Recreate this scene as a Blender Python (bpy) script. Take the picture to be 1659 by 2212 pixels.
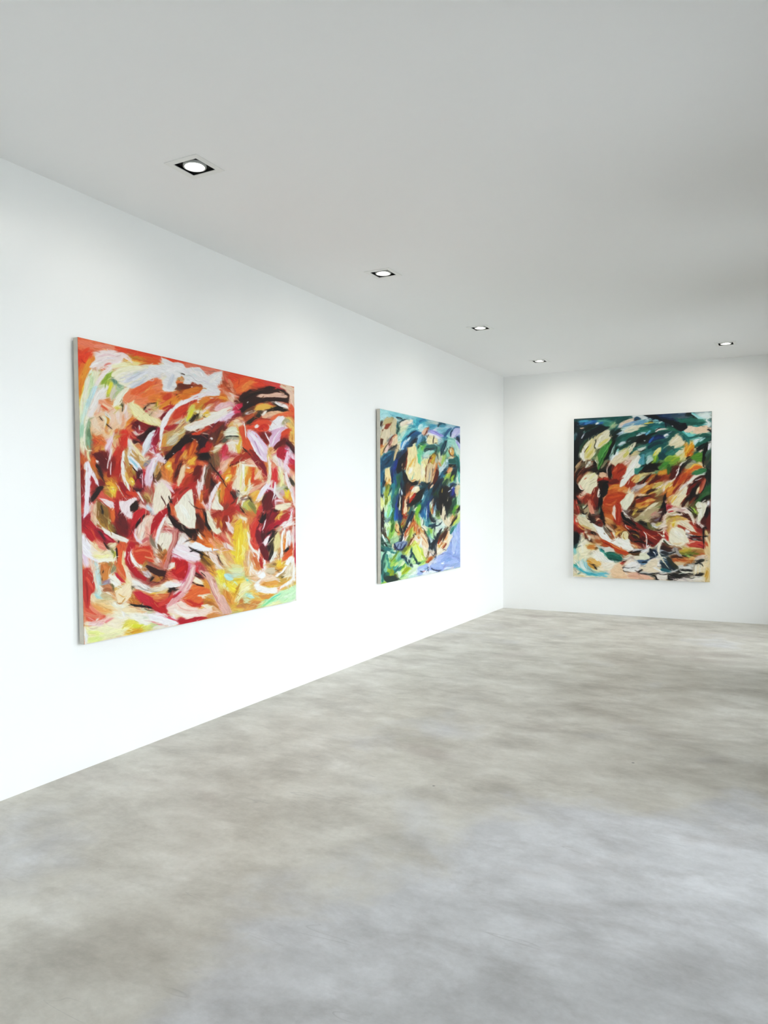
import bpy, bmesh, math, random
import numpy as np
from mathutils import Matrix, Vector

# ------------------------------------------------------------------ clean
for _o in list(bpy.data.objects):
    bpy.data.objects.remove(_o, do_unlink=True)
scene = bpy.context.scene
COL = scene.collection

# ------------------------------------------------------------------ camera (fitted to the room's edges, photo 1659 x 2212)
IW, IH = 1659.0, 2212.0
FPX, YAW, PITCH, ROLL, CX, CY = 1622.995, 0.4848, -0.0389, -0.0053, 9.174, 41.146
CAM = np.array([0.0, 0.0, 1.5])
_cy, _sy = math.cos(YAW), math.sin(YAW)
_f = np.array([-_sy * math.cos(PITCH), _cy * math.cos(PITCH), math.sin(PITCH)])
_r = np.array([_cy, _sy, 0.0])
_u = np.cross(_r, _f)
CR = _r * math.cos(ROLL) + _u * math.sin(ROLL)
CU = -_r * math.sin(ROLL) + _u * math.cos(ROLL)
CF = _f
cam_data = bpy.data.cameras.new('camera')
cam = bpy.data.objects.new('camera', cam_data)
COL.objects.link(cam)
cam.matrix_world = Matrix(((CR[0], CU[0], -CF[0], CAM[0]), (CR[1], CU[1], -CF[1], CAM[1]),
                           (CR[2], CU[2], -CF[2], CAM[2]), (0, 0, 0, 1)))
cam_data.sensor_fit = 'VERTICAL'
cam_data.sensor_height = 36.0
cam_data.lens = FPX / IH * 36.0
cam_data.shift_x = -CX / IH
cam_data.shift_y = CY / IH
cam_data.clip_start = 0.05
scene.camera = cam


def project(P):
    v = np.asarray(P, float) - CAM
    d = v @ CF
    return np.stack([IW / 2 + CX + FPX * (v @ CR) / d, IH / 2 + CY - FPX * (v @ CU) / d], -1)


# ------------------------------------------------------------------ world, lamps, exposure
world = bpy.data.worlds.new('overcast_sky')
scene.world = world
world.use_nodes = True
_bg = world.node_tree.nodes['Background']
_bg.inputs['Color'].default_value = (0.89, 0.955, 1.03, 1)
_bg.inputs['Strength'].default_value = 11.8
scene.view_settings.view_transform = 'Standard'
scene.view_settings.look = 'None'
scene.view_settings.gamma = 1.0
scene.view_settings.use_curve_mapping = False
scene.view_settings.exposure = EXPOSURE = 0.0
scene.cycles.use_denoising = True
scene.cycles.max_bounces = 7
scene.cycles.diffuse_bounces = 6
scene.cycles.glossy_bounces = 2
scene.cycles.transmission_bounces = 1
scene.cycles.caustics_reflective = False
scene.cycles.caustics_refractive = False
scene.cycles.use_adaptive_sampling = True
scene.cycles.adaptive_threshold = 0.08
SPOT_W = 16.0            # each ceiling downlight, watts of blender spot

# ------------------------------------------------------------------ room dimensions (metres)
XL, XR = -3.481, 0.80          # painted wall / window wall
YB, YF = 10.069, -3.2          # end wall / wall behind the camera
H = 3.225
TW = 0.25                      # wall thickness
WINDOWS = [(-1.9, -0.5, 0.06, 2.75), (2.45, 4.05, 0.06, 2.75), (4.95, 6.15, 0.06, 2.75), (7.3, 9.55, 0.06, 2.75)]
LAMPS = [(-2.702, 3.018), (-2.705, 5.075), (-2.702, 7.12), (-2.695, 9.145), (-0.593, 9.149)]


# ------------------------------------------------------------------ material helpers
def new_mat(name):
    m = bpy.data.materials.new(name)
    m.use_nodes = True
    nt = m.node_tree
    return m, nt, nt.nodes['Principled BSDF']


def simple_mat(name, col, rough=0.5, spec=0.5, metal=0.0, noise=0.0, scale=8.0, bump=0.0, bscale=200.0):
    m, nt, b = new_mat(name)
    b.inputs['Base Color'].default_value = (*col, 1)
    b.inputs['Roughness'].default_value = rough
    b.inputs['Specular IOR Level'].default_value = spec
    b.inputs['Metallic'].default_value = metal
    tc = nt.nodes.new('ShaderNodeTexCoord')
    if noise:
        n = nt.nodes.new('ShaderNodeTexNoise')
        n.inputs['Scale'].default_value = scale
        n.inputs['Detail'].default_value = 2
        r = nt.nodes.new('ShaderNodeValToRGB')
        r.color_ramp.elements[0].position = 0.3
        r.color_ramp.elements[1].position = 0.7
        r.color_ramp.elements[0].color = (*[c * (1 - noise) for c in col], 1)
        r.color_ramp.elements[1].color = (*[min(1, c * (1 + noise)) for c in col], 1)
        nt.links.new(tc.outputs['Object'], n.inputs['Vector'])
        nt.links.new(n.outputs['Fac'], r.inputs['Fac'])
        nt.links.new(r.outputs['Color'], b.inputs['Base Color'])
    if bump:
        n2 = nt.nodes.new('ShaderNodeTexNoise')
        n2.inputs['Scale'].default_value = bscale
        n2.inputs['Detail'].default_value = 3
        bp = nt.nodes.new('ShaderNodeBump')
        bp.inputs['Strength'].default_value = bump
        bp.inputs['Distance'].default_value = 0.002
        nt.links.new(tc.outputs['Object'], n2.inputs['Vector'])
        nt.links.new(n2.outputs['Fac'], bp.inputs['Height'])
        nt.links.new(bp.outputs['Normal'], b.inputs['Normal'])
    return m


M_WALL = simple_mat('white_satin_wall_paint', (0.86, 0.865, 0.855), 0.32, 0.35, noise=0.006, scale=1.2)
M_WALL_MATT = simple_mat('white_matt_wall_paint', (0.86, 0.86, 0.845), 0.6, 0.25, noise=0.006, scale=1.2)
M_CEIL = simple_mat('white_ceiling_paint', (0.85, 0.85, 0.85), 0.8, 0.2, noise=0.006, scale=0.8)
M_TRIM = simple_mat('lamp_trim_white', (0.80, 0.80, 0.78), 0.4, 0.4)
M_BLACK = simple_mat('lamp_housing_black', (0.008, 0.008, 0.008), 0.6, 0.2)
M_RING = simple_mat('lamp_ring_grey', (0.55, 0.55, 0.53), 0.35, 0.5)
M_REFL = simple_mat('lamp_reflector', (0.62, 0.62, 0.60), 0.3, 0.5)
M_LINEN = simple_mat('raw_primed_canvas_edge', (0.54, 0.51, 0.44), 0.85, 0.2, noise=0.08, scale=14, bump=0.3, bscale=500)
M_LINEN_W = simple_mat('white_primed_canvas_edge', (0.72, 0.70, 0.66), 0.85, 0.2, noise=0.05, scale=14, bump=0.3, bscale=500)
M_WOOD = simple_mat('stretcher_pine', (0.55, 0.40, 0.24), 0.6, 0.3, noise=0.12, scale=20)
M_FRAME = simple_mat('window_frame_white', (0.78, 0.78, 0.77), 0.4, 0.4)
M_GROUND = simple_mat('outdoor_paving', (0.36, 0.36, 0.35), 0.8, 0.2, noise=0.1, scale=3)
M_STEEL = simple_mat('steel_hanger', (0.5, 0.5, 0.5), 0.35, 0.5, metal=0.9)


def lamp_emit():
    m, nt, b = new_mat('lamp_lens_lit')
    b.inputs['Base Color'].default_value = (1, 0.98, 0.94, 1)
    b.inputs['Emission Color'].default_value = (1.0, 0.97, 0.90, 1)
    b.inputs['Emission Strength'].default_value = 11.8
    return m


M_LAMP = lamp_emit()


def glass_mat():
    m = bpy.data.materials.new('window_glass')
    m.use_nodes = True
    nt = m.node_tree
    nt.nodes.clear()
    o = nt.nodes.new('ShaderNodeOutputMaterial')
    t = nt.nodes.new('ShaderNodeBsdfTransparent')
    t.inputs['Color'].default_value = (0.97, 0.98, 0.975, 1)
    g = nt.nodes.new('ShaderNodeBsdfGlossy')
    g.inputs['Roughness'].default_value = 0.02
    fr = nt.nodes.new('ShaderNodeFresnel')
    mx = nt.nodes.new('ShaderNodeMixShader')
    nt.links.new(fr.outputs['Fac'], mx.inputs['Fac'])
    nt.links.new(t.outputs['BSDF'], mx.inputs[1])
    nt.links.new(g.outputs['BSDF'], mx.inputs[2])
    nt.links.new(mx.outputs['Shader'], o.inputs['Surface'])
    return m


M_GLASS = glass_mat()


def floor_mat():
    m, nt, b = new_mat('polished_mottled_concrete')
    N, L = nt.nodes, nt.links

    def noise(scale, detail=4, rough=0.55, dist=0.0, vec=None):
        n = N.new('ShaderNodeTexNoise')
        n.inputs['Scale'].default_value = scale
        n.inputs['Detail'].default_value = detail
        n.inputs['Roughness'].default_value = rough
        n.inputs['Distortion'].default_value = dist
        L.new(vec if vec else tc.outputs['Object'], n.inputs['Vector'])
        return n.outputs['Fac']

    def ramp(fac, stops):
        r = N.new('ShaderNodeValToRGB')
        e = r.color_ramp.elements
        e[0].position, e[0].color = stops[0][0], (*stops[0][1], 1)
        e[1].position, e[1].color = stops[-1][0], (*stops[-1][1], 1)
        for p, c in stops[1:-1]:
            x = e.new(p)
            x.color = (*c, 1)
        L.new(fac, r.inputs['Fac'])
        return r.outputs['Color']

    def mix(fac, a, c, mode='MIX'):
        x = N.new('ShaderNodeMix')
        x.data_type = 'RGBA'
        x.blend_type = mode
        if isinstance(fac, float):
            x.inputs[0].default_value = fac
        else:
            L.new(fac, x.inputs[0])
        for s, i in ((a, 6), (c, 7)):
            if isinstance(s, tuple):
                x.inputs[i].default_value = (*s, 1)
            else:
                L.new(s, x.inputs[i])
        return x.outputs[2]

    tc = N.new('ShaderNodeTexCoord')

    def mapped(rot, sc):
        mp = N.new('ShaderNodeMapping')
        mp.inputs['Rotation'].default_value = (0, 0, rot)
        mp.inputs['Scale'].default_value = sc
        L.new(tc.outputs['Object'], mp.inputs['Vector'])
        return mp.outputs['Vector']

    trowel = mapped(0.35, (1.0, 1.45, 1.0))           # trowel sweep direction
    warm = ramp(noise(2.7, 6, 0.66, 0.15, trowel), [(0.28, (0.40, 0.372, 0.318)), (0.45, (0.495, 0.468, 0.405)),
                                                    (0.58, (0.565, 0.54, 0.475)), (0.74, (0.65, 0.63, 0.57))])
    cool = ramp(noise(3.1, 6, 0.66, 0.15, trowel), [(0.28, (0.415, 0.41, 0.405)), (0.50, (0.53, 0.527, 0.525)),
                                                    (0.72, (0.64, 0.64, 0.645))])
    # large cool patch paints in bluish window daylight; small scattered ones are concrete tone
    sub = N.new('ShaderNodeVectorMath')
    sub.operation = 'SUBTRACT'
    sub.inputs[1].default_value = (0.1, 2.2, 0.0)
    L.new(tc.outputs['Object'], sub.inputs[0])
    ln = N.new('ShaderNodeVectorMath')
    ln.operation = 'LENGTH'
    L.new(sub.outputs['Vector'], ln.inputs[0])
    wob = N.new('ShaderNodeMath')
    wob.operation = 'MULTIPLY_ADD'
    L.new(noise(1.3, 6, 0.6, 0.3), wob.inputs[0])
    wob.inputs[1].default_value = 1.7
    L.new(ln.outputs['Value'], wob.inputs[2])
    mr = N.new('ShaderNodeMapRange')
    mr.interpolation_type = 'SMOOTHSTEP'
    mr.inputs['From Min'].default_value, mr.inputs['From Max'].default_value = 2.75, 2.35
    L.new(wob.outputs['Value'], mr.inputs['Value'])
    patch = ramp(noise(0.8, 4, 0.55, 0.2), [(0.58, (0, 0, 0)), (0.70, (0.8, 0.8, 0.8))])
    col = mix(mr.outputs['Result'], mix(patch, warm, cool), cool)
    pink = ramp(noise(0.9, 3, 0.5, 0.4, mapped(1.2, (1.0, 1.6, 1.0))), [(0.60, (0, 0, 0)), (0.74, (0.55, 0.55, 0.55))])
    col = mix(pink, col, (0.43, 0.375, 0.335))
    # darker cloudy smears
    smear = ramp(noise(1.7, 6, 0.68, 0.25, mapped(0.25, (1.0, 1.5, 1.0))), [(0.47, (1, 1, 1)), (0.67, (0.76, 0.745, 0.73))])
    col = mix(1.0, col, smear, 'MULTIPLY')
    fine = ramp(noise(46.0, 2, 0.7, 0.0), [(0.25, (0.95, 0.95, 0.95)), (0.75, (1.03, 1.03, 1.03))])
    col = mix(1.0, col, fine, 'MULTIPLY')
    col = mix(1.0, col, (1.07, 1.07, 1.08), 'MULTIPLY')
    # hairline scratches: thin iso-lines of strongly stretched noise
    for rot, sc, s in ((0.9, (0.7, 7.0, 1), 1.3), (2.2, (0.8, 6.0, 1), 1.1)):
        nf = noise(s, 2, 0.4, 0.3, mapped(rot, sc))
        a = ramp(nf, [(0.612, (0, 0, 0)), (0.6145, (1, 1, 1)), (0.617, (0, 0, 0))])
        k = ramp(noise(2.6, 2, 0.5, 0.0, mapped(rot + 0.3, (1, 1, 1))), [(0.54, (0, 0, 0)), (0.62, (0.6, 0.6, 0.6))])
        msk = mix(1.0, a, k, 'MULTIPLY')
        col = mix(msk, col, (0.22, 0.21, 0.20))
    # specks
    v = N.new('ShaderNodeTexVoronoi')
    v.inputs['Scale'].default_value = 2.1
    L.new(tc.outputs['Object'], v.inputs['Vector'])
    sp = ramp(v.outputs['Distance'], [(0.014, (0.8, 0.8, 0.8)), (0.022, (0, 0, 0))])
    col = mix(sp, col, (0.10, 0.095, 0.09))
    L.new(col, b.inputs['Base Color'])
    rg = ramp(noise(2.0, 2, 0.6, 0.0, trowel), [(0.3, (0.38, 0.38, 0.38)), (0.7, (0.52, 0.52, 0.52))])
    L.new(rg, b.inputs['Roughness'])
    b.inputs['Specular IOR Level'].default_value = 0.45
    bp = N.new('ShaderNodeBump')
    bp.inputs['Strength'].default_value = 0.08
    bp.inputs['Distance'].default_value = 0.004
    L.new(noise(14.0, 2, 0.6, 0.0), bp.inputs['Height'])
    L.new(bp.outputs['Normal'], b.inputs['Normal'])
    return m


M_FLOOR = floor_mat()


def paint_mat(name):
    m, nt, b = new_mat(name)
    a = nt.nodes.new('ShaderNodeVertexColor')
    a.layer_name = 'paint'
    nt.links.new(a.outputs['Color'], b.inputs['Base Color'])
    b.inputs['Roughness'].default_value = 0.55
    b.inputs['Specular IOR Level'].default_value = 0.25
    tc = nt.nodes.new('ShaderNodeTexCoord')
    n = nt.nodes.new('ShaderNodeTexNoise')
    n.inputs['Scale'].default_value = 420
    n.inputs['Detail'].default_value = 2
    bp = nt.nodes.new('ShaderNodeBump')
    bp.inputs['Strength'].default_value = 0.12
    bp.inputs['Distance'].default_value = 0.001
    nt.links.new(tc.outputs['Object'], n.inputs['Vector'])
    nt.links.new(n.outputs['Fac'], bp.inputs['Height'])
    nt.links.new(bp.outputs['Normal'], b.inputs['Normal'])
    return m


# ------------------------------------------------------------------ object helpers
def obj(name, bm_or_mesh, mat, parent=None, loc=None):
    if isinstance(bm_or_mesh, bmesh.types.BMesh):
        me = bpy.data.meshes.new(name)
        bm_or_mesh.normal_update()
        bm_or_mesh.to_mesh(me)
        bm_or_mesh.free()
    else:
        me = bm_or_mesh
    if mat is not None and not me.materials:
        me.materials.append(mat)
    o = bpy.data.objects.new(name, me)
    COL.objects.link(o)
    if parent is not None:
        o.parent = parent
    if loc is not None:
        o.location = loc
    return o


def thing(name, loc, label, cat, group=None):
    o = bpy.data.objects.new(name, None)
    o.empty_display_size = 0.1
    COL.objects.link(o)
    o.location = loc
    o['label'] = label
    o['category'] = cat
    if group:
        o['group'] = group
    return o


def struct(o, label=None):
    o['kind'] = 'structure'
    if label:
        o['label'] = label
    return o


def box(bm, x0, x1, y0, y1, z0, z1):
    vs = [bm.verts.new(p) for p in ((x0, y0, z0), (x1, y0, z0), (x1, y1, z0), (x0, y1, z0),
                                    (x0, y0, z1), (x1, y0, z1), (x1, y1, z1), (x0, y1, z1))]
    for f in ((0, 3, 2, 1), (4, 5, 6, 7), (0, 1, 5, 4), (1, 2, 6, 5), (2, 3, 7, 6), (3, 0, 4, 7)):
        bm.faces.new([vs[i] for i in f])
    return bm


def holed_slab(axis_pts_a, axis_pts_b, holes, lo, hi, conv):
    """Slab of thickness lo..hi over a grid, with rectangular holes; conv maps (a,b,t) to xyz."""
    bm = bmesh.new()
    A, B = sorted(set(axis_pts_a)), sorted(set(axis_pts_b))

    def is_hole(a, b):
        return any(h[0] < a < h[1] and h[2] < b < h[3] for h in holes)
    solid = {}
    for i in range(len(A) - 1):
        for j in range(len(B) - 1):
            solid[i, j] = not is_hole((A[i] + A[i + 1]) / 2, (B[j] + B[j + 1]) / 2)
    cache = {}

    def V(i, j, t):
        k = (i, j, t)
        if k not in cache:
            cache[k] = bm.verts.new(conv(A[i], B[j], t))
        return cache[k]
    for (i, j), s in solid.items():
        if not s:
            continue
        for t in (lo, hi):
            bm.faces.new((V(i, j, t), V(i + 1, j, t), V(i + 1, j + 1, t), V(i, j + 1, t)))
        for di, dj, e in ((-1, 0, ((i, j), (i, j + 1))), (1, 0, ((i + 1, j), (i + 1, j + 1))),
                          (0, -1, ((i, j), (i + 1, j))), (0, 1, ((i, j + 1), (i + 1, j + 1)))):
            if not solid.get((i + di, j + dj), False):
                bm.faces.new((V(*e[0], lo), V(*e[1], lo), V(*e[1], hi), V(*e[0], hi)))
    bmesh.ops.recalc_face_normals(bm, faces=bm.faces)
    return bm


# ------------------------------------------------------------------ room shell
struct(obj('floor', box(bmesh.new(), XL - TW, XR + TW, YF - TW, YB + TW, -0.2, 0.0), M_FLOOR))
struct(obj('wall_left', box(bmesh.new(), XL - TW, XL, YF - TW, YB + TW, 0.0, H), M_WALL))
struct(obj('wall_back', box(bmesh.new(), XL, XR, YB, YB + TW, 0.0, H), M_WALL_MATT))
FILL_GLAZING = (-2.3, 0.15, 0.06, 2.75)        # unseen glazed front, added as fill light behind the camera
struct(obj('wall_front', holed_slab([XL, XR, FILL_GLAZING[0], FILL_GLAZING[1]], [0, H, FILL_GLAZING[2], FILL_GLAZING[3]], [FILL_GLAZING], YF - TW, YF,
                                    lambda a, b, t: (a, t, b)), M_WALL_MATT))
ya = [YF - TW, YB + TW]
zb = [0.0, H]
for w in WINDOWS:
    ya += [w[0], w[1]]
    zb += [w[2], w[3]]
struct(obj('wall_right', holed_slab(ya, zb, WINDOWS, XR, XR + TW, lambda a, b, t: (t, a, b)), M_WALL_MATT))
HH = 0.078                       # half side of the hole a downlight sits in
xa, yb = [XL - TW, XR + TW], [YF - TW, YB + TW]
for lx, ly in LAMPS:
    xa += [lx - HH, lx + HH]
    yb += [ly - HH, ly + HH]
struct(obj('ceiling', holed_slab(xa, yb, [(x - HH, x + HH, y - HH, y + HH) for x, y in LAMPS], H, H + 0.25,
                                 lambda a, b, t: (a, b, t)), M_CEIL))
struct(obj('ground_outside', box(bmesh.new(), -30, 40, -30, 40, -0.40, -0.22), M_GROUND))

bm = bmesh.new()
x0, x1, z0, z1 = FILL_GLAZING
f, ya0, ya1 = 0.06, YF - 0.16, YF - 0.10
cuts = [x0 + f / 2, x0 + (x1 - x0) / 3, x0 + (x1 - x0) * 2 / 3, x1 - f / 2]
for c in cuts:
    box(bm, c - f / 2, c + f / 2, ya0, ya1, z0, z1)
for a, b in zip(cuts, cuts[1:]):
    box(bm, a + f / 2, b - f / 2, ya0, ya1, z0, z0 + f)
    box(bm, a + f / 2, b - f / 2, ya0, ya1, z1 - f, z1)
fill_glazing = struct(obj('window_5', bm, M_FRAME))  # unseen glazing, put in to brighten canvas edges, end wall and floor
for a, b in zip(cuts, cuts[1:]):
    obj('pane', box(bmesh.new(), a + f / 2, b - f / 2, YF - 0.132, YF - 0.126, z0 + f, z1 - f), M_GLASS, fill_glazing)  # panes of the added, unseen fill glazing
ld = bpy.data.lights.new('window_portal', 'AREA')
ld.shape = 'RECTANGLE'
ld.size, ld.size_y = x1 - x0, z1 - z0
ld.cycles.is_portal = True
lo = bpy.data.objects.new('window_portal', ld)
COL.objects.link(lo)
lo.location = ((x0 + x1) / 2, YF - TW - 0.01, (z0 + z1) / 2)
lo.rotation_euler = (math.pi / 2, 0, 0)

for i, (y0, y1, z0, z1) in enumerate(WINDOWS):
    bm = bmesh.new()
    f = 0.06
    xf0, xf1 = XR + 0.10, XR + 0.16
    box(bm, xf0, xf1, y0, y0 + f, z0, z1)
    box(bm, xf0, xf1, y1 - f, y1, z0, z1)
    box(bm, xf0, xf1, y0 + f, y1 - f, z0, z0 + f)
    box(bm, xf0, xf1, y0 + f, y1 - f, z1 - f, z1)
    ym = (y0 + y1) / 2
    box(bm, xf0, xf1, ym - 0.03, ym + 0.03, z0 + f, z1 - f)
    w = struct(obj('window_%d' % (i + 1), bm, M_FRAME))
    for a, b in ((y0 + f, ym - 0.03), (ym + 0.03, y1 - f)):
        obj('pane', box(bmesh.new(), XR + 0.126, XR + 0.132, a, b, z0 + f, z1 - f), M_GLASS, w)
    # light portal: guides sampling of the sky through this opening, gives no light of its own
    ld = bpy.data.lights.new('window_portal', 'AREA')
    ld.shape = 'RECTANGLE'
    ld.size, ld.size_y = z1 - z0, y1 - y0
    ld.cycles.is_portal = True
    lo = bpy.data.objects.new('window_portal', ld)
    COL.objects.link(lo)
    lo.location = (XR + TW + 0.01, ym, (z0 + z1) / 2)
    lo.rotation_euler = (0, math.pi / 2, 0)


# ------------------------------------------------------------------ recessed downlights
def lathe(profile, n=48):
    bm = bmesh.new()
    rings = []
    for r, z in profile:
        if r < 1e-6:
            rings.append([bm.verts.new((0, 0, z))])
        else:
            rings.append([bm.verts.new((r * math.cos(2 * math.pi * k / n), r * math.sin(2 * math.pi * k / n), z)) for k in range(n)])
    for a, b in zip(rings, rings[1:]):
        for k in range(n):
            k2 = (k + 1) % n
            if len(a) == 1:
                bm.faces.new((a[0], b[k], b[k2]))
            elif len(b) == 1:
                bm.faces.new((a[k], a[k2], b[0]))
            else:
                bm.faces.new((a[k], a[k2], b[k2], b[k]))
    bmesh.ops.recalc_face_normals(bm, faces=bm.faces)
    for f in bm.faces:
        f.smooth = True
    return bm


def make_downlight():
    root = thing('recessed_downlight', (0, 0, 0), 'x', 'downlight', 'recessed ceiling downlights')
    # flat square trim with a square opening
    o, i = 0.108, 0.0745
    bm = holed_slab([-o, -i, i, o], [-o, -i, i, o], [(-i, i, -i, i)], -0.004, 0.0, lambda a, b, t: (a, b, t))
    bmesh.ops.bevel(bm, geom=[e for e in bm.edges if e.is_boundary is False and e.calc_face_angle(0) > 1], offset=0.0012, segments=2, affect='EDGES')
    obj('trim_frame', bm, M_TRIM, root)
    # black housing: open box going up into the ceiling
    bm = bmesh.new()
    a, t, d = 0.0745, 0.0025, 0.11
    box(bm, -a, -a + t, -a, a, 0.0, d)
    box(bm, a - t, a, -a, a, 0.0, d)
    box(bm, -a + t, a - t, -a, -a + t, 0.0, d)
    box(bm, -a + t, a - t, a - t, a, 0.0, d)
    box(bm, -a + t, a - t, -a + t, a - t, d - t, d)
    obj('housing', bm, M_BLACK, root)
    # black gimbal plate with a round opening
    bm = bmesh.new()
    n, rr, s = 48, 0.0592, 0.0715
    inner = [bm.verts.new((rr * math.cos(2 * math.pi * k / n), rr * math.sin(2 * math.pi * k / n), 0.010)) for k in range(n)]
    outer = []
    for k in range(n):
        c, sn = math.cos(2 * math.pi * k / n), math.sin(2 * math.pi * k / n)
        q = s / max(abs(c), abs(sn))
        outer.append(bm.verts.new((q * c, q * sn, 0.010)))
    for k in range(n):
        bm.faces.new((inner[k], outer[k], outer[(k + 1) % n], inner[(k + 1) % n]))
    r = bmesh.ops.extrude_face_region(bm, geom=list(bm.faces))
    bmesh.ops.translate(bm, vec=(0, 0, 0.003), verts=[v for v in r['geom'] if isinstance(v, bmesh.types.BMVert)])
    bmesh.ops.recalc_face_normals(bm, faces=bm.faces)
    obj('gimbal_plate', bm, M_BLACK, root)
    # grey retaining ring, reflector bowl and the lit lens
    obj('retaining_ring', lathe([(0.0590, 0.012), (0.0590, 0.000), (0.0582, -0.0025), (0.0560, -0.0025), (0.0550, 0.000), (0.0550, 0.012), (0.0590, 0.012)]), M_RING, root)
    lampb = obj('lamp', lathe([(0.0518, -0.003), (0.0490, 0.001), (0.0420, 0.012), (0.0320, 0.022), (0.0300, 0.045), (0.0530, 0.045), (0.0530, -0.003), (0.0518, -0.003)]), M_REFL, root)
    obj('lens', lathe([(0.0, -0.004), (0.014, -0.0025), (0.024, 0.002), (0.0305, 0.010), (0.0325, 0.0225), (0.0, 0.026)]), M_LAMP, lampb)
    return root


LAMP_LABELS = [
    'square recessed downlight nearest the camera, above the red and orange painting',
    'square recessed downlight, second from the camera in the row along the left wall',
    'square recessed downlight in the left row above the blue and green painting',
    'square recessed downlight in the far corner of the ceiling, smallest of the left row',
    'square recessed downlight standing apart at the right, close to the end wall']
proto = make_downlight()
for k, (lx, ly) in enumerate(LAMPS):
    if k == 0:
        o = proto
    else:
        o = proto.copy()
        COL.objects.link(o)
        for ch in list(proto.children):
            c = ch.copy()
            COL.objects.link(c)
            c.parent = o
            for g in list(ch.children):
                d = g.copy()
                COL.objects.link(d)
                d.parent = c
    o.location = (lx, ly, H)
    o['label'] = LAMP_LABELS[k]
    sd = bpy.data.lights.new('downlight_beam', 'SPOT')
    sd.energy = SPOT_W if k < 3 else SPOT_W * 2.3
    sd.color = (1.0, 0.95, 0.86)
    sd.spot_size = math.radians(150)
    sd.spot_blend = 1.0
    sd.shadow_soft_size = 0.035
    so = bpy.data.objects.new('downlight_beam', sd)
    COL.objects.link(so)
    so.location = (lx, ly, H - 0.006)
    aim = Vector((XL - lx, 0, -3.0)) if k < 3 else Vector((-0.3 if k > 3 else 0.3, YB - ly, -2.6))
    so.rotation_euler = aim.to_track_quat('-Z', 'Y').to_euler()

# ------------------------------------------------------------------ the painter
# Brush marks of the three pictures, traced as centre lines (s colour width points) and filled
# shapes (p colour points); g marks the grounds laid first, capitals the accents put on last; each block gives the photo offset and scale of its coordinates.
CROPS = {'A': (140, 710, 260 / 1643), 'B': (390, 710, 260 / 1643), 'C': (140, 1050, 260 / 1643), 'D': (390, 1050, 260 / 1643),
         'E': (790, 870, 220 / 1659), 'F': (790, 1070, 220 / 1659), 'G': (1220, 870, 340 / 1659), 'H': (1220, 1070, 340 / 1659),
         'a': (160, 720, 170 / 952), 'b': (320, 760, 170 / 952), 'c': (480, 790, 170 / 952), 'd': (160, 920, 170 / 952), 'e': (320, 940, 170 / 952),
         'f': (480, 970, 170 / 952), 'g': (160, 1120, 170 / 952), 'h': (320, 1140, 170 / 952), 'i': (480, 1120, 170 / 952),
         'K': (1232, 884, 160 / 1659), 'Q': (790, 874, 120 / 1327), 'R': (890, 874, 120 / 1327), 'T': (790, 1068, 120 / 1327), 'U': (890, 1068, 120 / 1327),
          'L': (1382, 884, 160 / 1659), 'M': (1232, 1068, 160 / 1659), 'N': (1382, 1068, 160 / 1659)}

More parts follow.
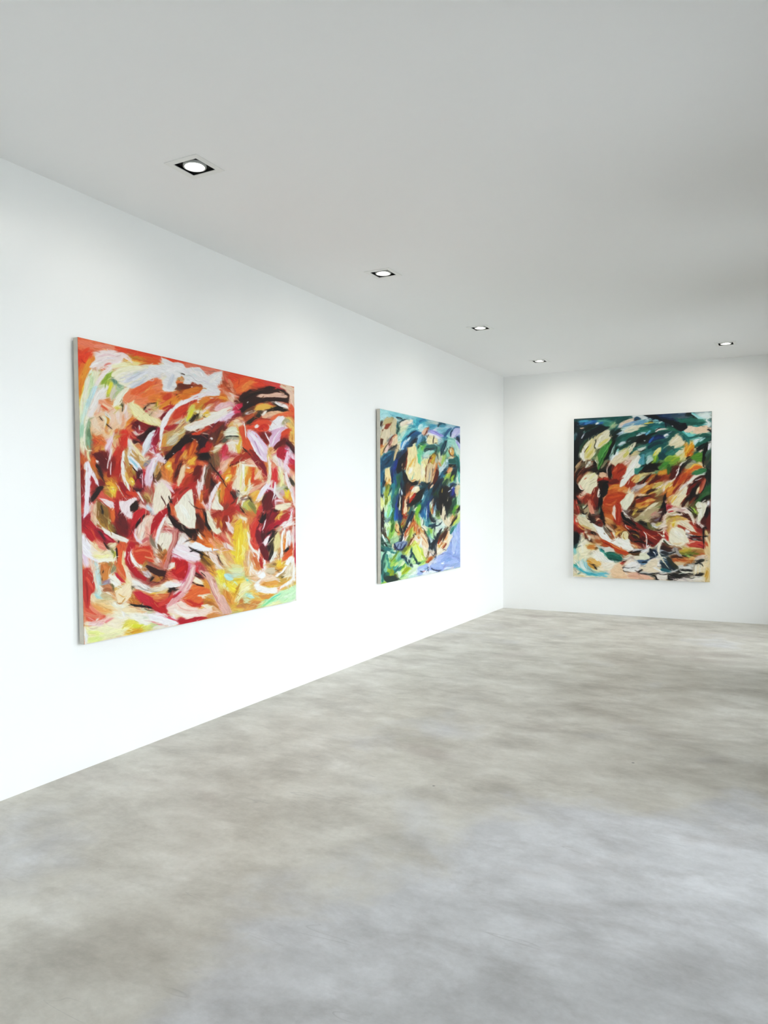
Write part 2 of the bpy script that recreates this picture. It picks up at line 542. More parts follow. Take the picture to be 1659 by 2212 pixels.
MARKS_RED = """
@A
g e5542f 15,10 165,44 165,100 15,100
g e8834a 35,100 100,70 165,86 165,140 90,145 35,150
g b5352b 20,156 90,135 165,135 165,223 21,223
s ef7f5c 13 21,20 42,22 62,29
s e2472a 9 18,38 26,42 36,33
s f08c6c 6 56,23 80,29 100,35
s d9482c 5 70,29 93,32 110,37
s e2502e 6 100,33 130,39 164,48
s d2622a 8 88,40 108,42 125,44
s e88a3a 12 37,43 27,64 21.5,83
s e07c2c 7 33,64 25,78 20,90
s f2c860 6 29,74 22.5,94 20.5,106
s e6a048 6 86,43 100,47 112,48
s f4e6a0 7 74,50 90,48 106,50
s b8862e 4 88,39 100,40 110,43
p e9e6c2 27,72 34,56 46,56 56,62 43,80 33,100 30,120 26,150 24,170 21.5,150 20.5,115
s d8e8c4 7 36,60 32,76 25,96 22.5,125
s f6f4c8 4.6 30,76 24,98 21.5,115
s c6dca8 4 35,64 37,76 33,90
s b8d8d8 5 42,78 37,88 30,106 28,118
s cfe6e4 3.6 44,74 40,84 33,98
s bfe0d0 4 25,118 23,132 22.5,145
s a8d0b0 4.6 24,132 23,142 22.5,156
s f4f2d8 4 32,118 28,140 26,156 27,166
s 90a888 6 33,128 31,145 33,162 34,170
s 6e8a6c 4 33,138 32,148 34.5,160
s f4f0cc 1.6 27,156 30,165 37,166.5
s f0ecc8 3.6 23,150 23.5,164 26,172
s e4d8a8 3 31,164 32,176 36,183
s 98b048 9 64,62 56,69 51,78
s a8b850 7 60,72 57,84 59,93
s 7c9a3c 4 59,66 54,72 51,76
s e2d850 4 64,74 60,83 56,90
s dce6b8 4 47,80 54,78 60,79
s 6f9080 5 65,68 72,72 69,76
s 88a890 4 68,75 78,80 74,86
s c8d4b0 4 66,79 72,85 76,88
s d8d0c0 6 70,80 65,90 64,98
s b8c490 4 76,85 69,90 65,96
p f3d9d3 41,37 45,31 56,31 70,30.5 80,33 86,40 78,40 76,45 70,50 64,52 56,54 47,48 43,54 33,53 37,47 41,44
s f6e0dc 6 44,34 56,32 69,33 78,36
s f0c4bc 4 54,46 60,47 64,49
s e88a78 4 55,50 60,48 65,48
s f8ece4 4 35,52 40,47 48,45
s f2dcdc 2.2 80,34 88,40 92,47
s efd0d4 4 48,38 56,37 65,40
s fae8e4 3.6 46,42 56,41 68,42
s d8a088 3 40,52 43,56 47,54
s c8b088 2.4 44,50 46,56 50,58
p f0e4dc 64,51 66,54 59,60 50,69 44,79 41,78 43,72 50,60 56,55
s f4ece6 3 63,53 53,64 44,77
p efe8cc 64,63 70,57 85,51 110,49 133,49 132,40 137,41 142,47 150,49 156,47 164.3,52 164.3,60 160,61 154,64 152,72 154,80 148,86 138,86 133,81 135,76 131,74 133,69 127,66 115,70 107,77 95,82 88,80 76,77 68,69
s e0dede 8 78,70 92,64 110,59 130,56
s cfd2da 4 83,72 95,68 111,61
s d6d8de 7 90,78 104,73 114,65
s f5efcc 6 66,62 76,58 90,54 104,52
s f2ead6 3.6 70,65 82,60 96,58
s dcd8dc 6 118,60 128,64 138,62
s e8e2e0 5 136,50 144,56 153,58
s f0e4d0 4 138,54 145,56 156,57
s cdd0da 9 145,64 142,74 140,81
s dfe0e6 5 150,76 144,83 137,84
s d2d4dc 5 156,50 161,56 164,59
s e4e0e2 4 133,42 138,47 144,50
s f2ddcc 3 118,56 130,60 133,66
s b8bcc4 0.8 83,72 96,62 109,57
s b8bcc4 0.8 124,64 133,63 135,62
p f08860 80,98 82,90 90,83 108,74 126,67 133,72 131,80 134,85 145,87 150,92 140,104 126,106 115,104 106,108 96,101 86,100
s f09a70 7 83,95 86,88 91,84
s e8683c 9 93,88 108,80 126,72
s ef7a40 6 106,92 118,86 130,84
s e4803a 11 118,95 128,95 138,90
s f0a860 1.4 108,87 113,83 119,81
s d8682c 7 133,90 142,92 147,96
s cc5030 5 140,96 138,105 134,110
s e08a34 8 149,96 142,104 133,109
s c87830 5 156,88 160,94 156,100
s f0a048 4 148,104 156,100 163,96
s 5a3a1c 3.6 156,69 162,70 164.3,72
s c89a5a 4 154,64 159,69 164,65
s d86a30 5 153,74 160,73 164.3,74
s 6a3c22 7 150,80 158,82 164.3,80
s d08a50 4 149,87 156,88 164,90
s 3a2014 1.2 151,89 153,91 155,93
p f5ecd0 66,101 72,90 80,82 88,79 88,84 80,93 78,100 74,105 68,106
s faf4dc 4 70,98 78,90 85,83
s d8d8cc 0.8 76,89 80,86 82,83
s e8d890 5 69,106 74,108 78,106
s ecd84c 4.4 71,109 74,110 76,115
s 4a5030 3 78,103 80,108 80,116
s 8a8a50 2.4 77,108 79,114 80,120
p f0a080 46,98 54,97 64,104 65,109 56,112 48,105
s e8684a 5 48,101 54,106 58,111
s f4bfa0 4 52,103 60,108 66,111
p f3e6dc 43,90 48,84 56,79 60,79 57,85 56,96 47,97 45,106 42,112 38,120 33,120 30,118 33,110 37,102
s f6ece4 6 47,86 43,96 40,108
s ecdcdc 3 52,83 50,92 48,96
s f0d0c0 4 48,104 46,112 52,116
p f0c4a0 38,120 45,115 56,114 70,112 82,104 88,106 92,118 86,130 82,138 70,136 60,150 54,150 50,143 42,147 36,138
s f4d8bc 6 40,122 42,132 48,140
s f2c8a0 5 54,118 56,128 54,144
s e8e0d8 3.6 56,115 60,120 62,126
s f4ccb4 5 64,112 65,122 64,132
s f6dcd0 6 72,114 74,124 78,132
s f4d0c4 4.4 82,105 84,116 85,126
s f0a888 4 78,118 80,128 76,136
s e88830 5 86,129 90,124 93,122
s e8a060 4 57,130 56,138 60,144
s d89838 3.6 57,118 59,126 56,133
s f0d8a0 3 60,138 64,142 62,152
s e4763a 6 44,150 50,154 56,160
s 3c2a1a 1.2 47,120 49,123 52,126
s 3c2a1a 1.2 57,130 61,134 65,137
s e8e4c8 3 52,120 56,124 54.5,134
p f1e0a4 87,101 93,100 100,106 110,113 120,120 130,126 132,133 123,134 110,129 96,123 90,113
s f6e8b8 6 90,104 100,112 114,121 128,130
s e8d48c 1.4 90,111 101,123 120,132
s f4e4c0 4 93,98 90,102 88,106
p e6bca0 108,110 112,104 120,102 128,104 130,110 138,109 133,119 125,123 115,117
s f0c8b8 4 129,112 133,115 123,122
s c8b070 5 118,110 125,106 127,100
s 8a8030 2.4 125,106 126,101 130,99
s e8c050 3 127,96 127,104 129,108
s 3e2a1c 1.6 108,111 111,106 116,104
s 2e2410 1.4 113,102 119,102 126,101
s 3e3420 1.4 115,118 118,116 120,113
s c04a50 2.4 110,113 114,111 118,109
s e48a60 3 136,100 140,104 146,106
p 8a1a20 86,133 98,124 106,128 120,134 129,137 129,150 120,152 110,156 101,162 93,153
s e88850 7 85,142 90,136 97,133
s e6eae0 2 100,129 102,136 101,142
s 5a1018 6 94,135 98,130 102,128
s b82830 6 90,148 101,146 113,138
s f0c0b0 2.6 93,140 99,146 106,142 111,139
s f4ddd8 3 96,140 97,143 100,144
s 3a1014 9 96,154 108,148 123,138
s d86048 3 87,139 95,149 103,154
s 2c1010 6 111,142 118,137 126,135
p d8dae2 105,166 108,156 114,145 120,139 125,139 125,145 120,152 116,160 110,166 109,172 105,174
s eceef2 4.6 122,140 115,150 109,162 106,174
s b8c4cc 2.6 120,154 113,164 109,169
s 9a1a38 6 127,138 124,150 123,162
s a8203c 5 120,156 123,166 127,170
s f0d4dc 2.4 119,160 121,168 124,174
p f3ebec 164,98 164,102 156,106 149,111 144,120 139,130 134,140 131,150 131,166 128,164 129,150 130,134 134,122 140,113 147,106 156,100
s e6e4ea 2 156,103 146,113 138,127 131,140
s 7a1c28 4 132,123 137,115 144,109
s b83030 3 140,111 145,108 150,104
s c83a28 11 153,118 160,112 164.3,106
s d86a48 9 142,128 152,123 162,119
s e8a890 1.4 151,119 155,116 159,114
s a02c34 4 138,136 147,134 158,127
s e4c890 2 156,132 160,126 164.3,120
s d8d0c0 4 147,130 154,128 160,124
p c8a468 133,144 144,140 156,136 164.3,130 164.3,150 154,160 142,166 132,167
s d89848 6 134,160 135,152 138,146
s b8a078 6 144,148 152,142 160,138
s d8d4c0 4 140,156 147,150 156,144
s c8c4b8 4 144,158 150,154 154,150
s e8dcb0 1.2 150,144 156,142 164,140
s e8dcb0 1.2 144,152 152,146 162,142
s a86a38 5 133,165 140,164 148,160
p 2c1412 164.3,147 164.3,160 156,166 146,174 140,180 136,176 142,169 154,158
s 3c1c18 6 140,175 150,166 162,154
s a02820 6 152,174 159,168 164.3,162
s e8e0e4 1 147.5,170 149,170 150,170.5
s c8402c 9 78,150 80,162 74,176
s d83c28 10 82,142 82,152 80,158
s c83a28 8 70,164 70,174 66,184
s b02c20 12 70,178 69,190 64,200
s e8b888 6 70,148 68,158 64,170
s f0d0d8 7 64,149 60,158 56,166
s e4b4c4 4 62,154 60,160 59,166
s f0dcd8 3 64,164 61,176 59,186
s e8c8c4 1.6 60,174 59,183 58,191
s e8d8d4 2 62.5,184 62,192 62,200
s c8923a 2 70,150 74,147 78,145
s e09048 7 52,162 46,164 40,168
s ecd060 3 52,164 54,169 52,174
s 581418 11 42,174 52,180 56,192
s 70181a 9 52,170 56,180 62,188
s d86a30 7 40,176 38,186 42,196
s b87838 5 38,190 42,198 48,208
s 301412 3.6 43,185 48,196 54,208
s f8f0f0 2.4 43,180 44.5,181.5 46,180
s c86a34 6 23,176 26,186 25,196
s 8a2a20 6 23,190 24,204 24,216
p f1e4ee 29,183 32,181.5 35,188 40,198 46,208 47,216 44,215 40,205 35,200 35,210 33,221.2 27.5,221.2 28,200
s f8f0f6 2.4 30,184 30,200 30,218
s e0d0e4 2 33,186 33.5,200 31,216
s a82830 6 37,212 38,206 37,200
s 7a2020 7 48,208 52,212 42,216
s c87a30 9 56,204 62,208 68,213
s ecb040 7 60,211 65,215 70,218
p c89a60 80,166 90,160 105,174 110,185 108,195 90,200 78,190
s f4d8c0 5 88,152 92,160 98,170
s f0e8e4 4 87,154 89,164 86,174
s f2dcaa 4 94,160 100,170 108,179 112,183
s d8b898 4 94,162 100,158 103,164
s d08050 5 98,160 104,162 106,168
p e4e6ea 85,174 90,174 96,179 102,185 105,191 105,200 96,192 88,184
s a8d0e0 3.6 88,178 93,183 99,190
s f4f0f2 2 86,174 92,185 101,196
s b8d8e8 2 90,176 95,182 98,186
s 301418 1.6 89,185 96,193 104,201
s f0d8dc 1.2 88,186 96,196 105,202
s e8dcc0 4 104,178 111,179 114,174
s 8a8890 5 109,186 113,182 117,180
p f4ece4 79,168 82,166 82,174 80,186 81,196 85,206 89,220 85,221.2 80,210 77,196
s f8f2e8 2.6 80,170 79,188 83,204 87,218
s b87838 9 88,192 88,202 90,212
s e8b868 4 84,198 86,206 90,213
s a8863a 6 94,196 98,204 99,212
s f4d880 5 90,206 93,209 93,214
s 3c2418 2 88,196 90,190 92,186
s 6a1824 8 100,198 104,206 106,218
s 98202c 5 96,202 101,212 106,221.2
p efcfdc 109,196 113,188 118,180 123,171 129,170 133,176 139,180 136,185 129,180 124,182 122,190 118,198 115,208 112,215 108,210
s f6e6ee 3 127,171 120,182 113,196 110,208
s e0b4c8 2.4 120,186 115,198 113,210
s f8eef2 3 127,173 131,178 137,183
s b8c4c8 3 126,182 123,190 120,198
s c89858 7 129,188 126,196 123,202
s 5a3c18 5 130,196 128,203 123,209
s 2a1410 4 120,200 119,203 118,205
s c82838 6 106,194 109,196 107,204
s f0c0cc 1.4 106,194 106,206 106,218
s e88838 11 143,185 144,196 143,206
s ecc058 6 141,184 143,188 143,193
s f8e8a0 2.6 142,187 143,189 144,190
s d88048 7 134,196 138,204 140,212
s f0e4d8 6 125,211 130,215 137,220
s f4d8d0 5 132,208 140,212 146,220
s b04a28 9 150,190 153,178 158,170
s 8a3a20 8 150,204 156,190 164.3,180
s e0883c 5 148,180 153,178 156,172
s f0c8a8 5 159,210 161,199 163,190
s e4b070 4 164.3,176 162,170 163,168
s d04a30 6 160,218 162,210 164.3,204
s f2d4dc 1.4 124,206 126,214 130,221.2
s e8c898 1.6 154,208 156,214 153,221.2
@B
g d8502e 0,43 156,79 156,130 0,100
g b03a28 0,100 156,110 156,223 0,223
s e4826a 9 8,52 26,56 42,60
s e08a78 7 30,56 40,59 54,61
s d06a50 9 62,70 60,64 70,65
s d84a2c 11 70,65 82,69 96,72
s e8703a 13 78,80 86,74 96,72
s f08848 6 86,82 93,75 100,72
s e04a30 7 100,70 115,74 130,78
s c83a48 7 125,75 135,78 142,80
p dfb59a 138,77 155.3,80 155.3,110 150,108 147,100 149,90 142,83
s ecc8b0 6 144,81 152,90 153,104
s f0c4b4 3 149,96 152,104 154,109
s e0603c 6 149,105 153,112 154.5,118
s c8623a 8 60,74 64,82 72,86
s a04a2c 4 58,72 65,80 70,86
s e8a088 3 69,80 70,84 73,87
p eadfd6 0,47 4,48 6,53 13,54 18,51.5 25,53 29,59 33,61 37,67 43,64 47,60 57,58.5 57,66 55,75 50,81 54,86 53,90 46,93 40,92 33,95 23,99 29,88 33,82 30,78 26,76 20,75 16,72 11,78 4,76 5,70 0,62
s f0e6da 6 6,62 18,60 30,66
s dcd8d8 5 9,70 16,64 26,64
s e4dcda 6 30,66 38,72 47,74
s f2e8e0 5 44,76 51,70 55,62
s f4e4e2 6 38,86 44,86 51,84
s efe2e4 5 50,64 54,64 50,72
s c8c8cc 0.8 34,76 42,77 49,74
s d8d0d4 0.8 19,65 24,70 29,72
s 8a3a20 6 13,77 20,76 28,78
s 6a2c18 5 2,80 11,81 20,80
s 3c1c10 3 0,60 3,62 5,64
s 5a2a18 2 25,70 28,73 30,74
s b05a20 7 0,87 12,86 30,81
s e07a2a 7 2,94 14,90 26,86
s d0905a 3 0,64 2,68 4,74
s f8f0ec 1.4 14,79 15,79.5 15.5,80
p f0dce0 0,98 10,96 19,90 26,88 30,90 27,95 18,99 8,101 0,102
s f4e6ea 2.4 2,100 14,96 26,89
s e6d0e4 4 22,97 29,93 35,95
s e8d8e8 4 26,96 35,93 40,92
s c8304a 2.4 34,97 39,93 41,91
s d85a38 7 0,108 10,103 20,99
s e8883a 9 20,103 33,98 48,94
s d8702c 6 48,96 56,93 64,93
s f0a040 5 54,94 60,96 64,98
s c86a24 4 56,98 60,99 64,99
s b03830 4 4,106 14,101 23,98
s b84a2a 6 30,108 42,100 52,97
s e8c0a8 6 66,92 70,96 72,100
s f0d0c0 2.4 64,88 70,90 73,96
s e49a80 4 60,86 65,90 69,92
p f0b8b4 47,111 50,105 56,102 65,100 72,101 70,106 60,109 52,113
s f4c8c8 5 50,109 58,105 68,102
s e8a8b0 3 52,106 60,103 69,102
s c86a58 3 44,104 50,100 56,98
s e8b088 4 33,113 38,106 45,103
s f4d0cc 3 30,116 35,110 40,106
s d8d070 7 17,106 13,115 10,124
s e8d840 4 15,112 12,120 9,122
s a89838 5 27,108 23,113 22,117
s d0a040 4 30,103 25,109 20,115
s b03828 6 2,118 4,113 8,108
s c8c0a0 4 7,122 10,129 13,131
s 3a3018 5 14,126 20,120 26,117
s 6a5a2c 4 21,121 26,119 24,123
s f0ecd0 5 23,113 28,116 26,121
s e8b030 4 32,118 35,115 38,117
s f4e060 2.4 34,120 37,121 39,119
p f4e8d0 39,118 41,114 50,113 62,108 70,106 73,109 64,115 54,120 46,126 44,129 30,135 18,139 8,138 4,134 12,130 21,126 31,125 38,123
s f8f0dc 6 42,118 54,115 68,108
s f8ecd8 5 23,128 33,127 42,123
s f0d8c8 4 12,135 24,132 40,128
s f8f2e4 4 6,135 12,137 20,136
s d84a30 1.8 17,130 24,127 33,124
s c8482c 0.8 54,120 64,112 74,109
p ecd2e4 46,127 56,120 68,113 78,111 80,115 74,119 68,125 63,130 59,129 60,124 52,128
s f6e4f0 3.6 49,127 60,120 74,113
s dcb8d4 2.4 56,125 64,119 74,115
s d82858 6 74,108 79,106 83,104
s c83050 7 76,114 82,111 80,117
s e05070 4 76,104 80,108 78,112
s 8a2030 4 70,123 76,118 83,117
p 34180f 80,95 83,90 90,88 96,84 106,83 113,80 122,78 130,80 137,83 145,88 148,92 147,102 144,101 138,98 129,99 120,98 110,99 100,101 90,106 82,114 80,108 86,102 78,99
s 4c2416 5 83,96 96,89 115,85 130,82
s 20100a 4 86,96 100,94 120,96 142,98
s 5c3220 2 90,90 106,86 122,83
s e8b8a4 5 111,91 125,90 140,92
s e0a890 3.6 117,94 130,93 144,95
s d8907c 1.6 106,90 116,88 124,88
s 20100c 1.4 122,80 134,83 146,89 147,98
s 3a1c14 1.8 129,87 140,86 147,90
s c89080 1 128,86 135,89 142,91
s 2a1610 3 138,90 143,93 146,98
s 6a3420 4 76,101 82,97 87,93
s a04030 2.4 88,103 96,101 106,100
s 30181a 5 84,113 90,106 99,103
s f8f4f4 1.6 90.5,101 91.5,100.5 92.5,100
p e8b04c 100,109 104,105 112,104 120,105 124,109 116,111 108,112
s f0c860 4 104,108 112,106 120,108
s e4c878 1.4 112,112 114,108 118,106
p 261a0c 116,113 123,108 129,104 138,106 147,111 142,114 134,113 126,114 120,119
s 3a2a14 3 120,114 129,109 143,111
s 1c120a 2.4 127,101 135,106 145,111
s f4ece8 2.4 129,100 138,104 145,108
s f8f0ee 2.4 140,104 144,106 146,109
s 9a8a40 2 122,112 126,107 131,105
s f0c890 6 125,118 134,115 143,114
s e87848 6 130,119 140,117 153,115
s 6a3c20 6 86,119 92,112 100,108
s b86038 5 94,117 101,114 106,113
s d8905c 3 96,119 102,116 106,114
s c8c8cc 3.6 89,116 95,115 101,112
s e0dce4 1.4 90,117 96,114 100,113
s 4c4030 5 104,118 109,114 112,111
s 3a3424 5 90,129 100,123 109,117
s f4e8dc 4 112,118 115,115 117,116
s a84828 5 86,123 94,120 103,117
s d8a090 5 114,121 120,120 126,119
p 6c2a24 42,138 50,129 60,128 70,123 74,124 66,132 60,144 54,156 44,162 38,156 39,146
s 8a2c34 5 43,134 50,129 56,130
s 5a3020 7 56,134 54,144 48,156
s a0622c 4 57,140 53,150 48,158
s b04040 3 62,131 69,127 73,124
s f4d0b0 4 74,126 80,124 84,123
s e8a070 1.6 76,122 82,123 87,126
s f8f0ea 1.4 83,132 86,129 88,127
p e7dfc4 62,137 68,133 76,134 80,140 79,147 70,147 60,147 58,143
s d8e0b8 4 66,139 72,137 76,138
s f0ecd8 5 64,143 72,143 78,142
s e0a858 4 64,132 69,129 73,128
s f0d8b8 5 73,129 78,130 82,130
s 303c30 3 62,150 66,147 74,148
s 28241c 2.4 70,148 75,147 80,147
s 586050 3.6 58,154 62,151 60,148
s b8b8a0 4 65,148 72,149 78,150
p e2653c 80,134 85,131 90,130 89,140 91,148 95,152 98,158 97,166 92,165 85,164 84,156 83,145
s f08a60 2.4 82,136 85,144 88,152
s c84028 3 88,136 89,144 90,150
s f4e0d8 1.6 86,129 88.5,140 89.5,150
s e07850 5 86,158 91,159 95,158
s d8a040 3 79,138 81,146 83,154
s c8a050 5 80,153 79,162 80,169
s e05030 11 96,133 108,129 118,128
s a83c24 5 98,126 108,124 122,125
s d8402a 8 106,137 113,136 120,138
s f0a080 5 118,131 121,134 124,138
s f8f0e8 3.4 102,133 104.5,133 106.5,132
s 982820 7 108,144 114,150 118,156
s 701c1c 5 112,142 118,146 124,144
p e4c4dc 91,146 93,140 97,139 103,142 108,147 113,154 119,162 117,168 118,180 113,180 106,172 100,163 97,156
s f4e2ee 6 95,142 103,150 112,162
s dcb8d0 4 100,154 106,164 113,176
s b88aa8 1.2 102,150 106,162 110,170
s f6eaf2 3 96,143 104,156 108,170
p eee2e6 123,130 128,125 136,119 141,119 142,123 139,129 142,132 149,135 142,139 137,141 136,149 136,156 130,161 123,161 118,164 121,156 122,148 126,142 120,138 124,136
s f6f2f4 6 127,131 133,125 139,121
s dcb4d0 6 129,152 133,144 135,138
s e8cce0 5 125,158 129,150 132,143
s d4a0c0 2 133,154 134,148 135,142
s f4e8ee 3 131,137 139,135 146,135
s f0e4e8 1.4 115,142 119,148 122,155
s b0a888 5 140,129 144,125 148,126
s 6a6a50 1.2 140,128 145,125 149,129
s e8c078 7 148,125 152,134 153,144
s f0cc90 6 150,148 153,156 154,160
s e8a850 4 149,140 152,148 151,156
s d85a34 7 140,144 146,140 151,136
s b83828 6 137,150 142,147 146,146
s 70201c 6 134,159 140,152 147,154
s 5a2420 5 145,154 151,160 155,166
s f0e0dc 1.6 140,155 141.5,156 143,157
s d8a058 6 120,164 123,166 119,172
s e8c078 4 116,168 120,174 119,180
s f0b890 6 126,169 129,166 132,164
p b8243c 131,166 136,161 144,160 148,166 144,172 148,176 143,180 138,178 131,175
s d03050 5 134,169 140,168 145,169
s 801828 2.4 133,170 138,172 144,170
s 40101c 3 144,164 150,166 155.5,170
s d8d4e0 3 143,164 148,165 153,169
s b82848 6 149,178 153,182 155.5,185
s f4d4e4 4 150,172 153,176 155.5,178
s f0d8e4 5 148,169 145,180 142,190
s e4bcd0 2.4 146,176 142,186 140,190
p ecd0c0 129,170 131,178 138,180 142,186 139,192 130,186 124,180
s f8ecd8 5 128,174 133,180 139,188
s f0d4dc 4 133,178 136,184 135,190
s 2e1612 13 4,154 16,148 33,145
s 24120f 9 0,162 10,154 22,148
s 3c1a16 8 28,156 33,150 38,147
s d84a28 4 14,145 22,143 30,143
s f0e0d0 0.8 18,139 26,142 38,144
s b85020 12 14,170 18,162 22,155
s d87830 5 15,172 19,163 23,158
s 8a3018 7 4,168 8,162 12,157
s c84048 5 1,169 4,164 6,161
s e8a048 4 4,172 6,169 8,166
s f0d8c8 0.8 15,149 22,154 27,159
s 4a1c18 6 23,164 28,159 32,154
s a82820 11 30,168 36,162 42,156
s c83428 5 33,165 39,160 42,157
s f4ecec 2.6 41,150 42.5,149 43,148
s 6a4030 7 44,156 45,148 47,140
s 301818 6 25,174 34,172 42,174
s 1c1010 4 28,178 36,177 44,175
s b86830 3 42,170 43,162 44,156
s f4e0c8 3 48,161 52,160 57,159
s d8c8a0 4 46,168 49,164 54,162
p c83a48 56,172 58,164 62,158 65,156 64,164 62,172 59,178 54,180
s d84a60 4 58,174 60,166 63,159
p f0d8c0 64,156 72,152 79,152 83,156 82,164 77,170 70,172 65,166
s f4e4d0 5 68,156 76,156 79,160
s e8c050 4 77,160 79,166 80,170
s d89090 4 68,168 72,170 77,172
s f4e8e0 1.6 70,160 74,164 72,170
s a84038 4 64,172 70,174 76,174
p 9c2c20 70,186 76,179 86,172 96,166 100,166 102,174 108,182 116,190 118,196 115,199 108,192 100,182 96,176 90,177 80,182 72,187
s b84430 5 76,180 86,174 97,169
s 7c2028 5 100,172 108,183 116,194
s 2a1410 4 68,188 74,185 79,182
s 301814 1.6 85,163 91,168 96,175
p e8a890 54,182 60,179 70,175 74,176 68,184 62,192 56,200 50,206 46,206 50,196
s d87080 5 54,180 60,177 66,174
s f0c0a8 5 64,183 58,192 52,200
s c83050 5 54,196 52,202 49,206
s e8a070 3 70,178 64,188 59,196
s 6c4a30 6 42,176 44,184 43,194
s 8a6a4a 6 48,172 51,180 49,188
s e8784a 5 26,185 29,184 33,186
s e8903c 7 11,180 15,176 20,175
s f0b848 5 13,184 16,183 18,185
s d8602c 8 9,196 12,193 16,190
s f4e0d4 1.6 9,190 11,190 13,190.5
s f0c8a0 6 1,198 3,192 5,186
s c84a2c 9 4,212 9,206 14,201
s 7a2018 9 22,206 24,198 25,189
s 982c20 5 17,204 20,196 22,189
s f4dcd4 3 30,208 31,198 34,186
s 5c4438 5 35,208 36,198 38,188
s 8a7460 2 34,204 36,194 40,185
s f4ecec 1.6 24,206 25,213 23,221
s f0e4e4 2.4 27,220 29,213 31,206
s b83028 8 6,218 12,216 20,212
s 3a1c18 6 40,206 44,212 48,218
s e0702c 12 58,204 62,210 60,220
s d8902c 7 62,199 69,192 76,188
s f0c050 7 64,206 66,201 68,196
s fae0a0 3.6 64,203 66,201 68,200
s d8602a 9 72,196 74,190 77,187
s 30140f 1.5 40,184 47,193 56,205 64,215 68,221.2
p f4e2cc 77,184 85,182 94,183 100,180 106,186 108,190 100,188 92,188 85,190 80,188
s f0b8a0 6 92,184 98,182 104,186
s f0cc70 6 90,190 93,200 89,208
p ece4a8 83,183 87,183 88,196 87,210 89,221.2 83,221.2 80,212 84,200
s f8f4e8 3 85.5,184 85,200 86,216
s f4dcb0 7 78,198 80,190 82,186
s f0c8b0 6 74,212 78,206 80,200
s e8c848 5 90,210 92,200 95,192
s e07a2c 7 96,192 99,196 96,206
s d84a2a 4 100,192 100,202 97,210
s e8b070 5 106,204 103,196 104,190
s f0c498 4 111,208 108,200 106,193
s c85838 4 100,214 106,210 112,208
s f4ecec 2 94,206 94,212 93,220
s a82830 4 113,188 115,196 116,204
p f4dcc0 119,172 122,176 123,190 123,204 121,208 115,212 119,204 120,190
s f8e8d0 3 121,176 121.5,190 121,204
s d88a48 4 117,184 118,190 119,196
s d83c40 8 128,192 129,200 127,208
s f0a0a0 3 125,188 130,190 133,194
s e89878 4 124,182 127,186 125,190
s e8e0b0 5 135,190 137,200 139,210
s f4f0d0 2.4 136,192 139,202 141,212
p f4e4e4 142,196 144,198 148,208 153,218 154,221.2 150,221.2 145,212
s f4dce4 5 144,188 147,194 150,196
s e8a080 3 150,194 153,200 155,208
s c83030 3 148,188 153,188 155.5,190
s f0c8a8 4 153,200 154.5,208 155,216
s 3c3a28 4 149,206 153,210 155,215
s f0d8e0 6 112,218 118,214 124,209
s e8e8ee 4 114,220 120,216 123,213
s c02c44 6 123,219 126,214 129,210
s f4f0f4 1.8 129,221.2 129,216 130,211
s d8d890 5 137,220 138,214 140,208
s 909850 3 143,221.2 141,216 140,212
@C
g c0443a 22,-1 166,-1 166,90 24,90
g d88a5a 24,80 166,80 166,160 26,160
g efdcb4 26,150 90,160 166,175 166,193 27,217
s 8a2420 6 24,2 25,12 24,22
s b02c38 5 25,13 29,22 27,32
s 9a1c30 8 25,44 28,54 30,64
p b2202e 24,56 34,38 40,52 47,60 60,64 70,76 64,80 54,76 43,70 38,76 29,69
s 7a1428 6 34,40 29,48 26,54
s c83038 7 30,56 34,64 38,72
s d85a3c 7 36,60 38,70 42,76
p f1e2ee 27,-1 33.5,-1 33.5,13 33,29 31,40 27,45 25.5,43 27,25
s f8f2f8 2.6 30,0 29.5,16 28,42
s e0cce4 1.8 32.5,4 32.5,18 31,33
p 3a1a14 35.5,16 40,8 43,1 53,-1 50,6 44,13 39,22 35.5,20
s 50261c 3 38,18 43,10 48,2
s d86058 3 34,21 38,24 42,17
s f0c8d0 1.4 35,19 37,25 40,26
s c89858 6 54,2 59,3 62,8
s ecb838 10 64,2 67,7 69,13
s f4e060 5.6 65,4 66,7 67,10
s fbf4b8 2 65,6 66,6.5 66.5,7.5
s a8842c 4 56,10 60,13 64,14
p d8604c 45,17 50,8 56,11 64,18 68,23 68,30 64,31 56,24
s e88070 3 49,12 56,18 64,25
s c84838 2 54,11 60,18 66,24
p f1d6d6 56,21 64,20 68,23 66.5,32 62,29 54,22
s f6e4e4 3 58,22 64,26 66,30
p d8b898 36,34 41,24 43,17 45,26 43,38 44,48 50,56 56,62 66,68 74,70 80,69 87,74 84,79 76,76 68,74 56,64 42,54 35,46
s e8c4a8 5 40,26 38,38 43,50
s f2e4d0 4 43,50 54,60 66,69
s f4ece0 4 64,69 74,72 85,75
s e8a890 2.4 38,28 36,38 39,48
s f0d4c8 2.4 48,57 60,67 72,74
s 8a8468 6 76,70 70,69 64,64
p 8c6a34 44,21 50,23 58,29 62,35 62,48 64,56 56,56 50,54 44,44
s 6a5a34 7 48,26 51,36 50,46
s 3c3420 3.6 50,28 51,34 53,40
s b08838 5 45,42 50,50 54,56
s 2c2818 1.6 49,37 51,39 54,40
s a0602c 4 60,30 62,40 61,48
s d8702c 6 65,33 65,40 66,47
s c8b048 5 60,54 64,60 68,65
s d8d0a0 2.4 59,48 61,54 63,60
s 8a8a58 3 65,54 69,62 70,68
p 821e26 69,30 76,33 82,40 86,50 87,64 86,70 80,69 70,64 69,52
s a82830 6 71,18 70,28 72,36
s 5c1418 9 76,40 80,52 83,64
s 741a18 6 72,50 74,60 79,67
s c04030 5 73,6 72,14 71,23
s 30140f 4 66,58 68,64 72,68
s 981c1c 12 80,4 86,12 78,16
s d84428 9 84,9 92,12 96,14
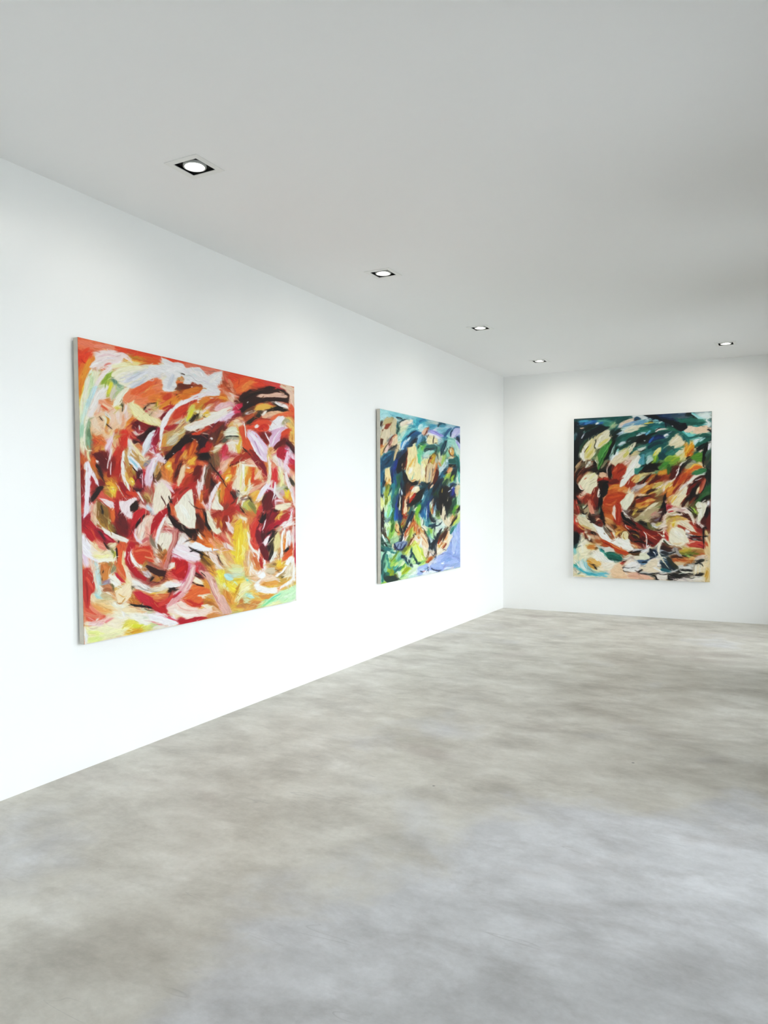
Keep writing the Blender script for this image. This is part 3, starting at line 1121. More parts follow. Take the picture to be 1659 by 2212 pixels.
s b8301f 6 76,2 80,9 88,16
s f0d8c8 1 72,0 78,10 85,19
p f4e0e0 72,23 79,20 85,22 90,17 97,16 98,20 90,26 88,31 93,36 91,45 85,42 79,36 74,30
s f8eeee 5 75,23 80,31 89,42
s ecc8d0 3 80,24 85,33 90,40
s f6e8e8 3.6 86,21 92,18 97,17
p 34140f 88,29 93,23 98,19 101,25 100,31 93,34.5 89,34
s 4c1e14 3 91,31 96,24 99,22
s c8403c 3 87,46 90,48 92,49
s f8f4f0 2.6 82,-1 85,3 89,8
s 40181c 4 96,4 101,7 105,4
s a04a48 6 103,14 108,20 112,26
s c8a468 5 110,10 114,15 117,21
s 8a6a34 5 108,15 113,18 112,23
s b06a5a 5 114,2 118,10 120,18
s f4e4e0 2.4 100,9 104,16 107.5,22
s c8d8e0 3.6 112,26 115,30 118,33
s e8f0f4 1.8 111,29 114,31 117,31
s 98a0a8 2.4 116,34 119,37 119,40
s f0ccc0 3 102,26 108,28 111,30
p bb1f2c 92,44 96,38 102,33 109,32 111,37 106,44 100,50 95,58 93,70 92,76 89,66 90,52
s d03a40 3.6 96,40 102,35 108,34
s 8c1824 4 93,60 94,50 99,43
s e08080 1.8 100,46 105,42 109,38
s 2e1214 3.6 97,57 101,52 106,44
s 3a1a18 1.6 106,44 109,40 112,38
p eec2ae 96,62 100,54 106,46 112,39 118,40 122,43 118,52 116,64 115,76 110,83 104,80 98,74
s f4d4c4 5 106,52 111,47 117,43
s e8a090 5 110,56 113,64 111,74
s f4dcd0 6 101,62 105,56 108,60
s f8efe0 5 106,64 105,69 103,73
s f4e8d8 1.6 99,60 103,56 107,55
p f2d8e0 95,58 97.5,57 97,65 99,72 106,76 105,79 98,76 95,68
s c86868 4 106,76 112,72 115,76
s d88878 5 109,80 114,78 117,73
s 9a3c30 1.4 96,78 103,81 108,84
p b01c28 117,60 120,49 126,40 134,33 141,30 141,36 134,43 129,50 125,60 122,70 118,70
s d03c3c 4 120,56 126,45 137,34
s 8c1420 3 119,64 123,54 129,47
s e4786c 4 119,72 121,64 123,58
p f4e8e4 139,38 138,44 133,53 129,64 127,76 127,86 124,86 123,74 126,62 131,50
s faf4f2 1.6 137.5,41 130,56 125.5,72 125.5,86
s c8907c 1.4 140,42 134,54 129,68
p f0dcc0 120,20 123,10 123,2 130,3 136,8 141,18 141,29 134,33 126,39 121,38
s f4e8d0 6 124,34 126,20 128,8
s e8c8a0 5 133,28 131,18 129,10
s d8b090 3 136,26 135,18 133,12
s 4a1c18 2.4 131,11 135,19 138,27
s 9a4838 1.6 134,28 135,24 136,26
s f0dcdc 4 120,31 121,36 123,38
s f4e0e4 6 139,4 143,12 148,16
s f0c8d0 4 147,3 152,6 156,3
s e04038 4 156,0 150,2 147,6
p ab2c24 141,6 150,3 160,2 164.3,2 164.3,9 156,16 150,24 147,26 148,18 156,8 149,13 144,17
s c84838 5 148,23 154,15 162,6
s 8a2820 3 143,9 150,6 158,4
s 281412 3.6 141,13 144,21 150,28
s 20100e 4 142,15 141.5,26 143,38
s d06038 5 145,25 148,32 152,40
s e09878 3 150,34 156,42 162,50
p f2e8c8 149,28 156,18 164.3,12 164.3,56 160,52 153,42
s f6eed4 8 156,30 160,38 164,46
s f4ecd0 5 154,26 160,20 164.3,16
p 2c1412 141,38 145,40 150,45 156,50 164.3,54 164.3,64 158,61 150,56 145,48
s 3a1c18 4 143,42 151,51 163,59
s e8d0c0 4 138,46 142,48 145,54
s f4e4d4 5 140,45 144,50 147,56
p d8a098 133,58 140,56 148,57 153,64 150,66 142,64 133,62
s b04448 1.2 133,60 140,60 148,62
s b04448 0.8 135,57 141,62 147,66
s c87870 1.6 138,62 144,63 150,64
p f3e8d4 130,64 140,64 150,68 153,74 144,80 142,86 137,88 128,82 129,72
s f6eedc 6 133,68 142,70 147,76
s f4e8d8 5 131,76 137,80 140,84
s ece0cc 6 156,70 160,68 164,66
s f4eef0 6 156,78 161,74 164.3,70
s b8a8a0 1.4 156,66 160,70 164,78
p c8827c 148,56 155,60 154,70 152,78 147,84 146,94 142,106 139,114 136,112 139,100 140,90 143,80 149,72
s d89a90 3 151,60 150,72 145,84
s 9a4844 1.4 154.5,62 154,72 151,79
s b86860 4 145,86 142,98 138,109
s 7c3c38 1.4 147,88 144,100 139,116
s b87840 6 138,86 135,92 130,96
s d8a868 3 134,88 132,92 128,94
s 6a4a30 3 127,80 130,86 134,88
s e8e0d0 4 119,78 123,86 126,92
s 8a7a68 4 117,70 120,78 124,86
s c8a090 4 118,84 121,90 123,96
s 8a5a2c 7 130,94 135,96 138,92
s d8602c 4 139,94 137,100 133,106
s f0d8dc 5 148,92 156,90 164.3,90
s ecc0d0 3 147,96 156,96 164,99
s f4e4e8 5 150,84 158,82 164.3,82
s e0a8bc 2 147,89 154,86 160,86
s f6f0f0 4 155,93 160,96 164.3,96
p ab1c26 147,96 154,100 164.3,101 164.3,123 156,129 148,126 143,118 150,112 151,106
s c82830 9 152,105 158,108 164.3,106
s 8c1420 6 156,118 160,122 164,118
s f8e8e8 1.2 154,111 156,109 158,108
s f8e8e8 1.2 155,113 157,111 159,111
s d86058 6 145,120 150,122 156,125
p f0dcd0 142,108 146,104 151,105 150,110 144,114 140,114
s e8885c 3 151,108 149,112 145,116
p b5202c 83,100 84,88 88,78 93,77 97,80 92,85 89,92 89,100 93,108 100,115 104,122 96,123 88,114 84,108
s d0404a 2.4 86,94 88,85 93,79
s 8a1428 4 86,104 90,112 97,119
s e8a8b0 1.6 89,90 87,98 90,106
p f4e2dc 89,90 91,86 92,92 94,100 100,106 106,110 104,113 96,109 91,102
s f8f0e4 2.4 90.5,89 92,98 99,107
p d0482c 93,90 98,84 106,83 115,85 120,90 125,100 121,104 110,102 104,108 99,104 95,98
s e06a48 6 96,90 104,88 112,88
s c83a2c 6 103,86 112,85 118,88
s e88860 2 95,94 104,92 116,92
s d8704c 2 106,94 114,93 122,95
s b83428 4 101,98 104,103 106,106
s e0946c 2 107,96 115,98 122,100
s c8a878 6 100,110 106,108 111,106
s a88040 4 108,108 111,104 113,101
p 4c2018 112,108 120,109 130,114 139,116 137,124 130,123 120,119 115,116
s 30140f 4 116,110 126,114 136,119
s 8a5a48 1.4 111,102 122,108 138,114
s a86a60 1.4 113,105 125,111 139,114
s d8b8a8 4 122,100 128,105 134,108
s f0d4c8 3 124,96 128,102 133,106
s c8705c 4 130,106 134,109 139,110
p d8ccc8 108,118 112,115 116,118 118,123 114,126 109,123
s b0a0a0 2 112,116 115,121 118,124
s 8c4c44 8 96,120 104,125 114,129
s b87068 3 94,123 104,127 112,131
s a86058 4 106,130 114,133 122,135
s c08048 8 120,129 128,125 134,123
s 241410 3 117,129 119,126 122,124.5
s d89878 4 124,132 130,130 134,127
s 703028 5 132,128 135,120 138,113
s 8a3c30 4 115,133 122,132 130,133
p efe4d8 90,126 98,131 108,135 118,140 130,138 140,129 145,129 148,133 156,131 164.3,130 164.3,136 156,137 146,139 136,143 130,147 118,147 108,143 96,140 92,136
s f4ece4 5 94,130 104,135 116,141
s b8b4b0 4 100,134 108,138 118,143
s 8a8480 1 104,135 112,139 126,145
s ece0c8 5 120,143 130,140 140,135
s f4d8dc 5 146,134 156,133 164,129
s e8b050 6 120,148 130,147 139,143
s e0c090 4 124,150 133,145 140,140
s 1e1210 5 143,143 148,141 153,141
s 30201a 3 143,139 146,142 149,145
p d06a40 109,150 120,148 134,147 143,145 140,154 132,160 120,158
s e08a5c 4 115,152 126,152 136,149
p b2242c 95,145 104,145 112,153 124,159 134,158 143,150 156,142 164.3,137 164.3,148 154,157 144,164 139,174 132,174 120,168 108,162 98,154
s c83a40 6 98,148 108,156 122,162
s d04850 5 130,162 142,154 156,145
s 981c24 4 120,166 129,170 135,172
s d86868 2.4 101,146 110,154 120,158
s f0d4d4 1.4 148,148 156,142 164,139
s e08888 3 158,150 162,146 164.3,144
p 1e120e 88,160 94,161 104,163 112,163 120,166 118,167 108,166 98,165 92,164
s c87830 6 90,154 96,157 103,160
s a86024 5 90,149 93,153 100,156
s 302010 1 92,158 95,156 97,158
s 4a4030 3.6 91,140 92,138 94,137
s e8d0b0 2 105,164 106,162 107,161
p f0d0d0 138,164 147,162 156,156 164.3,156 164.3,179 156,176 144,172 140,169
s f4dcd8 6 146,164 155,162 164,160
s f0b8b0 3.6 150,166 158,166 164.3,168
s f6e8e4 3 142,167 152,169 162,174
s e8b8a8 2.4 154,160 160,160 164.3,158
s f4ecec 1 148,176 149,180 150,182
p f4e0ce 24,64 29,69 36,76 43,80 56,83 64,87 72,86 72,100 70,106 60,104 40,101 33,95 24,88
s f2e8ee 7 25,70 29,82 34,93
s f8f0f4 5 26,79 30,89 37,98
s f0c898 7 40,78 48,86 56,90
s e88878 6 44,76 51,81 56,86
s f0a898 5 48,83 53,86 56,85
s f6e8b8 8 42,93 52,94 64,92
s f8f0c4 6 48,98 58,98 68,96
s f4ecb0 5 64,88 68,92 70,98
p 9c1c30 40,60 47,60 54,64 62,69 66,75 64,79 56,76 50,70 43,69
s 6a1428 5 47,64 53,70 57,77
s c83848 4 56,68 62,72 65,77
s 3a2018 3 53,72 57,79 60,86
s 5a4028 4 56,78 59,84 62,86
s f4e4c0 4 62,82 68,80 73,79
s 7c8048 4 65,88 67,92 69,95
s c8c030 2 69,90 68,94 67,96
p df6a38 70,83 74,78 83,77 85,79 83,87 79,96 77,106 78,114 83,123 83,134 78,126 72,116 69,108 72,98 71,90
s e88048 5 77,81 76,92 74,104
s c84830 3 80,80 79,88 77,96
s 30201c 3 71,86 72,94 72.5,102
s 2c1a14 1.6 73.5,75 73.5,78 73.5,80
s 2c1a14 1.6 81.5,77 82,79 82.5,80
s f0c078 4 79,97 77,106 80,114
s f4e8d8 2.4 82,90 81,98 80,105
p d87a48 70,108 72,108 76,116 82,124 82,132 76,125 71,118
p c83040 69,119 72,118 76,124 82,131 77,132 72,128
s f0c8a0 4 78,108 83,118 88,128
s f4dcc0 5 83,114 87,123 90,133
p a8c4c0 40,102 44,106 47,116 49,128 50,136 44,134 42,120
s c8dcd8 4 42,106 44,118 47,130
s e8e0b8 3 40,108 42,120 42,130
p c87838 49,108 56,104 64,101 64,110 61,120 56,128 51,128 49,118
s d88850 5 53,110 57,115 56,124
s 2a1a10 2.6 51,119 52,117 53,115
s 2a1a10 1.8 51.5,127 53,127.5 54,128
s a08858 5 60,106 64,108 64,114
s b8b088 3.6 62,114 65,110 68,106
s 8a8a70 4 64,118 66,114 68,111
s e8d8c8 5 60,124 64,122 66,118
p f4ecd8 61,124 69,122 74,128 80,134 76,138 66,139 62,132
s f8f4e8 4 64,126 68,132 76,136
s 9a8aa0 4 54,132 59,131 56,136
s a87050 7 52,140 58,138 64,142
s c88860 5 56,136 61,138 65,140
s 6c6440 2.4 64,134 66,138 66,144
p bc3834 25,114 30,111 34,113 38,120 41,130 40,144 36,147 34,158 33,168 30,172 26.5,160 25,138
s d04a40 6 32,116 36,128 38,140
s a82c2c 5 28,118 30,132 31,148
s c84038 6 28,142 30,156 31,168
s e06a50 2.4 34,148 33,158 32,168
s d86850 3 26,156 28,166 30,176
s f0d8e4 6 26,96 29,104 30,110
s e4c8dc 3 25,92 27,100 28,106
s f0ccb8 4 35,103 38,111 39,118
s f4e0c8 2.4 39,120 41,130 44,138
s d8ecdc 4 44,136 47,144 45,150
s b8d8d0 5 42,148 46,152 51,155
s f0d8b0 6 36,148 39,154 42,158
s f8e8d0 1.4 44,134 54,142 66,150
s c8b890 5 50,150 58,151 64,154
s e8c898 5 44,158 52,158 62,162
p f3dcae 69,144 72,139 82,137 90,135 92,143 90,151 83,158 76,160 71,156
s f6e6bc 7 74,143 82,146 87,144
s e0a848 1.4 68,143 74,139 83,136
s e8b058 1.2 73,147 80,151 85,149
s f8ecd0 4 83,136 88,140 89,146
s f4e0c0 6 74,153 78,156 83,154
s f4dca8 6 84,130 87,134 89,138
s b06838 3 72,159 76,160 80,159
p d8604a 27,164 33,160 40,168 48,174 56,177 56,181 46,184 36,185 28,184
s e07a60 5 30,174 40,178 50,179
s e89078 4 34,164 42,171 52,177
s f4e8d8 2 47,177 45,181 42,184
s f4c8c0 1.2 35,176 38,177 41,176.5
s e8a060 7 42,164 52,168 62,170
s f0c890 6 48,162 58,164 66,167
s f0b8b0 5 36,188 48,186 60,181
s e88888 2.4 46,189 56,185 66,180
s f0d0d0 5 33,190 42,190 52,188
s f0e8c8 4 66,162 70,164 74,164
s f6f2e4 2 68,160 73,164 79,161
s f4e4c0 10 76,170 82,172 90,172
s f8ecd0 6 70,178 80,180 90,178
s f8f8f0 3 79,164 79.5,172 81.5,180
s e8a070 5 92,167 98,169 104,170
s dcd0b0 5 106,169 112,170 118,170
s c8c8a0 4 114,173 118,172 120,169
p f4eed8 88,174 98,172 110,175 118,176 120,182 117,188 110,192 104,190 98,185 90,182
s f8f4e4 7 96,179 108,183 115,184
s d8dcc8 3.6 108,180 113,179 117,177
s f8f4e8 5 105,188 111,190 116,189
p f2dee4 115,175 125,173 138,176 148,179 154,183 156,188 143,191 130,185 120,182
s f6ecf0 5 120,176 133,179 146,184
s e8b8c4 1.4 124,184 132,185 140,189
s f0d8c0 4 124,188 133,189 140,190
s e07080 1.4 118,185 128,189 139,191
p c23a48 134,174 142,174 145,180 154,184 164.3,179 164.3,189 156,189 144,182
s a82434 5 156,185 160,183 164.3,182
s d85868 3 137,176 144,181 152,185
p f2ecb4 27,190 36,193 48,193 64,193 76,188 88,186 86,196 76,202 56,207 40,212 30,215
s f4f0c0 9 34,196 50,198 66,196
s f8e8c8 9 62,188 72,190 80,188
s e4ec90 6 30,201 42,201 52,202
s dcec90 6 32,210 42,209 52,206
s e8e8b0 4 48,205 62,204 74,201
s e4d860 6 82,190 90,187 100,187
s d8d840 4 92,191 102,191 112,192
s d8a838 6 88,199 100,196 112,193
s e0b048 5 86,200 94,199 102,197
s c8902c 2.4 88,201 96,198 104,197
s d8d878 5 108,194 116,192 122,190
s b8c890 4 118,191 124,190 129,192
s e4e0d0 4 122,193 130,192 138,192
s f4f0f0 5 28.5,196 28.5,206 28.5,215
s f0e8b0 3 30,190 29,196 31,200
@D
g b44a34 -1,-1 157,-1 157,80 -1,80
g d89858 -1,70 157.5,70 157.5,140 -1,140
g d8b868 -1,130 157.5,130 157.5,157 70,174 -1,189
s b02c30 7 0,10 4,5 10,2
s e8a8a0 4 0,10 3,6 6,4
p f0e4d0 7,9 11,5 16,4 17,10 17,20 19,28 20,35 20,48 19,58 13,58 6,53 1,47 -1,40 -1,20 3,13
s f6eed8 9 4,23 8,33 13,46
s f4ead4 7 11,14 10,23 12,30
s ecdcc4 2.4 15,8 16,18 17,27
s f8f2e4 6 6,46 11,51 16,54
s d8ccb8 0.8 2,30 8,40 14,52
s a83a38 6 19,4 19,13 19,22
s 8a2c28 4 22,10 21,18 20,25
s 3a1c18 1.4 11,21 15,25 21,29
s 582018 1.2 18,29 26,30 33,32
s d86a30 11 27,12 28,20 29,28
s c85828 5 23,20 25,26 27,31
s 7a2c20 6 33,12 34,20 35,25
s a83c2c 6 35,4 33,10 33,16
s 5a2a22 5 42,0 42,6 40,11
s f0d8d8 2.8 23,0 24,8 26,16 29,22 33,27
s e8c0c0 1.4 21,12 23,15 22,18
s f0c8d0 4 37,28 36,26 40,25
p f4dfe0 49,-1 52,-1 46,7 42,14 40,22 40,34 38,33 38.5,20 42,9
s f8eeee 1.4 49,1 41,14 39.2,30
s d8c890 5 49,6 51,12 49,20
s 988038 2.4 53,6 53,15 53,24
s c8b060 2 51,12 51.5,18 52,23
p f2e8d4 43,27 45,21 48,14 50,13 50,22 57,28 59,31 58,35 48,33 43,32
s f6eedc 5 46,29 53,30 57,33
s f4e8d4 3 48,15 47,22 47,27
s e89038 9 59,4 58,11 57,18
s d86a30 6 64,6 63,14 60,22
s b83c28 11 68,16 66,26 64,36
s 8a4030 6 64,26 60,34 59,42
s 5a1c14 5 72,6 73,12 74,18
s c86048 4 74,6 70,2 65,-1
s 2c1410 1.3 61,-1 68,8 77,18
s 302c28 3 75,14 78,11 80,8
s 9a9890 5 77,8 79,13 82,11
s f0e0b0 6 74,2 80,4 85,5
s e8c850 5 86,3 88,5 90,3
p f3e3c4 83,8 88,10 93,8 94,2 91,-1 96,-1 96,8 90,12 84,13 80,16 78,25 77,21 79,14
s f4e8d0 2.4 83,13 80,18 78,24
s f0d8c8 5 70,1 74,3 78,6
s c83a40 4 77,26 78,30 79,34
p f4e4d0 86,17 90,14 92,15 88,19 85,23 84,29 83,27 84,21
s f0c8b0 4 95,5 102,2 108,0
s c8705c 3 96,8 104,5 112,0
s e8b860 6 98,12 102,9 108,7
s e8a848 7 101,18 105,13 106,9
s 989460 7 92,21 97,26 100,31
s c8b858 5 88,24 92,30 96,34
s 8a8a40 4 97,27 101,33 103,38
s 3a2a18 1.2 92,14 95,19 98,24
s b8c070 4 90,31 87,27 86,23
s f0d8a0 3 103,27 104.5,29 105,30
s e0a048 5 108,24 106,31 104,36
p f0d8e4 107,12 110,5 115,-1 122,-1 120,4 115,9 111,15 108,20 104,20
s f4e8ee 4 116,1 112,7 109,13
s f0c0a0 4 104,20 108,17 111,16
s e8d8e8 4 119,2 123,4 127,6
p 6c1420 115,17 118,9 124,7 130,12 130,18 125,24 123,29 117,32 114,38
s 981c38 6 121,7 120,15 119,23
s 5a2818 6 116,18 114,24 113,30
s 400f18 4 128,9 127,18 125,24
s f8f0f2 2 129,3 127,13 123,27
s f4e0e4 1.4 115,25 113,31 113,36
s c8a8b0 4 137,5 140,10 138,13
s e8e0d8 4 130,9 134,14 138,18
s 606840 3 142,2 146,4 144,6
s c8c8b0 5 132,4 138,2 142,1
s ecc848 6 145,8 147,13 149,18
s d89838 4 149,6 150,12 151,17
p f4d8d4 149,6 153,3 156,15 157,30 154,25 152,15
s f0c8c8 4 151,0 153,8 154.5,16
p f4e0c0 128,28 134,25 142,24 151,23 150,28 145,32 136,34 129,32
s f8ecd0 5 133,29 140,28 148,25
s e88878 3 130,20 135,19 140,20
s f4b8a8 1.6 131,21 137,20 142,23
s 903038 6 130,18 125,28 133,23
s 281818 3 126,32 129,34 133,34
p b83a30 110,28 110,34 106,40 103,47 101,54 101,68 101,78 96,70 94,58 96,47 103,41
s d05848 6 102,46 98,54 97,64
s c84040 5 105,38 108,32 110,26
s d88050 6 98,38 95,46 93,54
s c87840 4 93,37 98,40 102,40
p 70101f 111,42 117,38 125,34 133,35 129,42 128,50 133,50 140,47 140,52 130,57 124,62 118,66 114,72 114,83 118,88 120,96 119,103 114,98 111,88 107,82 104,72 103,60 106,52
s 981830 6 126,38 124,46 118,56
s a81c34 7 133,50 126,54 118,60
s 8a1838 7 106,60 108,72 111,84
s 500c18 5 112,62 113,74 116,86
s 381018 6 113,40 111,46 108,52
s c83850 4 110,52 109,58 108,64
s d87878 2.6 111,54 108,58 109,60
s a82030 6 116,92 118,98 119,101
s f0d8d8 1.4 116.5,46 114,54 112,64
s b82c40 5 140,46 145,44 150,38
s c82838 5 130,46 136,50 140,49
p d8a040 129,38 134,36 138,37 137,42 133,46 129,43
s f0c868 2.4 131,40 134,39 134,44
s c8b080 4 139,40 143,39 145,43
s b02c30 6 140,42 145,40 150,35
s e8a8b0 3 150,34 152,32 152,40
p c8707c 113,76 115,71 120,68 123,64 122,72 118,80 115,84
s f0d8d8 5 115,78 117,74 119,72
s f4e8e8 3 114,76 116,75 119,73
s 301820 5 120,86 123,76 128,66
s 28181c 2.4 118,66 124,63 130,62
s 504830 3 122,80 126,72 130,64
s 6a6240 3 122,98 124,88 127,78
s 302818 1.2 120,103 125,90 130,76
s 302818 1.2 123,100 127,86 131,70
p dcc890 129,66 134,63 136,68 134,76 132,86 128,90 127,82 128,74
s e8d8a8 4 132,66 131,76 130,86
s c0a870 3 135,70 133,80 131,88
s e4d8c0 4 130,92 126,98 122,104
s f0ece0 5 128,92 125,98 123,103
s f0dcd8 4 137,54 142,52 148,50
p f4e4dc 143,48 150,51 149,46 152,40 153,47 157,52 153,54 148,54 143,56 138,60 136,58 142,53
s f8f0ec 1.6 139,50 146,51 155,52
s f8f0ec 1.4 152,40 149,50 144,56
s f4e8e0 1.6 143,54 137,59 134,62
s c8a888 4 133,62 136,58 139,56
p f3e8de 142,58 144,59 141,70 139,80 140,90 139,98 136,102 137,90 137,80 139,68
s f8f4ec 1.4 142,61 139,74 138.5,88 138,98
p f0e4dc 145,62 149,61 150,65 147,76 144,88 144,92 143,86 144,74
s f8f0e8 2.4 147.5,63 145.5,74 144,88
s e8e0e8 3 151,68 149,76 148,83
s e8b080 4 141,68 141,76 142,82
s d87838 3 142,72 143,78 143,84
s 201810 5 148,84 146,88 142,92
s 302018 3 142,90 144,94 139,96
s d8602c 10 151,86 148,92 142,98
s c85028 4 154,78 153,85 151,90
s f4d8d0 1.2 153,66 153.5,80 154,95
s d8a0a8 1.4 156,56 156,70 156,90
s b82c48 2 156.5,78 156.5,95 156.5,110
s f0d0c8 1.6 154,56 153,62 152.5,68
p c84838 40,32 44,34 56,36 62,33 72,33 76,35 70,42 64,48 56,48 48,44
s 9a3020 9 45,41 52,38 48,34
s 8a2c1c 8 62,42 60,52 58,60
s b03c28 6 70,36 68,43 64,50
s 30180f 6 24,42 27,50 30,58
s 5a2c18 6 25,58 29,50 32,42
s d8622c 3 29,36 31,43 34,50
s 28120f 4 32,36 37,43 42,50
s b85828 6 52,44 54,52 54,60
s d8903c 4 50,46 54,50 56,56
p efe4c8 35,31 37,33 40,40 44,45 46,50 51,56 56,62 55,64 51,64 49,66 43,62 39,56 36,48
s f6eed8 4 37,36 41,48 49,60
s d8d0b8 2.4 36,42 40,52 46,62
s f0dcd0 2.4 50,56 53,60 55.5,63
s 1e0f0c 3.6 34,44 37,54 42,62
p 2a130f -1,50 6,56 13,60 19,60 26,60 24,68 20,76 12,70 4,62 -1,60
s 4a2014 5 13,62 18,66 20,74
s 6a3418 4 25,56 29,64 34,70
s b86028 7 33,62 38,66 43,69
s d86a2c 8 26,70 32,76 40,83
s f4ecdc 2.6 24,65 27,70 31,74
s e88838 4 34,78 40,80 44,85
s c84028 4 42,64 52,70 60,76
p c85c50 54,64 60,69 66,74 69,80 62,77 56,72
s d88070 3 56,66 62,73 68,79
s e89870 3 48,70 53,75 59,80
s f0a890 2 40,72 44,80 50,86
p f0d4d4 61,49 66,49 68,53 66,57 72,64 72,66 66,61 64,55
s f4e4e0 2.4 63,50 65,53 69,60
s f4d8dc 2.4 68,53 71,58 72,62
s f0c8a0 2.4 64,66 66,72 69,78
p ead2cc 58,80 62,76 66,80 72,84 72,88 66,86 60,83
s f0dcd4 2.4 62,78 66,83 71,86
p ecc458 79,46 84,44 88,49 90,58 92,64 91,76 93,83 90,90 86,90 87,100 83,107 74,107 66,104 70,96 74,88 72,78 74,66 78,56
s f0cc48 9 84,50 84,62 82,74
s e8b838 6 78,56 76,68 75,78
s f4dc70 5 87,56 86,68 84,80
s f4d868 1.6 82,64 80,80 78,96
s ecd048 9 73,93 78,98 80,104
s f4e470 6 84,86 86,90 85,98
s f8f0a8 3 86,84 87,87 86,90
s e0a860 6 72,42 74,48 70,54
s e09848 6 88,56 86,46 84,40
s f4e4c8 4 81,41 85,44 90,46
s f4ecd0 2.4 87,43 90,47 89,50
s 2a1c10 1 82,29 84,32 87,36
s e0e0a0 3 92,64 93,72 92,80
p f0e0d0 90,62 93,66 96,79 100,86 106,90 105,93 98,88 93,80
s f4ece0 1.6 91.5,64 94,74 99,86 105,91
s d85848 5 96,76 101,83 106,86
s f0a080 2.4 100,81 103,84 105,82
s c85828 6 100,94 102,100 105,106
s d87050 6 96,92 99,99 102,106
s f0e4e0 2.2 108,86 106,98 103.5,111
s f0d8d0 2 96,88 101,96 106,101
s a84028 4 108,98 110,106 111,111
s c86040 5 111,94 114,100 116,106
s f4e0dc 2.8 114,98 115,108 116,116
p f4ecf0 11,82 16,78 21,76 26,80 34,83 42,86 51,86.5 51,88 42,88 32,89 24,88 16,85
s f8f4f8 3 15,81 26,85 40,87
s d0d8e8 1.6 20,85 30,87 42,87
p ece0dc -1,70 4,68 9,70 11,76 12,82 6,88 -1,88
s f4ecec 4 2,74 8,76 8,82
s e0d0c8 2.4 0,65 4,66 9,70
s 241814 2.4 12,86 20,89 28,92 30,97
s 302418 1.4 11,84 18,88 24,88
s 1c1410 2 27,98 30,96.5 34,96
p f2dfe4 -1,83 6,87 14,89 22,93 27,98 27,102 18,101 8,99 -1,95
s f6ecf0 4 2,88 12,92 22,98
s e8b8cc 2 0,96 10,100 25,103
s f0cfd8 2 4,85 14,90 23,95
s d07088 2 6,89 12,88 16,90
p e8d4c8 33,90 40,89 47,91 50,98 52,106 56,110 60,113 54,114 48,113 46,106 40,98
s f0e0d4 3 38,91 45,97 50,108
s e8b8a0 2.4 42,90 49,95 54,104
s c89030 6 32,97 36,100 42,105
s 6c4c24 5 30,99 35,103 40,108
s a88050 3 34,96 38,101 43,106
s 2c1c14 1.2 50,94 54,102 58,108
s f4ece0 1.4 54,88 56,96 60,106
s e8d890 2 52,90 58,98 64,105
s e8c890 4 56,98 62,104 68,109
s e0a878 4 64,94 68,100 74,106
s f0d8b0 1.6 58,101 64,108 72,118
p b81f2c -1,101 6,101 11,105 11,112 9,118 8,126 3,128 -1,128
s d02c34 5 2,104 5,112 4,120
s 8c1424 3 0,118 3,122 5,126
p dd9ca4 10,105 18,107 21,110 19,118 15,129 12,139 9,146 4,151 -1,154 -1,129 6,128 10,120 12,112
s f0c0c8 3.6 15,109 12,122 6,134
s e8b0ac 4 18,112 14,127 9,141
s f4d8d8 3 4,131 2,140 0,148
s c03a4c 2 12,109 10,118 6,126
s e08898 3 11,106 15,108 19,109
s f0d0c0 3 13,133 10,142 4,150
p c83a44 20,104 26,104 32,112 26,116 28,122 22,118 19,114
s d05058 4 22,106 27,112 26,118
s 4c1c18 4 20,119 24,122 30,125
s a84c50 6 26,110 32,118 37,124
p dba09c 25,114 29,116 34,116 38,118 43,123 45,130 49,133 50,142 52,151 56,148 59,149 60,154 65,161 70,172 63,175 58,174 56,165 50,156 45,149 43,140 41,133 37,129 32,123 26,118
s e8c0b8 4 30,117 38,123 43,132
s d8a8a8 6 40,126 44,136 48,148
s c0807c 2 44,136 48,148 56,162
s e4bcb0 4 48,140 52,153 60,166
s f0d0c8 1.4 46,137 51,150 58,164
s e8c4b0 5 58,156 62,164 68,172
s 8a3430 1.6 28,118 32,123 35,126
s f4e4dc 1.6 25,115 30,118 37,126
s b87a6c 1.4 57,160 61,168 64,174
p f2d8b0 17,129 20,124 24,126 29,129 30,135 25,134 19,132
s f4e4c8 2.4 20,129 25,130 29,133
s 5a1c1c 1.4 16,131 24,135 31,138
s 281010 1.2 29,135 32,137 33,138
p df7038 13,139 18,134 26,137 34,138 40,141 40,147 33,148 24,148 20,145 14,144
s e88848 5 18,140 26,141 36,143
s d85830 4 12,143 18,145 24,147
s d89038 4 34,131 37,137 40,142
s e8a838 4 42,114 44,118 47,122
p e6c0a0 23,150 30,149 34,147 42,147 42,150 34,154 26,153
s f4e4c8 2.4 24,150.5 30,151 36,149
s c88838 5 34,156 40,154 44,157
s a86a30 4 33,158 40,160 44,162
s d8a060 4 38,150 44,152 48,156
p c83a30 3,153 8,150 14,147 22,149 26,154 31,157 30,164 22,165 13,164 6,159
s d85038 5 8,154 16,152 24,156
s b02c28 4 12,160 20,161 27,162
p f2e0c4 30,162 37,161 43,165 40,168 32,166
p f0cdb8 -1,152 6,160 16,166 28,168 40,168 44,170 34,177 23,180 12,183 5,180 -1,177
s f4dcd0 6 3,164 13,170 26,173
s f0b8a8 3 2,158 12,165 26,168
s f8e8e0 4 6,177 15,179 26,176
s e8a898 1.6 4,172 16,174 30,172
s f4e4dc 2.4 12,182 20,179 32,174
p ae2030 -1,179 6,182 14,184 24,181 34,178 38,180 24,184 10,187 -1,189
s c03040 2 4,185 16,185 30,181
s d89868 6 44,170 50,174 54,176
s c88850 5 38,178 45,176 52,175
s e0b090 4 46,166 53,171 56,174
s b87840 4 44,160 50,164 54,168
s d89868 4 48,160 56,166 57,172
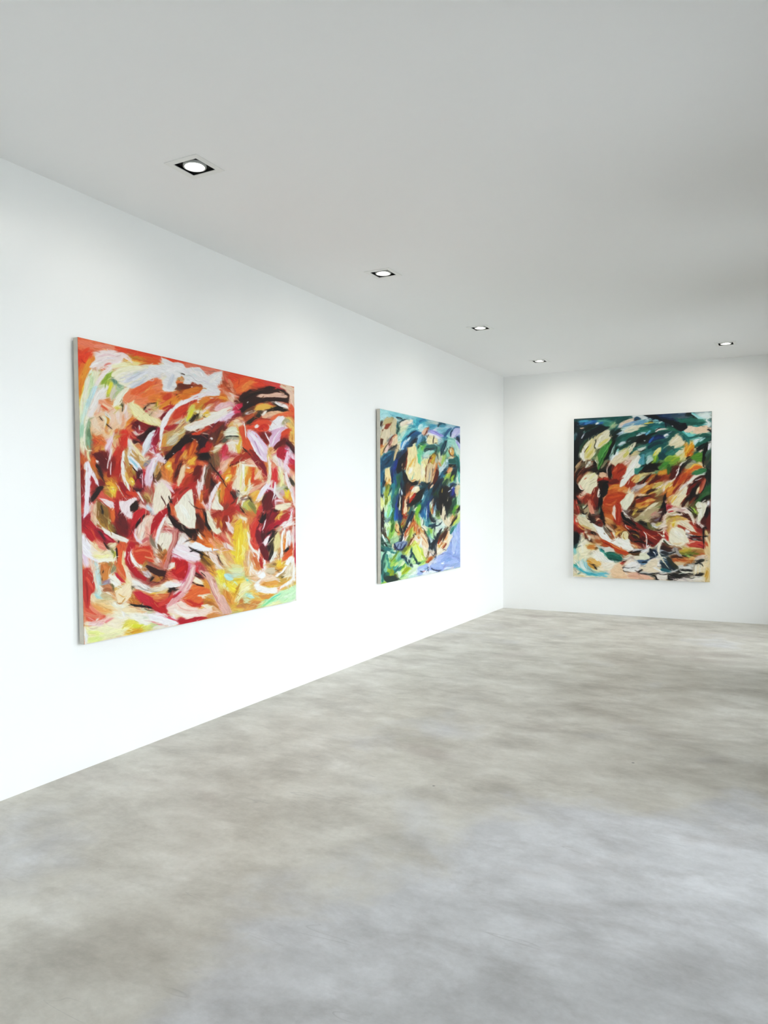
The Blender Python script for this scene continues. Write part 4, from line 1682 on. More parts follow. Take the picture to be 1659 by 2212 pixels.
p e8d040 50,116 56,114 60,116 60,123 56,128 52,124
s f0e060 4 53,118 56,121 59,120
s f4e8b0 2 53,121 54.5,123 55,125
s e4e080 5 50,126 54,132 59,136
s e8d048 6 56,129 62,134 66,140
s d8e0c0 5 60,134 62,139 65,142
s e0c878 4 52,134 58,139 64,143
p b9d8c8 60,120 66,119 72,123 72,127 68,130 63,128 60,123
s b0d8d4 4 64,122 68,125 70,126
s d8dcb0 6 70,114 78,116 86,114
s c8d8b8 6 74,122 80,122 86,120
s e0d898 6 66,112 74,110 84,111
s c8d0a0 4 84,120 88,118 89,114
s 88d0c0 3 89,127 90.5,128.5 92,129
s b8c888 3 87,124 90,124 93,126
s e8c848 6 74,132 80,129 88,129
s ecd058 7 68,140 74,135 80,133
s d8a840 5 70,154 74,146 80,136
s c89030 3 73,148 76,142 80,134
s f4e8a8 6 82,138 88,134 96,133
s e8dca0 6 76,156 80,150 86,144
s f4ecb8 4 84,144 90,140 96,140
s c8dca8 5 88,150 93,148 99,146
s b8e0c0 5 93,151 97,152 100,153
s d8e0b0 5 86,156 90,158 96,156
s d8a050 6 104,147 111,149 118,151
s e0a848 6 116,150 124,149 128,148
s e8b860 4 96,143 102,146 108,148
s d89848 6 64,148 68,156 72,164
s c88038 4 60,142 64,150 69,160
s d8b050 5 70,166 74,164 80,162
s c8883c 5 78,164 85,164 90,162
s b8743c 3 79,159 84,156 83,160
s d8a058 5 80,170 88,168 94,166
s d49050 6 96,164 102,159 110,156
s e0c068 4 74,170 80,170 86,169
s b8b070 3 70,173 76,172 82,171
s e8b860 4 100,154 108,155 116,154
s c8a080 4 90,96 91,106 90,116
s e0a070 6 90,90 96,94 93,102
s f0dcc8 1.4 93.5,88 93,100 92.5,116
s e8c898 3 96,105 93,112 92,118
s f4ece4 2.6 97,102 96,112 94,124
s f0e0d0 1.6 98.5,106 99,118 98.5,128
s e8b070 4 88,108 90,116 90,123
s f4e8d8 2.4 100,115 103,118 105,120
s d88848 6 106,112 102,106 100,101
p f6eee8 103,118 110,115 115,118 116,123 112,126 106,124
s fcf8f8 4 106,119 111,120 114,123
s f0e4e0 2 110,116 113,114 111,113
p d8c0a0 115,115 122,112 129,111 129,116 127,120 120,119 115,118
s e4ccb0 3 118,115 123,114 128,114
s b8a488 2 117,118.5 123,119.5 128,119
s 8a6a40 3 124,108 130,107 134,110
s f0c850 6 133,108 136,105 139,104
s e8a838 4 134,112 138,111 140,107
s f8ecc8 3 137,100 138,104 139,106
s 4a3420 1.6 129,114 134,115 138,113
s c88838 3 130,111 135,114 139,112
p f4e8e0 131,120 138,117 143,110 144,103 148,96 152,95 155,98 155,110 156,122 155,130 150,134 142,139 135,140 136,137 145,133 151,128 153,120 153,108 151,101 147,104 145,113 140,120 133,123
s f8f4ee 2.6 133,121 141,116 145,106 150,97 154,100
s f8f0ec 2.4 154,104 154.5,118 153,128 144,135 136,139
s e8d8b8 8 146,118 149,112 151,106
s f0e4d0 6 142,124 146,122 150,118
s a89068 1.6 133,123 140,119 144,113
s b8a080 1 150,104 150,114 151,122
s d0a860 6 140,129 145,128 150,125
s d8a048 4 136,132 142,133 148,131
s 706030 1.4 138,124.5 140,124 141,123
s c8a038 4 133,127 137,129 140,128
p eadcd8 129,122 133,123 136,128 136,131 131,129
p f0cdb0 106,126 114,125 120,123 129,124 131,128 122,129 112,130 106,130
s f4dcc8 4 110,127 119,126 128,126
p e2a058 108,134 113,130 122,130 131,129 135,132 130,136 120,137 111,136
s d89848 4 113,132 122,131 132,131
s b87838 1.6 112,134 120,135 128,134
s f0b890 4 108,133 111,131 114,130
s d8a848 3 118,137 126,137 133,135
s e89868 3 134,140 140,139 144,137
p f6ece6 101,134 106,129 110,128 107,133 112,138 120,140 131,138 132,144 129,147 118,146 108,144 103,141
s fcf8f4 5 105,138 114,142 128,143
s f4e8e0 3 104,132 108,129 109,128
s e4d4c8 1.4 110,139 120,142 131,143
s e8b088 4 100,130 98,126 101,123
s f0c8a8 4 99,122 102,124 104,122
p bfe8b4 130,147 140,144 150,140 157.5,134 157.5,156 150,158 130,161 114,164 110,164 118,156
s c8f0c0 8 140,148 148,144 156,139
s d4f0c8 8 142,154 150,152 156,148
s 90dcb0 5 114,161 124,154 136,149
s 70d0b8 2.4 118,159 127,153 137,149
s a8d890 4 110,164 118,158 128,151
s e8ecb0 4 118,163 129,159 139,156
s f4e8a0 3 130,158 136,157 142,156
s e8e0d8 3 153,156 156,154 157,150
s f4f0ec 1.4 156,156 156.8,146 157.2,138
s d8b868 3 136,142 144,139 154,134
s 607868 0.8 150,150 151.5,151 152.5,151.2
s c8d898 4 106,164 110,160 114,158
s e8e8c0 3 108,161 110,160 112,159
s c89858 4 98,166 104,162 110,160
@a
S f08468 6 8,11 16,13 26,16
S e2502e 4 6,26 11,23 18,18
S f0907a 4 25,15 35,16 48,17
S de5030 2.4 50,17 62,20 74,22
S ea9a3e 5 18,33 12,48 8,64
S e88a30 4 8,56 7,68 6.5,78
P f6e2de 18,41 21,36 26,33 25,28 30,23 42,21.5 52,23 60,27 65,30 70,35 70.5,36.5 66,33 60,30 57,34 56,38 50,39 45,40 40,47 33,54 27,62 25,64 27,58 34,48 40,42 33,43 29,44 27,41 22,42
S f0ccd0 2.4 30,28 40,26 52,28
S e88a80 2.4 37,39 41,37 45,36.5
S fcf4ee 2.4 20,40 25,37 32,35
S e8dce0 2 33,33 42,30 52,31
S d8b8a8 1.2 22,42.5 25,43 27.5,42
S c0b088 1.4 30,44 31,45.5 32,44
S f4f0c0 5 47,40 56,38 66,37
S f5efc8 5 47,51 55,46 68,42
S d2d4de 5 62,59 74,53 88,47
S c4c8d4 2.4 70,65 78,62 85,57
S e8e8ee 3 72,57 82,50 92,44
S b0b4c2 0.8 65,57 76,51 86,47
S 94b048 4 43,48 40,55 35,60
S e4dc48 3 45,61 43,68 42,73
S 6c9080 3 48,58 51,60 50,56
S a8c098 3 52,66 56,68 60,64
S f6f2d8 5 49,86 56,77 65,66
S f4ece6 6 39,66 30,76 23,90
S f2e8e6 4 22,94 19,99 17,100
S f0a080 4 31,82 37,86 43,89
S e86e4a 2.4 33,88 37,90 40,93
S f6c8a8 2.4 35,86 42,90 46,91
S d8e4e8 1.6 38,98 41,101 43,102
S b8dce4 2.4 27,65 24,72 22,78
S ece8d0 4 18,54 13,72 10,88
S d0e8d8 2.4 14,88 12,98 10,110
P f08a64 59,79 62,73 69,67 68,74 72,74 76,76 70,83 62,85
S e8683a 4 76,72 84,66 93,60
P f4e8b0 66,85 70,83.5 76,88 86,96 95.2,103 95.2,111 86,106 77,104 72,98
S e4d090 1 70,97 77,104 88,109
S f8e8e4 2 60,96 62,92 64,87
S f4c8b0 3 56,106 57,98 60,93
S e88430 3 66,108 69,104 72,102
S 3c3c20 1.4 58,94 59,89 60,86
S 2c1a10 0.8 32,103 34,105 35,106
S 2c1a10 0.8 39,110 43,113 46.5,116
S 30180f 1.4 85,91 88,87 92,85
@b
S e07a64 5 52,15 66,20 80,21
P e6e4e4 16,8 22,9 30,13 36,12.5 43,15 46,20 53,19 62,19 69,26 72,30 80,25 89,24 89,33 83,43 87,48 86,53 79,54 70,52 64,57 59,60 60,54 66,45 66,38 60,40 54,35 49,41 42,39 44,32 41,29 36,31 33,36 35,42 30,47 22,48.5 17,45 19,39 16,37 23,30 18,25 0,35 0,17 19,15
S f4f0ee 5 24,23 34,20 42,20
S cdd0d8 5 30,29 27,37 24,44
S f0eae6 4 52,24 62,27 69,33
S f4eee8 4 76,36 83,30 87,26
S c8c8cc 0.8 54,31 60,36 66,37
S d8d8da 2.4 56,22 64,23 70,28
S f2e6e8 4 64,54 70,50 80,51
S 6a2e18 4 37,40 46,41 56,42
S 9a5030 2.4 52,42 60,41 65,43
S fcf4f0 0.8 52,42.5 52.8,42 53.4,42.4
S 2c140c 1.6 40,27 42,27 44,28
S e8783c 1.6 34,37 38,37 42,37
S d8802c 6 44,50 54,46 64,44
S e08c34 5 15,68 23,62 32,56
S c84a2c 6 20,56 24,54 27,50
P f6eeee 13,119 14,100 15,90 18,80 26,70 34,64 44,59 56,56 62,54 54,59 42,64 33,69 27,76 22,88 18,96 16,110 15.5,119
S b8302c 2.4 18,69 25,66 30,66
S d0452a 7 32,79 40,72 47,66
S b83028 3 20,93 24,90 33,88
S e09070 3 25,89 33,84 40,80
S e8c890 1 31,96 40,88 46,82
S f4e0a8 0.8 28,100 34,98 40,94
S f4e8d0 0.6 29,102 35,99 38,100
S e0d848 3 47,83 51,76 55,69
S d08838 4 58,68 64,62 72,59
S 342414 2.4 50,83 56,79 62,75
S e8b83c 2.4 68,76 72,74 75,77
S 1c120c 0.6 65,77 69,79 73,80.5
P f4eadc 43,92 52,89 56,85 68,81 78,75 90,72 95.2,70 95.2,76 86,82 76,88 64,92 52,96
S f4e0ec 2.4 80,86 88,80 95,76
S fcf4ec 2 47,93 56,91 64,88
S f2c0c4 5 82,70 88,65 94,62
S d85028 3 54,100 62,97 72,93
P 26100e 25,120 33,112 42,104 52,99 56,102 48,106 40,112 32,118 28,123.2
P 34141a 52,101 62,101 72,100 72,106 68,115 64,116 60,108
S f8f4f4 1.4 75.5,104 77,104 78,105
S f4e4c8 1.4 81,115 85,114.5 89,115
S 8a2c20 4 78,96 84,90 90,86
@c
S e8622e 6 16,25 23,19 33,16
S f08a48 3 25,26 31,21 38,19
S d05048 5 52,20 62,22 72,23
S e4c8b0 5 72,25 80,27 86,29
S d88868 4 8,18 11,24 6,24
P 38190f 21,37 25,34 33,29 44,28 56,25 64,26 74,31 80,35 80,45 76,44 68,43 60,42 52,43 44,46 36,49 28,52 23,56.5 21,52 26,45 20,42
S 241008 2.4 26,40 38,34 52,29
S 5c3422 1.4 33,33 44,30 54,28
P e8bca8 40,37 46,34 56,34 66,32 74,34 79,37 78,39 66,38 56,38 46,39
S 2a100c 1 60,26 70,30 80,36
S 201008 1.6 48,42 62,42 78,41
S fcfcfc 1 30,45 30.8,44.2 31.4,43.6
P e9b558 38.5,53 43,48 50,46 60,48 57,52 48,54
P 201508 52.5,57 60,51 68,49 79,54 74,56 66,55 60,57 56,60.5
S f8f0ee 1.6 64,45 70,48 77,51
S c82850 4 17,52 22,49 24,46
S 2a1410 4 24,54 30,50 38,47
P 3c3020 29,69 37,62 45,58 47,61 40,66 33,71
S b86038 2.4 30,64 36,60 42,57
S d0ccd0 1.4 28,58 34,57 40,55
S f4ece0 2.4 49,60 51,57 54,55
S ecb898 5 50,62 58,58 70,56
S e87048 5 60,64 70,60 86,59
P e4583a 35,72 43,66 54,64 60,69 59,74 52,80 43,79
S c83424 5 45,76 51,73 56,76
S a84028 1.4 37,68 47,64 60,66
S fffdf8 3.4 40.5,74 42.5,72.5 44,72
P f2eef0 58.5,72 61,67 68,61 74,61 74,65 69,70 72,74 66,76 60,78 56,78
P dab0cc 56,79 64,77 72,74 80,75 72,79 70,87 69,95 64,98.5 59,98 57,90 60,82
S f0e0ec 2 60,96 64,86 70,78
S f0e4ea 1 51,79.5 54,85 57,91
P e6cce2 30,85 32,78.5 37,79 43,85 50,94 54.5,103 54,117 47,114 41,105 36,96
S f6ecf4 3 33,81 42,91 51,105
S b890b0 1.2 39,91 43,101 47,110
S f6eef4 2 35,93 42,106 52,115
P d85a34 19.5,74 27,73 28,86 33,91 36,99 32,103 24.5,99 24,89
S f4ece4 1.2 26.5,69 28,78 29,88
S 7c2018 4 47,86 52,90 56,94
S e8c070 5 80,64 84,74 85,86
S b0a888 4 74,69 78,66 82,68
S d85030 5 73,83 78,79 83,77
S 681c18 5 64,99 72,93 82,94
S 40141c 2.4 78,93 84,100 87.5,105
P b02038 67,103 72,99 76,101 74,106 77,109 70,112 66,108
S f4d0e0 3 79,105 77,114 75,122
P a83a26 9,119 15,112 25,106 33,103 38,111 35,111 25,111 15,119
S 8a2830 3 36,111 41,117 44,123.2
S 281410 0.8 24.5,99 30,104 35,110
S f4ead8 2.4 6,94 12,93 19,93
S e8c048 3 20,100 21,94 22,89
S c82c40 3 1,106 2,100 4,96
S e4e4cc 4 6,80 13,78 19,80
S 20241c 1 4,86 11,85 20,86
@d
P f4e6ee 13,44 16,43 18.5,46 24,58 29,68 30,74 27,69 20,59 20,70 18,90 15,110 12.5,111 13,90 14,60
S fcf8fc 1.4 15,46 15,64 14,86
P 2c1410 20.5,88 24,80 29,73 36,74 32,81 26,88 21.5,92
S 30140f 1.6 27.5,47 32,59 37,68
S fcf8f8 1.2 27,43 28.5,42.5 29.7,42.8
S 641818 7 27,36 34,42 38,52
S 882018 6 42,60 46,48 48,38
S d23c28 6 59,22 60,17 63,12
S c04028 5 52,44 54,34 57,26
S f0d4dc 3 39,27 42,21 46,14
S f0dcd8 1.4 40,51 42,40 45,29
S ecdcdc 1.2 44,59 44,51 45,43
P f8f0e8 58.5,31 61,30 60.5,40 60,52 62,64 68,79 64,77 59,64 57,54
S eca840 6 46,72 48,78 49,84
S f8e058 5 46,75 47.5,78 48.5,81
S fffcd8 1.8 47,75.5 48,77 48.5,78
S f0c040 4 69,64 71,67 71.5,71
S fff4b8 1.6 70,66.5 71,67.5 71.8,68.2
S c0803c 3 66,56 69,50 71,45
P e6e8ee 64,37 69,37 75,43 81,50 83,59 78,55 69,46
S 9cd0e4 2.4 67,40 72,45 77,51
S f4dca8 2.4 70,22 77,31 84,40
S f0e0d4 3 66,18 69,24 74,30
S e8eaf0 5 93,10 87,20 84,32
P ecccdc 85,62 87,54 93,45 95.2,43 95.2,64 92,74 87,70
S 481018 6 78,62 80,56 79,52
S f4f0f0 0.8 79,62.5 80.5,62.8 81.5,63.2
S 98202a 6 56,70 64,80 69,85
S d84c2c 4 64,80 70,82 76,83
S e8bcb0 0.6 50,69 57,81 64,90
P d86052 27,87 33,78 40,84 42,90 35,92
P f2dada 30,87 39,89 48,93 47,101 42,98 36,93
P f4e0e2 53,93 59,90.5 64,92 69,89 75,87 74,91 67,96 68,103 70,112 64,110 57,100
P 2c100c 67,98 74,90 78,96 77,101 69,103.5
P c02430 70,118 72,106 78,101 85,101 81,108 74,117 70,123.2
S 200e10 2.4 75,120 80,113 85,107
S f4e4dc 1.2 78,80 81,87 84,93
P 8a6a34 27,92 33,94 40,99 42,108 40,118 33,118 28,106
S 30281a 2.4 33,97 34.5,103 35,108
S 6c1a1c 6 56,106 60,114 62,122
S a82a2a 4 52,90 52,100 51,108
S e07038 3 46,100 47,108 47,116
S a8202e 5 12,119 15,114 18,106
S c8d8e0 2.4 88,97 92,100 94,102
S 8cb090 2.4 17,14 18,20 19,26
S f4f0d4 1 13,25 16,29 21,29.5
@e
P f0d6e0 0,58 1,47 5,35 9,24 13,21 16,25 23,31 20,35 15,30 11,31 8,38 6,46 3,56
S fcf0f6 1.6 12,23 7,34 3,48
P 2a110e 19,29 26,19 36,9 48,2 54,0 50,6 42,13 33,22 24,30
S 8a2a2c 4 33,33 37,24 43,16
S b85020 6 50,23 54,13 56,6
S e07c30 2.4 49,26 52,17 54,9
S d03838 3 41,18 43,16 45,15
P 30101c 60,9 64,2 71,0 71,7 66,15 62,17
S a81c18 6 66,21 72,15 77,11
S fcfcfc 1.4 76.2,4 77,4.5 77.8,4
S f4e4c8 1.4 81,14 85,13.5 89,14
S 1a0c0c 5 64,25 70,24 75,27
S fcf0f0 0.8 30,22.5 30.8,22.2 31.6,22.6
S ecb448 5 23,39 25,37 27,34
S fae8a0 2.4 24,38 25.5,37 26.5,36
S e88c3c 5 48,43 52,44 54,41
S f0b850 4 49,33 54,30 59,26
S fff4e8 1 47.5,39.8 49,40 50,40.2
P f2d0ac 35,61 37,49 42,38 44.5,36 44,44 40,54 37,63
S 501c14 4 33,50 37,40 40,30
S 682014 5 56,47 60,40 64,38
S a83c20 5 44,62 48,54 53,52
S f4e0dc 1.2 65.5,66 66,56 69,36
S f6e6e4 1.4 60,54 61,64 65,77 69,86
P 7a3c1c 69,56 72,42 76,40 76,52 74,64 70,68
S 281410 0.8 74,33 84,46 95.2,62
P f4e0e2 74,92 73.5,80 76,69 81,61 87,56 88,57 82,68 77,79 75,90
P f2e8d4 76,88 79,80 83,70 86,83 91,87 91,91 83,90.5
S 98883c 1.4 86,82 85.5,74 87,66
S d88038 6 93,70 92,62 94,56
P f4ebd6 32,87 38,78 44,71 47,68 54,69 54.5,80 56,90 58,100 56,113 48,112 40,106 35,98
S fcf8e8 5 40,86 45,94 50,104
S e0d8c8 2.4 47,72 50,78 52,84
P b84038 29,79 37,69 44,62 54,63 48,67 43,72 37,80 31,87
S 8a2c24 2.4 38,71 44,65 50,63
P f4e4cc 6,86 7,72 11,60 17,56 24,64 28,72 28,78 23,84 15,90 8,96
S f4d0d8 3 22,60 27,65 31,70
S 4a1c18 1.4 16,74 19,80 21.5,85
S 24120f 1.6 25,74 27,79 29,83
P 28120e 24,96 26,87 25,99 30,102 38,108 46,113 54,114 62,113 60,118 48,120 38,115 29,108
S d06a3c 2.4 27,85 29,92 32,98
P b01e28 3,114 6,102 13,93 22,88 24,90 18,98 11,107 6,117 3,120
P f6ece8 10,123.2 12,112 17,103 21.5,96 21.5,98 17,109 14,120 13,123.2
P eee4c8 70.5,101 71,90 74,94 78,102 85,111 89,117 83,120 77,115
S 1c0e0c 2.4 69,96 71,108 77,117
S 582014 5 61,101 64,108 66,116
S a84c28 4 83,112 85,104 84,96
S 3c1810 0.6 49,80 56,87 68,90
S c87038 4 64,80 65,72 68,68
@f
S 281410 0.8 0,39 8,50 17,61
S 201410 0.8 22,70.5 24.5,73.5 26.8,76.5
S c84628 6 4,62 7,50 11,40
S f0bc50 5 5,38 7,34 9,31
S fcf0c8 2 4,37 6,35 8,34.5
P f4e0c0 13,47 15,38 19,32 16,30 20,22 24,18 26,30 28,44 25,50 20,49
S fcfcf4 1.4 24.5,17 25.5,32 27,46
S f0e8a0 2.4 22,46 23,36 24,28
P f4e8c4 19,48 23,51 29,51 32,45 33,37 34.5,40 33,50 27,54 21,53
S e08a34 4 29,42 31,32 32,24
S d05028 2.4 35,40 37,31 39,25
S f0c0a4 4 40,36 44,30 47,26
P e8a890 32,51 40,46 51,40 52,42 43,49 34,54
P f0e4ee 41,63 43,56 48,47 56,40 59,40 57,46 52,50 49,56 44,64
S f4dcb8 3 42,62 47,60 50,56
P f4e0c4 54.5,42 56,28 55.5,12 59,11 59.5,26 59,38 57,43
S fcf0dc 1.4 57.5,15 57.5,28 56.8,40
S d03838 4 63,36 64,28 65,22
S 80182c 4 48,18 51,24 53,32
S f8f4f6 1.4 64.5,40 62,54 58.5,68
S f0d0b8 1.6 59.5,48 60,42 61,38
P f4e4e2 75,29 78,27 82,40 86,54 87,68 84,60 79,45
S e8e0a0 3 71,44 72,36 72,28
S e8c840 4 78,56 79,53 80,50
S e8a048 2.4 80,60 82,57 82,52
P 6a141e 49,64 52,56 58,50 62,54 60,65 62,70 56,74 49,76
S 5a2c20 3 49,62 51,58 54,54
S f4d4dc 2.4 64,63 69,62 74,63
P f4e4c4 63.5,72 64,68 70,67 79,66 84,66 80,71 72,74
P 260f12 45,89 49,79 53,78 53,84 48,90
P 821828 48,98 52,90 58,83 65,77 72,78 66,84 56,92 52,98 45,101
S b01c38 4 66,90 71,88 74,87
S d8a048 2.4 64,85 68,80 72,78
S f0c870 1.4 68,85 69,80 73,78
S f8ecec 1 52,87 51,93 48,99
S b8323c 4 40,94 38,104 38,112
S 741428 6 43,100 44,108 46,116
P f8e8e8 50,113 51,109 56,105 58,105 56,112 52,117
S 241418 2.4 56,114 59,106 64,100
S fcf0ec 1.4 70,93 78,91 87,90
S fcf4f0 1.4 85,74 82,84 78,92
S fcf4f0 1.2 76,96 73,104 71.5,116
P f6eee6 77,113 79,102 82,98 82,104 79,115 77,120
S e4d088 4 66,115 67,108 68,102
S f4d8d4 1 86,90 86.2,104 86.8,122
P d04034 35,98 38,90 44,83 44,90 40,98 40,110 35,110
S f0cc40 6 23,100 22,110 21,120
S e8b840 5 17,94 20,90 23,86
S f4e8cc 2.4 22,83 26,84 29,85
S 88884c 4 33,64 37,70 41,77
S c8c060 2.4 27,68 30,64 33,62
S f4e4c4 1.4 18,66 20,60 25,55
S f4e4d0 1.4 23.5,69 25,62 30,58
S a83428 6 4,78 10,74 17,71
P f0d8d8 3.5,88 8,88 9.5,92 8,95 15,102 9,99 6,94
S 201c20 1.4 19,50 20,51 20.5,52
@g
P f4eef4 10,20 15,24 20,32 20,40 23,48 30,49 40,50 42,54 26,52 16,47 10.5,43
S f8eca8 5 26,46 35,47 43,44
S fcf8d8 4 30,50 40,50 50,50
P b8242e 11,13 20,14 26,24 22,28 15,21
P 9a1a32 24,12 29,11 38,17 47,25 47,29 40,30 32,24
S 5c1428 3 30,16 35,22 38,27
S d04054 2.4 37,21 42,25 46,28
S 3a2418 1.6 36,29 39,34 42,38
P f4ece0 33,10 42,15 50,19 58,22 66,26 64,30 54,26 44,22 36,17
S e88878 3 30,34 34,36 39,37
S 6c1a1c 6 54,6 58,12 62,18
S 8c6a34 4 43,8 46,13 50,17
P d8643a 51,34 55,28 62,29 62,35 59,43 57,52 62,65 63,72 58,65 53,56 52,47
S 241810 1.2 54,30 53.8,28.5 53.6,27.5
S 281c18 2 51.5,36 52,42 52.5,48
S f0d0a0 2 60,40 59,48 58,56
P c02c3c 49.5,65 54,70 60,75 62.5,78 58,77 52,72
P e08060 51,56 56,64 61.5,72 58,69 53,62
P b01c2c 62,48 63,38 68,28 74,31 70,37 67,44 69,54 77,64 88,72 86,76 74,70 66,60
S e88c9c 1 66,43 65,49 68,56
P faf0ea 68,40 69.5,36 70,44 74,53 83,58 80,61 73,57 69,49
P cf4a2e 71,42 76,35 86,35 95.2,39 95.2,46 86,44 83,56 76,53
S e07450 2.4 74,40 84,38 94,41
S 3c1814 4 88,58 92,61 95.2,64
S ccbcc0 2.4 84,64 88,68 90,70
P fadfb8 49,87 56,84 68,78 70,88 69,95 60,102 53,102
S dca048 0.8 48,85 54,82 61,79
S dca048 0.8 54,91 59,94.5 64,94
S f8f0dc 4 43,69 50,74 56,80
P c04038 11,64 16,60 23,70 25,80 24,88 20,92 18,110 14,108 11,90
S d85a48 3 15,72 20,80 22,86
S a02828 2.4 14,76 16,90 16,104
S c8dcd8 2.4 26,64 28,74 30,84
S a8d4d0 2.4 26,93 30,96 34,97
P d08848 33,64 40,59 43,64 40,74 35,75 33,70
S 201410 1.2 34.5,66 35.2,64 36,63
S f4e4d0 0.8 32,85 40,90 48,95
S 98a0a8 2 34,80 38,79 40,77
S a86a48 4 36,87 41,86 45,88
P c03040 74,89 80,88 87,92 95.2,96 95.2,106 86,103 78,97
P 140c08 68,103 76,104.5 85,105 94,107 84,107.5 74,106.5
S c08038 4 68,99 73,99 79,101
S f0ece4 4 72,76 80,80 88,85
S a8a4a0 1.4 77,82 86,86 94,88
S f8f4e8 1.4 59,106 59.5,113 61,120
S e08068 4 16,115 24,118 33,119
S f4dcb0 6 60,110 70,111 80,112
@h
P c88078 29,4 36,2 35,18 30,24 27,33 24,44 20,52 18,48 22,36 24,26 29,15
S dca498 1.4 32,6 31,17 25,30
S 8a403c 0.8 35.5,6 35,17 30,25
P f3e6d0 16,6 28,10 28,17 23,27 17,23 11,19
P f3e0e6 30,26 34,20 43,21 52,25 62,32 64,38 56,40 43,37 32,31
S f8eef2 2.4 34,25 45,30 59,36
S c87088 1 29,31 35,33 42,37
P f8f8fc 51,22 57,17 64,19 70,23 85,26.5 74,28 62,28
S 1a1412 1.6 51,29 57,28 66,33
S 141010 1 50,24 54,27 61,26
P b41a22 30,38 40,40 48,41 47,50 44,59 36,61 30,56 28,50 35,50
S d03028 4 34,54 40,50 44,46
P f3e4d4 25,50 29,43 32.5,41.5 32,47 28,50
P 3c1410 0,47 6,48 18,52 22,53 19,62 12,58 2,54
S b87c68 0.8 0,45 10,49 20,52
S 241410 1.4 2.5,64 4.5,61.5 7,60
S b88038 4 10,64 15,61 18,60
P f3ece6 17,69 25,65 33,68 42,66 42,69 34,72 24,72
S 1e1210 2.4 26,76 29,74 34,75
P e2a8a8 33,80 42,70 48,60 52,44 57,45 57,54 53,66 45,79 38,87 25,96 22,94
S f4d4cc 2.4 54,48 51,62 43,77
S d06a84 2 50,46 47,58 40,69
S c02840 2.4 30,84 36,80 40,77
P b8242c 0,83 7,88 16,96 22,98 20,104 11,101 4,96
S c84438 4 14,94 21,90 29,83
P f4d8c8 30,93 40,88 48,96 62,98 76,96 78,100 64,106 50,111 38,106 26,102 22,97
S fcf0e4 3 32,100 44,106 60,105
S ecb0a4 1.4 34,92 44,99 64,101
P b01e30 36,112 48,111 56,108 68,107 60,111 48,114 38,116.5
P de6f3c 43,85 50,78 60,72 74,74 76,80 64,82 66,88 56,96 47,93
S c03428 5 48,89 56,93 62,94
S f2dcc0 2 60,82 66,82 74,80
S f4e4cc 2.4 65,94 71,96 77,95
P dcaca0 61,51 65,51 72,56 79,60 81,70 84,80 87,87 88,81 92,83 95.2,90 95.2,104 90,104 84,93 78,80 72,64 67,58
S f0d0c4 1.4 76,62 80,74 86,88
S b8786c 0.8 72,64 79,80 88,96
S 281010 1 64,54 68,57 70,60
P f3e4c8 54.5,64 57,59 64,64 67,69 60,67
S 1c0e0c 0.8 54,66 60,69 68,71
S a88030 2.4 68,36 73,40 77,45
S e8ccc0 3 70,31 79,35 83,42
S f0e050 4 86,54 88,58 87,62
P f4f0f2 0,104 10,107 24,110 33,113 37,116.5 24,119 12,114 2,112
@i
S f0cc44 7 20,30 20,40 18,48
S f8e488 3 24,33 26,40 23,44
S f8ec70 1.4 20,24 19.5,38 18,52
S e8c038 4 17,16 16,26 15,34
S f4e4cc 1 31,19 34,31 42,41
P f4ece4 30,18 32,24 35,34 42,41 43,43 37,40 33,33
S fcf4f0 1 44.5,37 43.5,47 41.5,59
S d05040 4 38,33 41,36 43,33
S c87040 4 40,48 42,56 44,61
S fcf0ec 1.4 50.5,46 51,56 51.5,64
P 6a1020 44,33 48,33 54,38 56,44 56,51 51,50 47,42
S b8302c 3 47,47 47,54 49,60
S 201418 1.4 56,50 59,40 62,30
S 181410 1.4 58,49 61,43 62,38
P e4d498 64,32 65,20 69,18 70,26 69,35 65,38
P f8f4ec 73.5,14 74.5,18 72,30 73.5,42 70,49 68,50 71,40 70.5,29 71.5,20
P f8f0ea 78,17 81.5,14 82,21 79,30 77,40 76.5,33
S e08838 2.4 76,26 75,32 75,38
S 181410 3 80,36 77,39 75,40
S d86030 5 83,39 80,43 74,48
S f0c848 3 70,56 70,52 71,49
P d4c4a8 52,64 54,60 64,59 64,65 59,67
P fcfaf8 42,67 45,64 51,66 52,70 48,73 44,71
P f0d0b4 48,74 54,69 62,69 68,74 60,76 52,77
P e6a458 50,80 56,77 68,76 66,80 58,82
P faf4ee 38.5,81 41,77 46,74 44,79 50,83 58,85 66,83 66.5,89 60,91 48,89 41,86
P f8f2ea 64,69 72,65 76,56 80,48 85,45.5 87,52 87.5,65 87,74 80,80 69,86 71,82 80,76 85,72 85.5,60 83,53 78,58 74,65 66,71
S fefcf8 1.2 67,69 75,62 80,50
S e8d8b8 4 78,68 81,63 82,57
S d4a858 3 72,74 77,74 82,72
S 5c5028 0.8 72,71.5 73.5,71 74.5,70.5
P c0ecba 48,106 54,99 64,92 70,88 80,85 88.8,80 88.8,98 76,100 60,103
S 68d0b4 1.6 56,100 63,95 70,91
S 8cdc9c 2.4 50,105 58,100 66,96
S f4eca8 2.4 61,102 66,101 70,100
S d8f8d0 4 76,95 82,93 87,90
P d09048 44,93 52,92 62,92 56,97 48,98
S c88850 4 33,106 40,105 46,101
S c08858 3.6 19,106 23,105 28,108
S b4e0d4 4 30,92 34,94 38,96
S b0dcdc 4 4,69 8,72 12,73
S 80d0c8 1.4 29,74 30.5,75 31.2,74
S d8e0a8 4 10,62 18,62 26,60
S f0d448 5 6,80 12,84 16,90
S b88c28 1.4 16,90 19,84 22,78
P d8aca0 0,94 3,96 8,106 12,114 6,116 0,116
"""
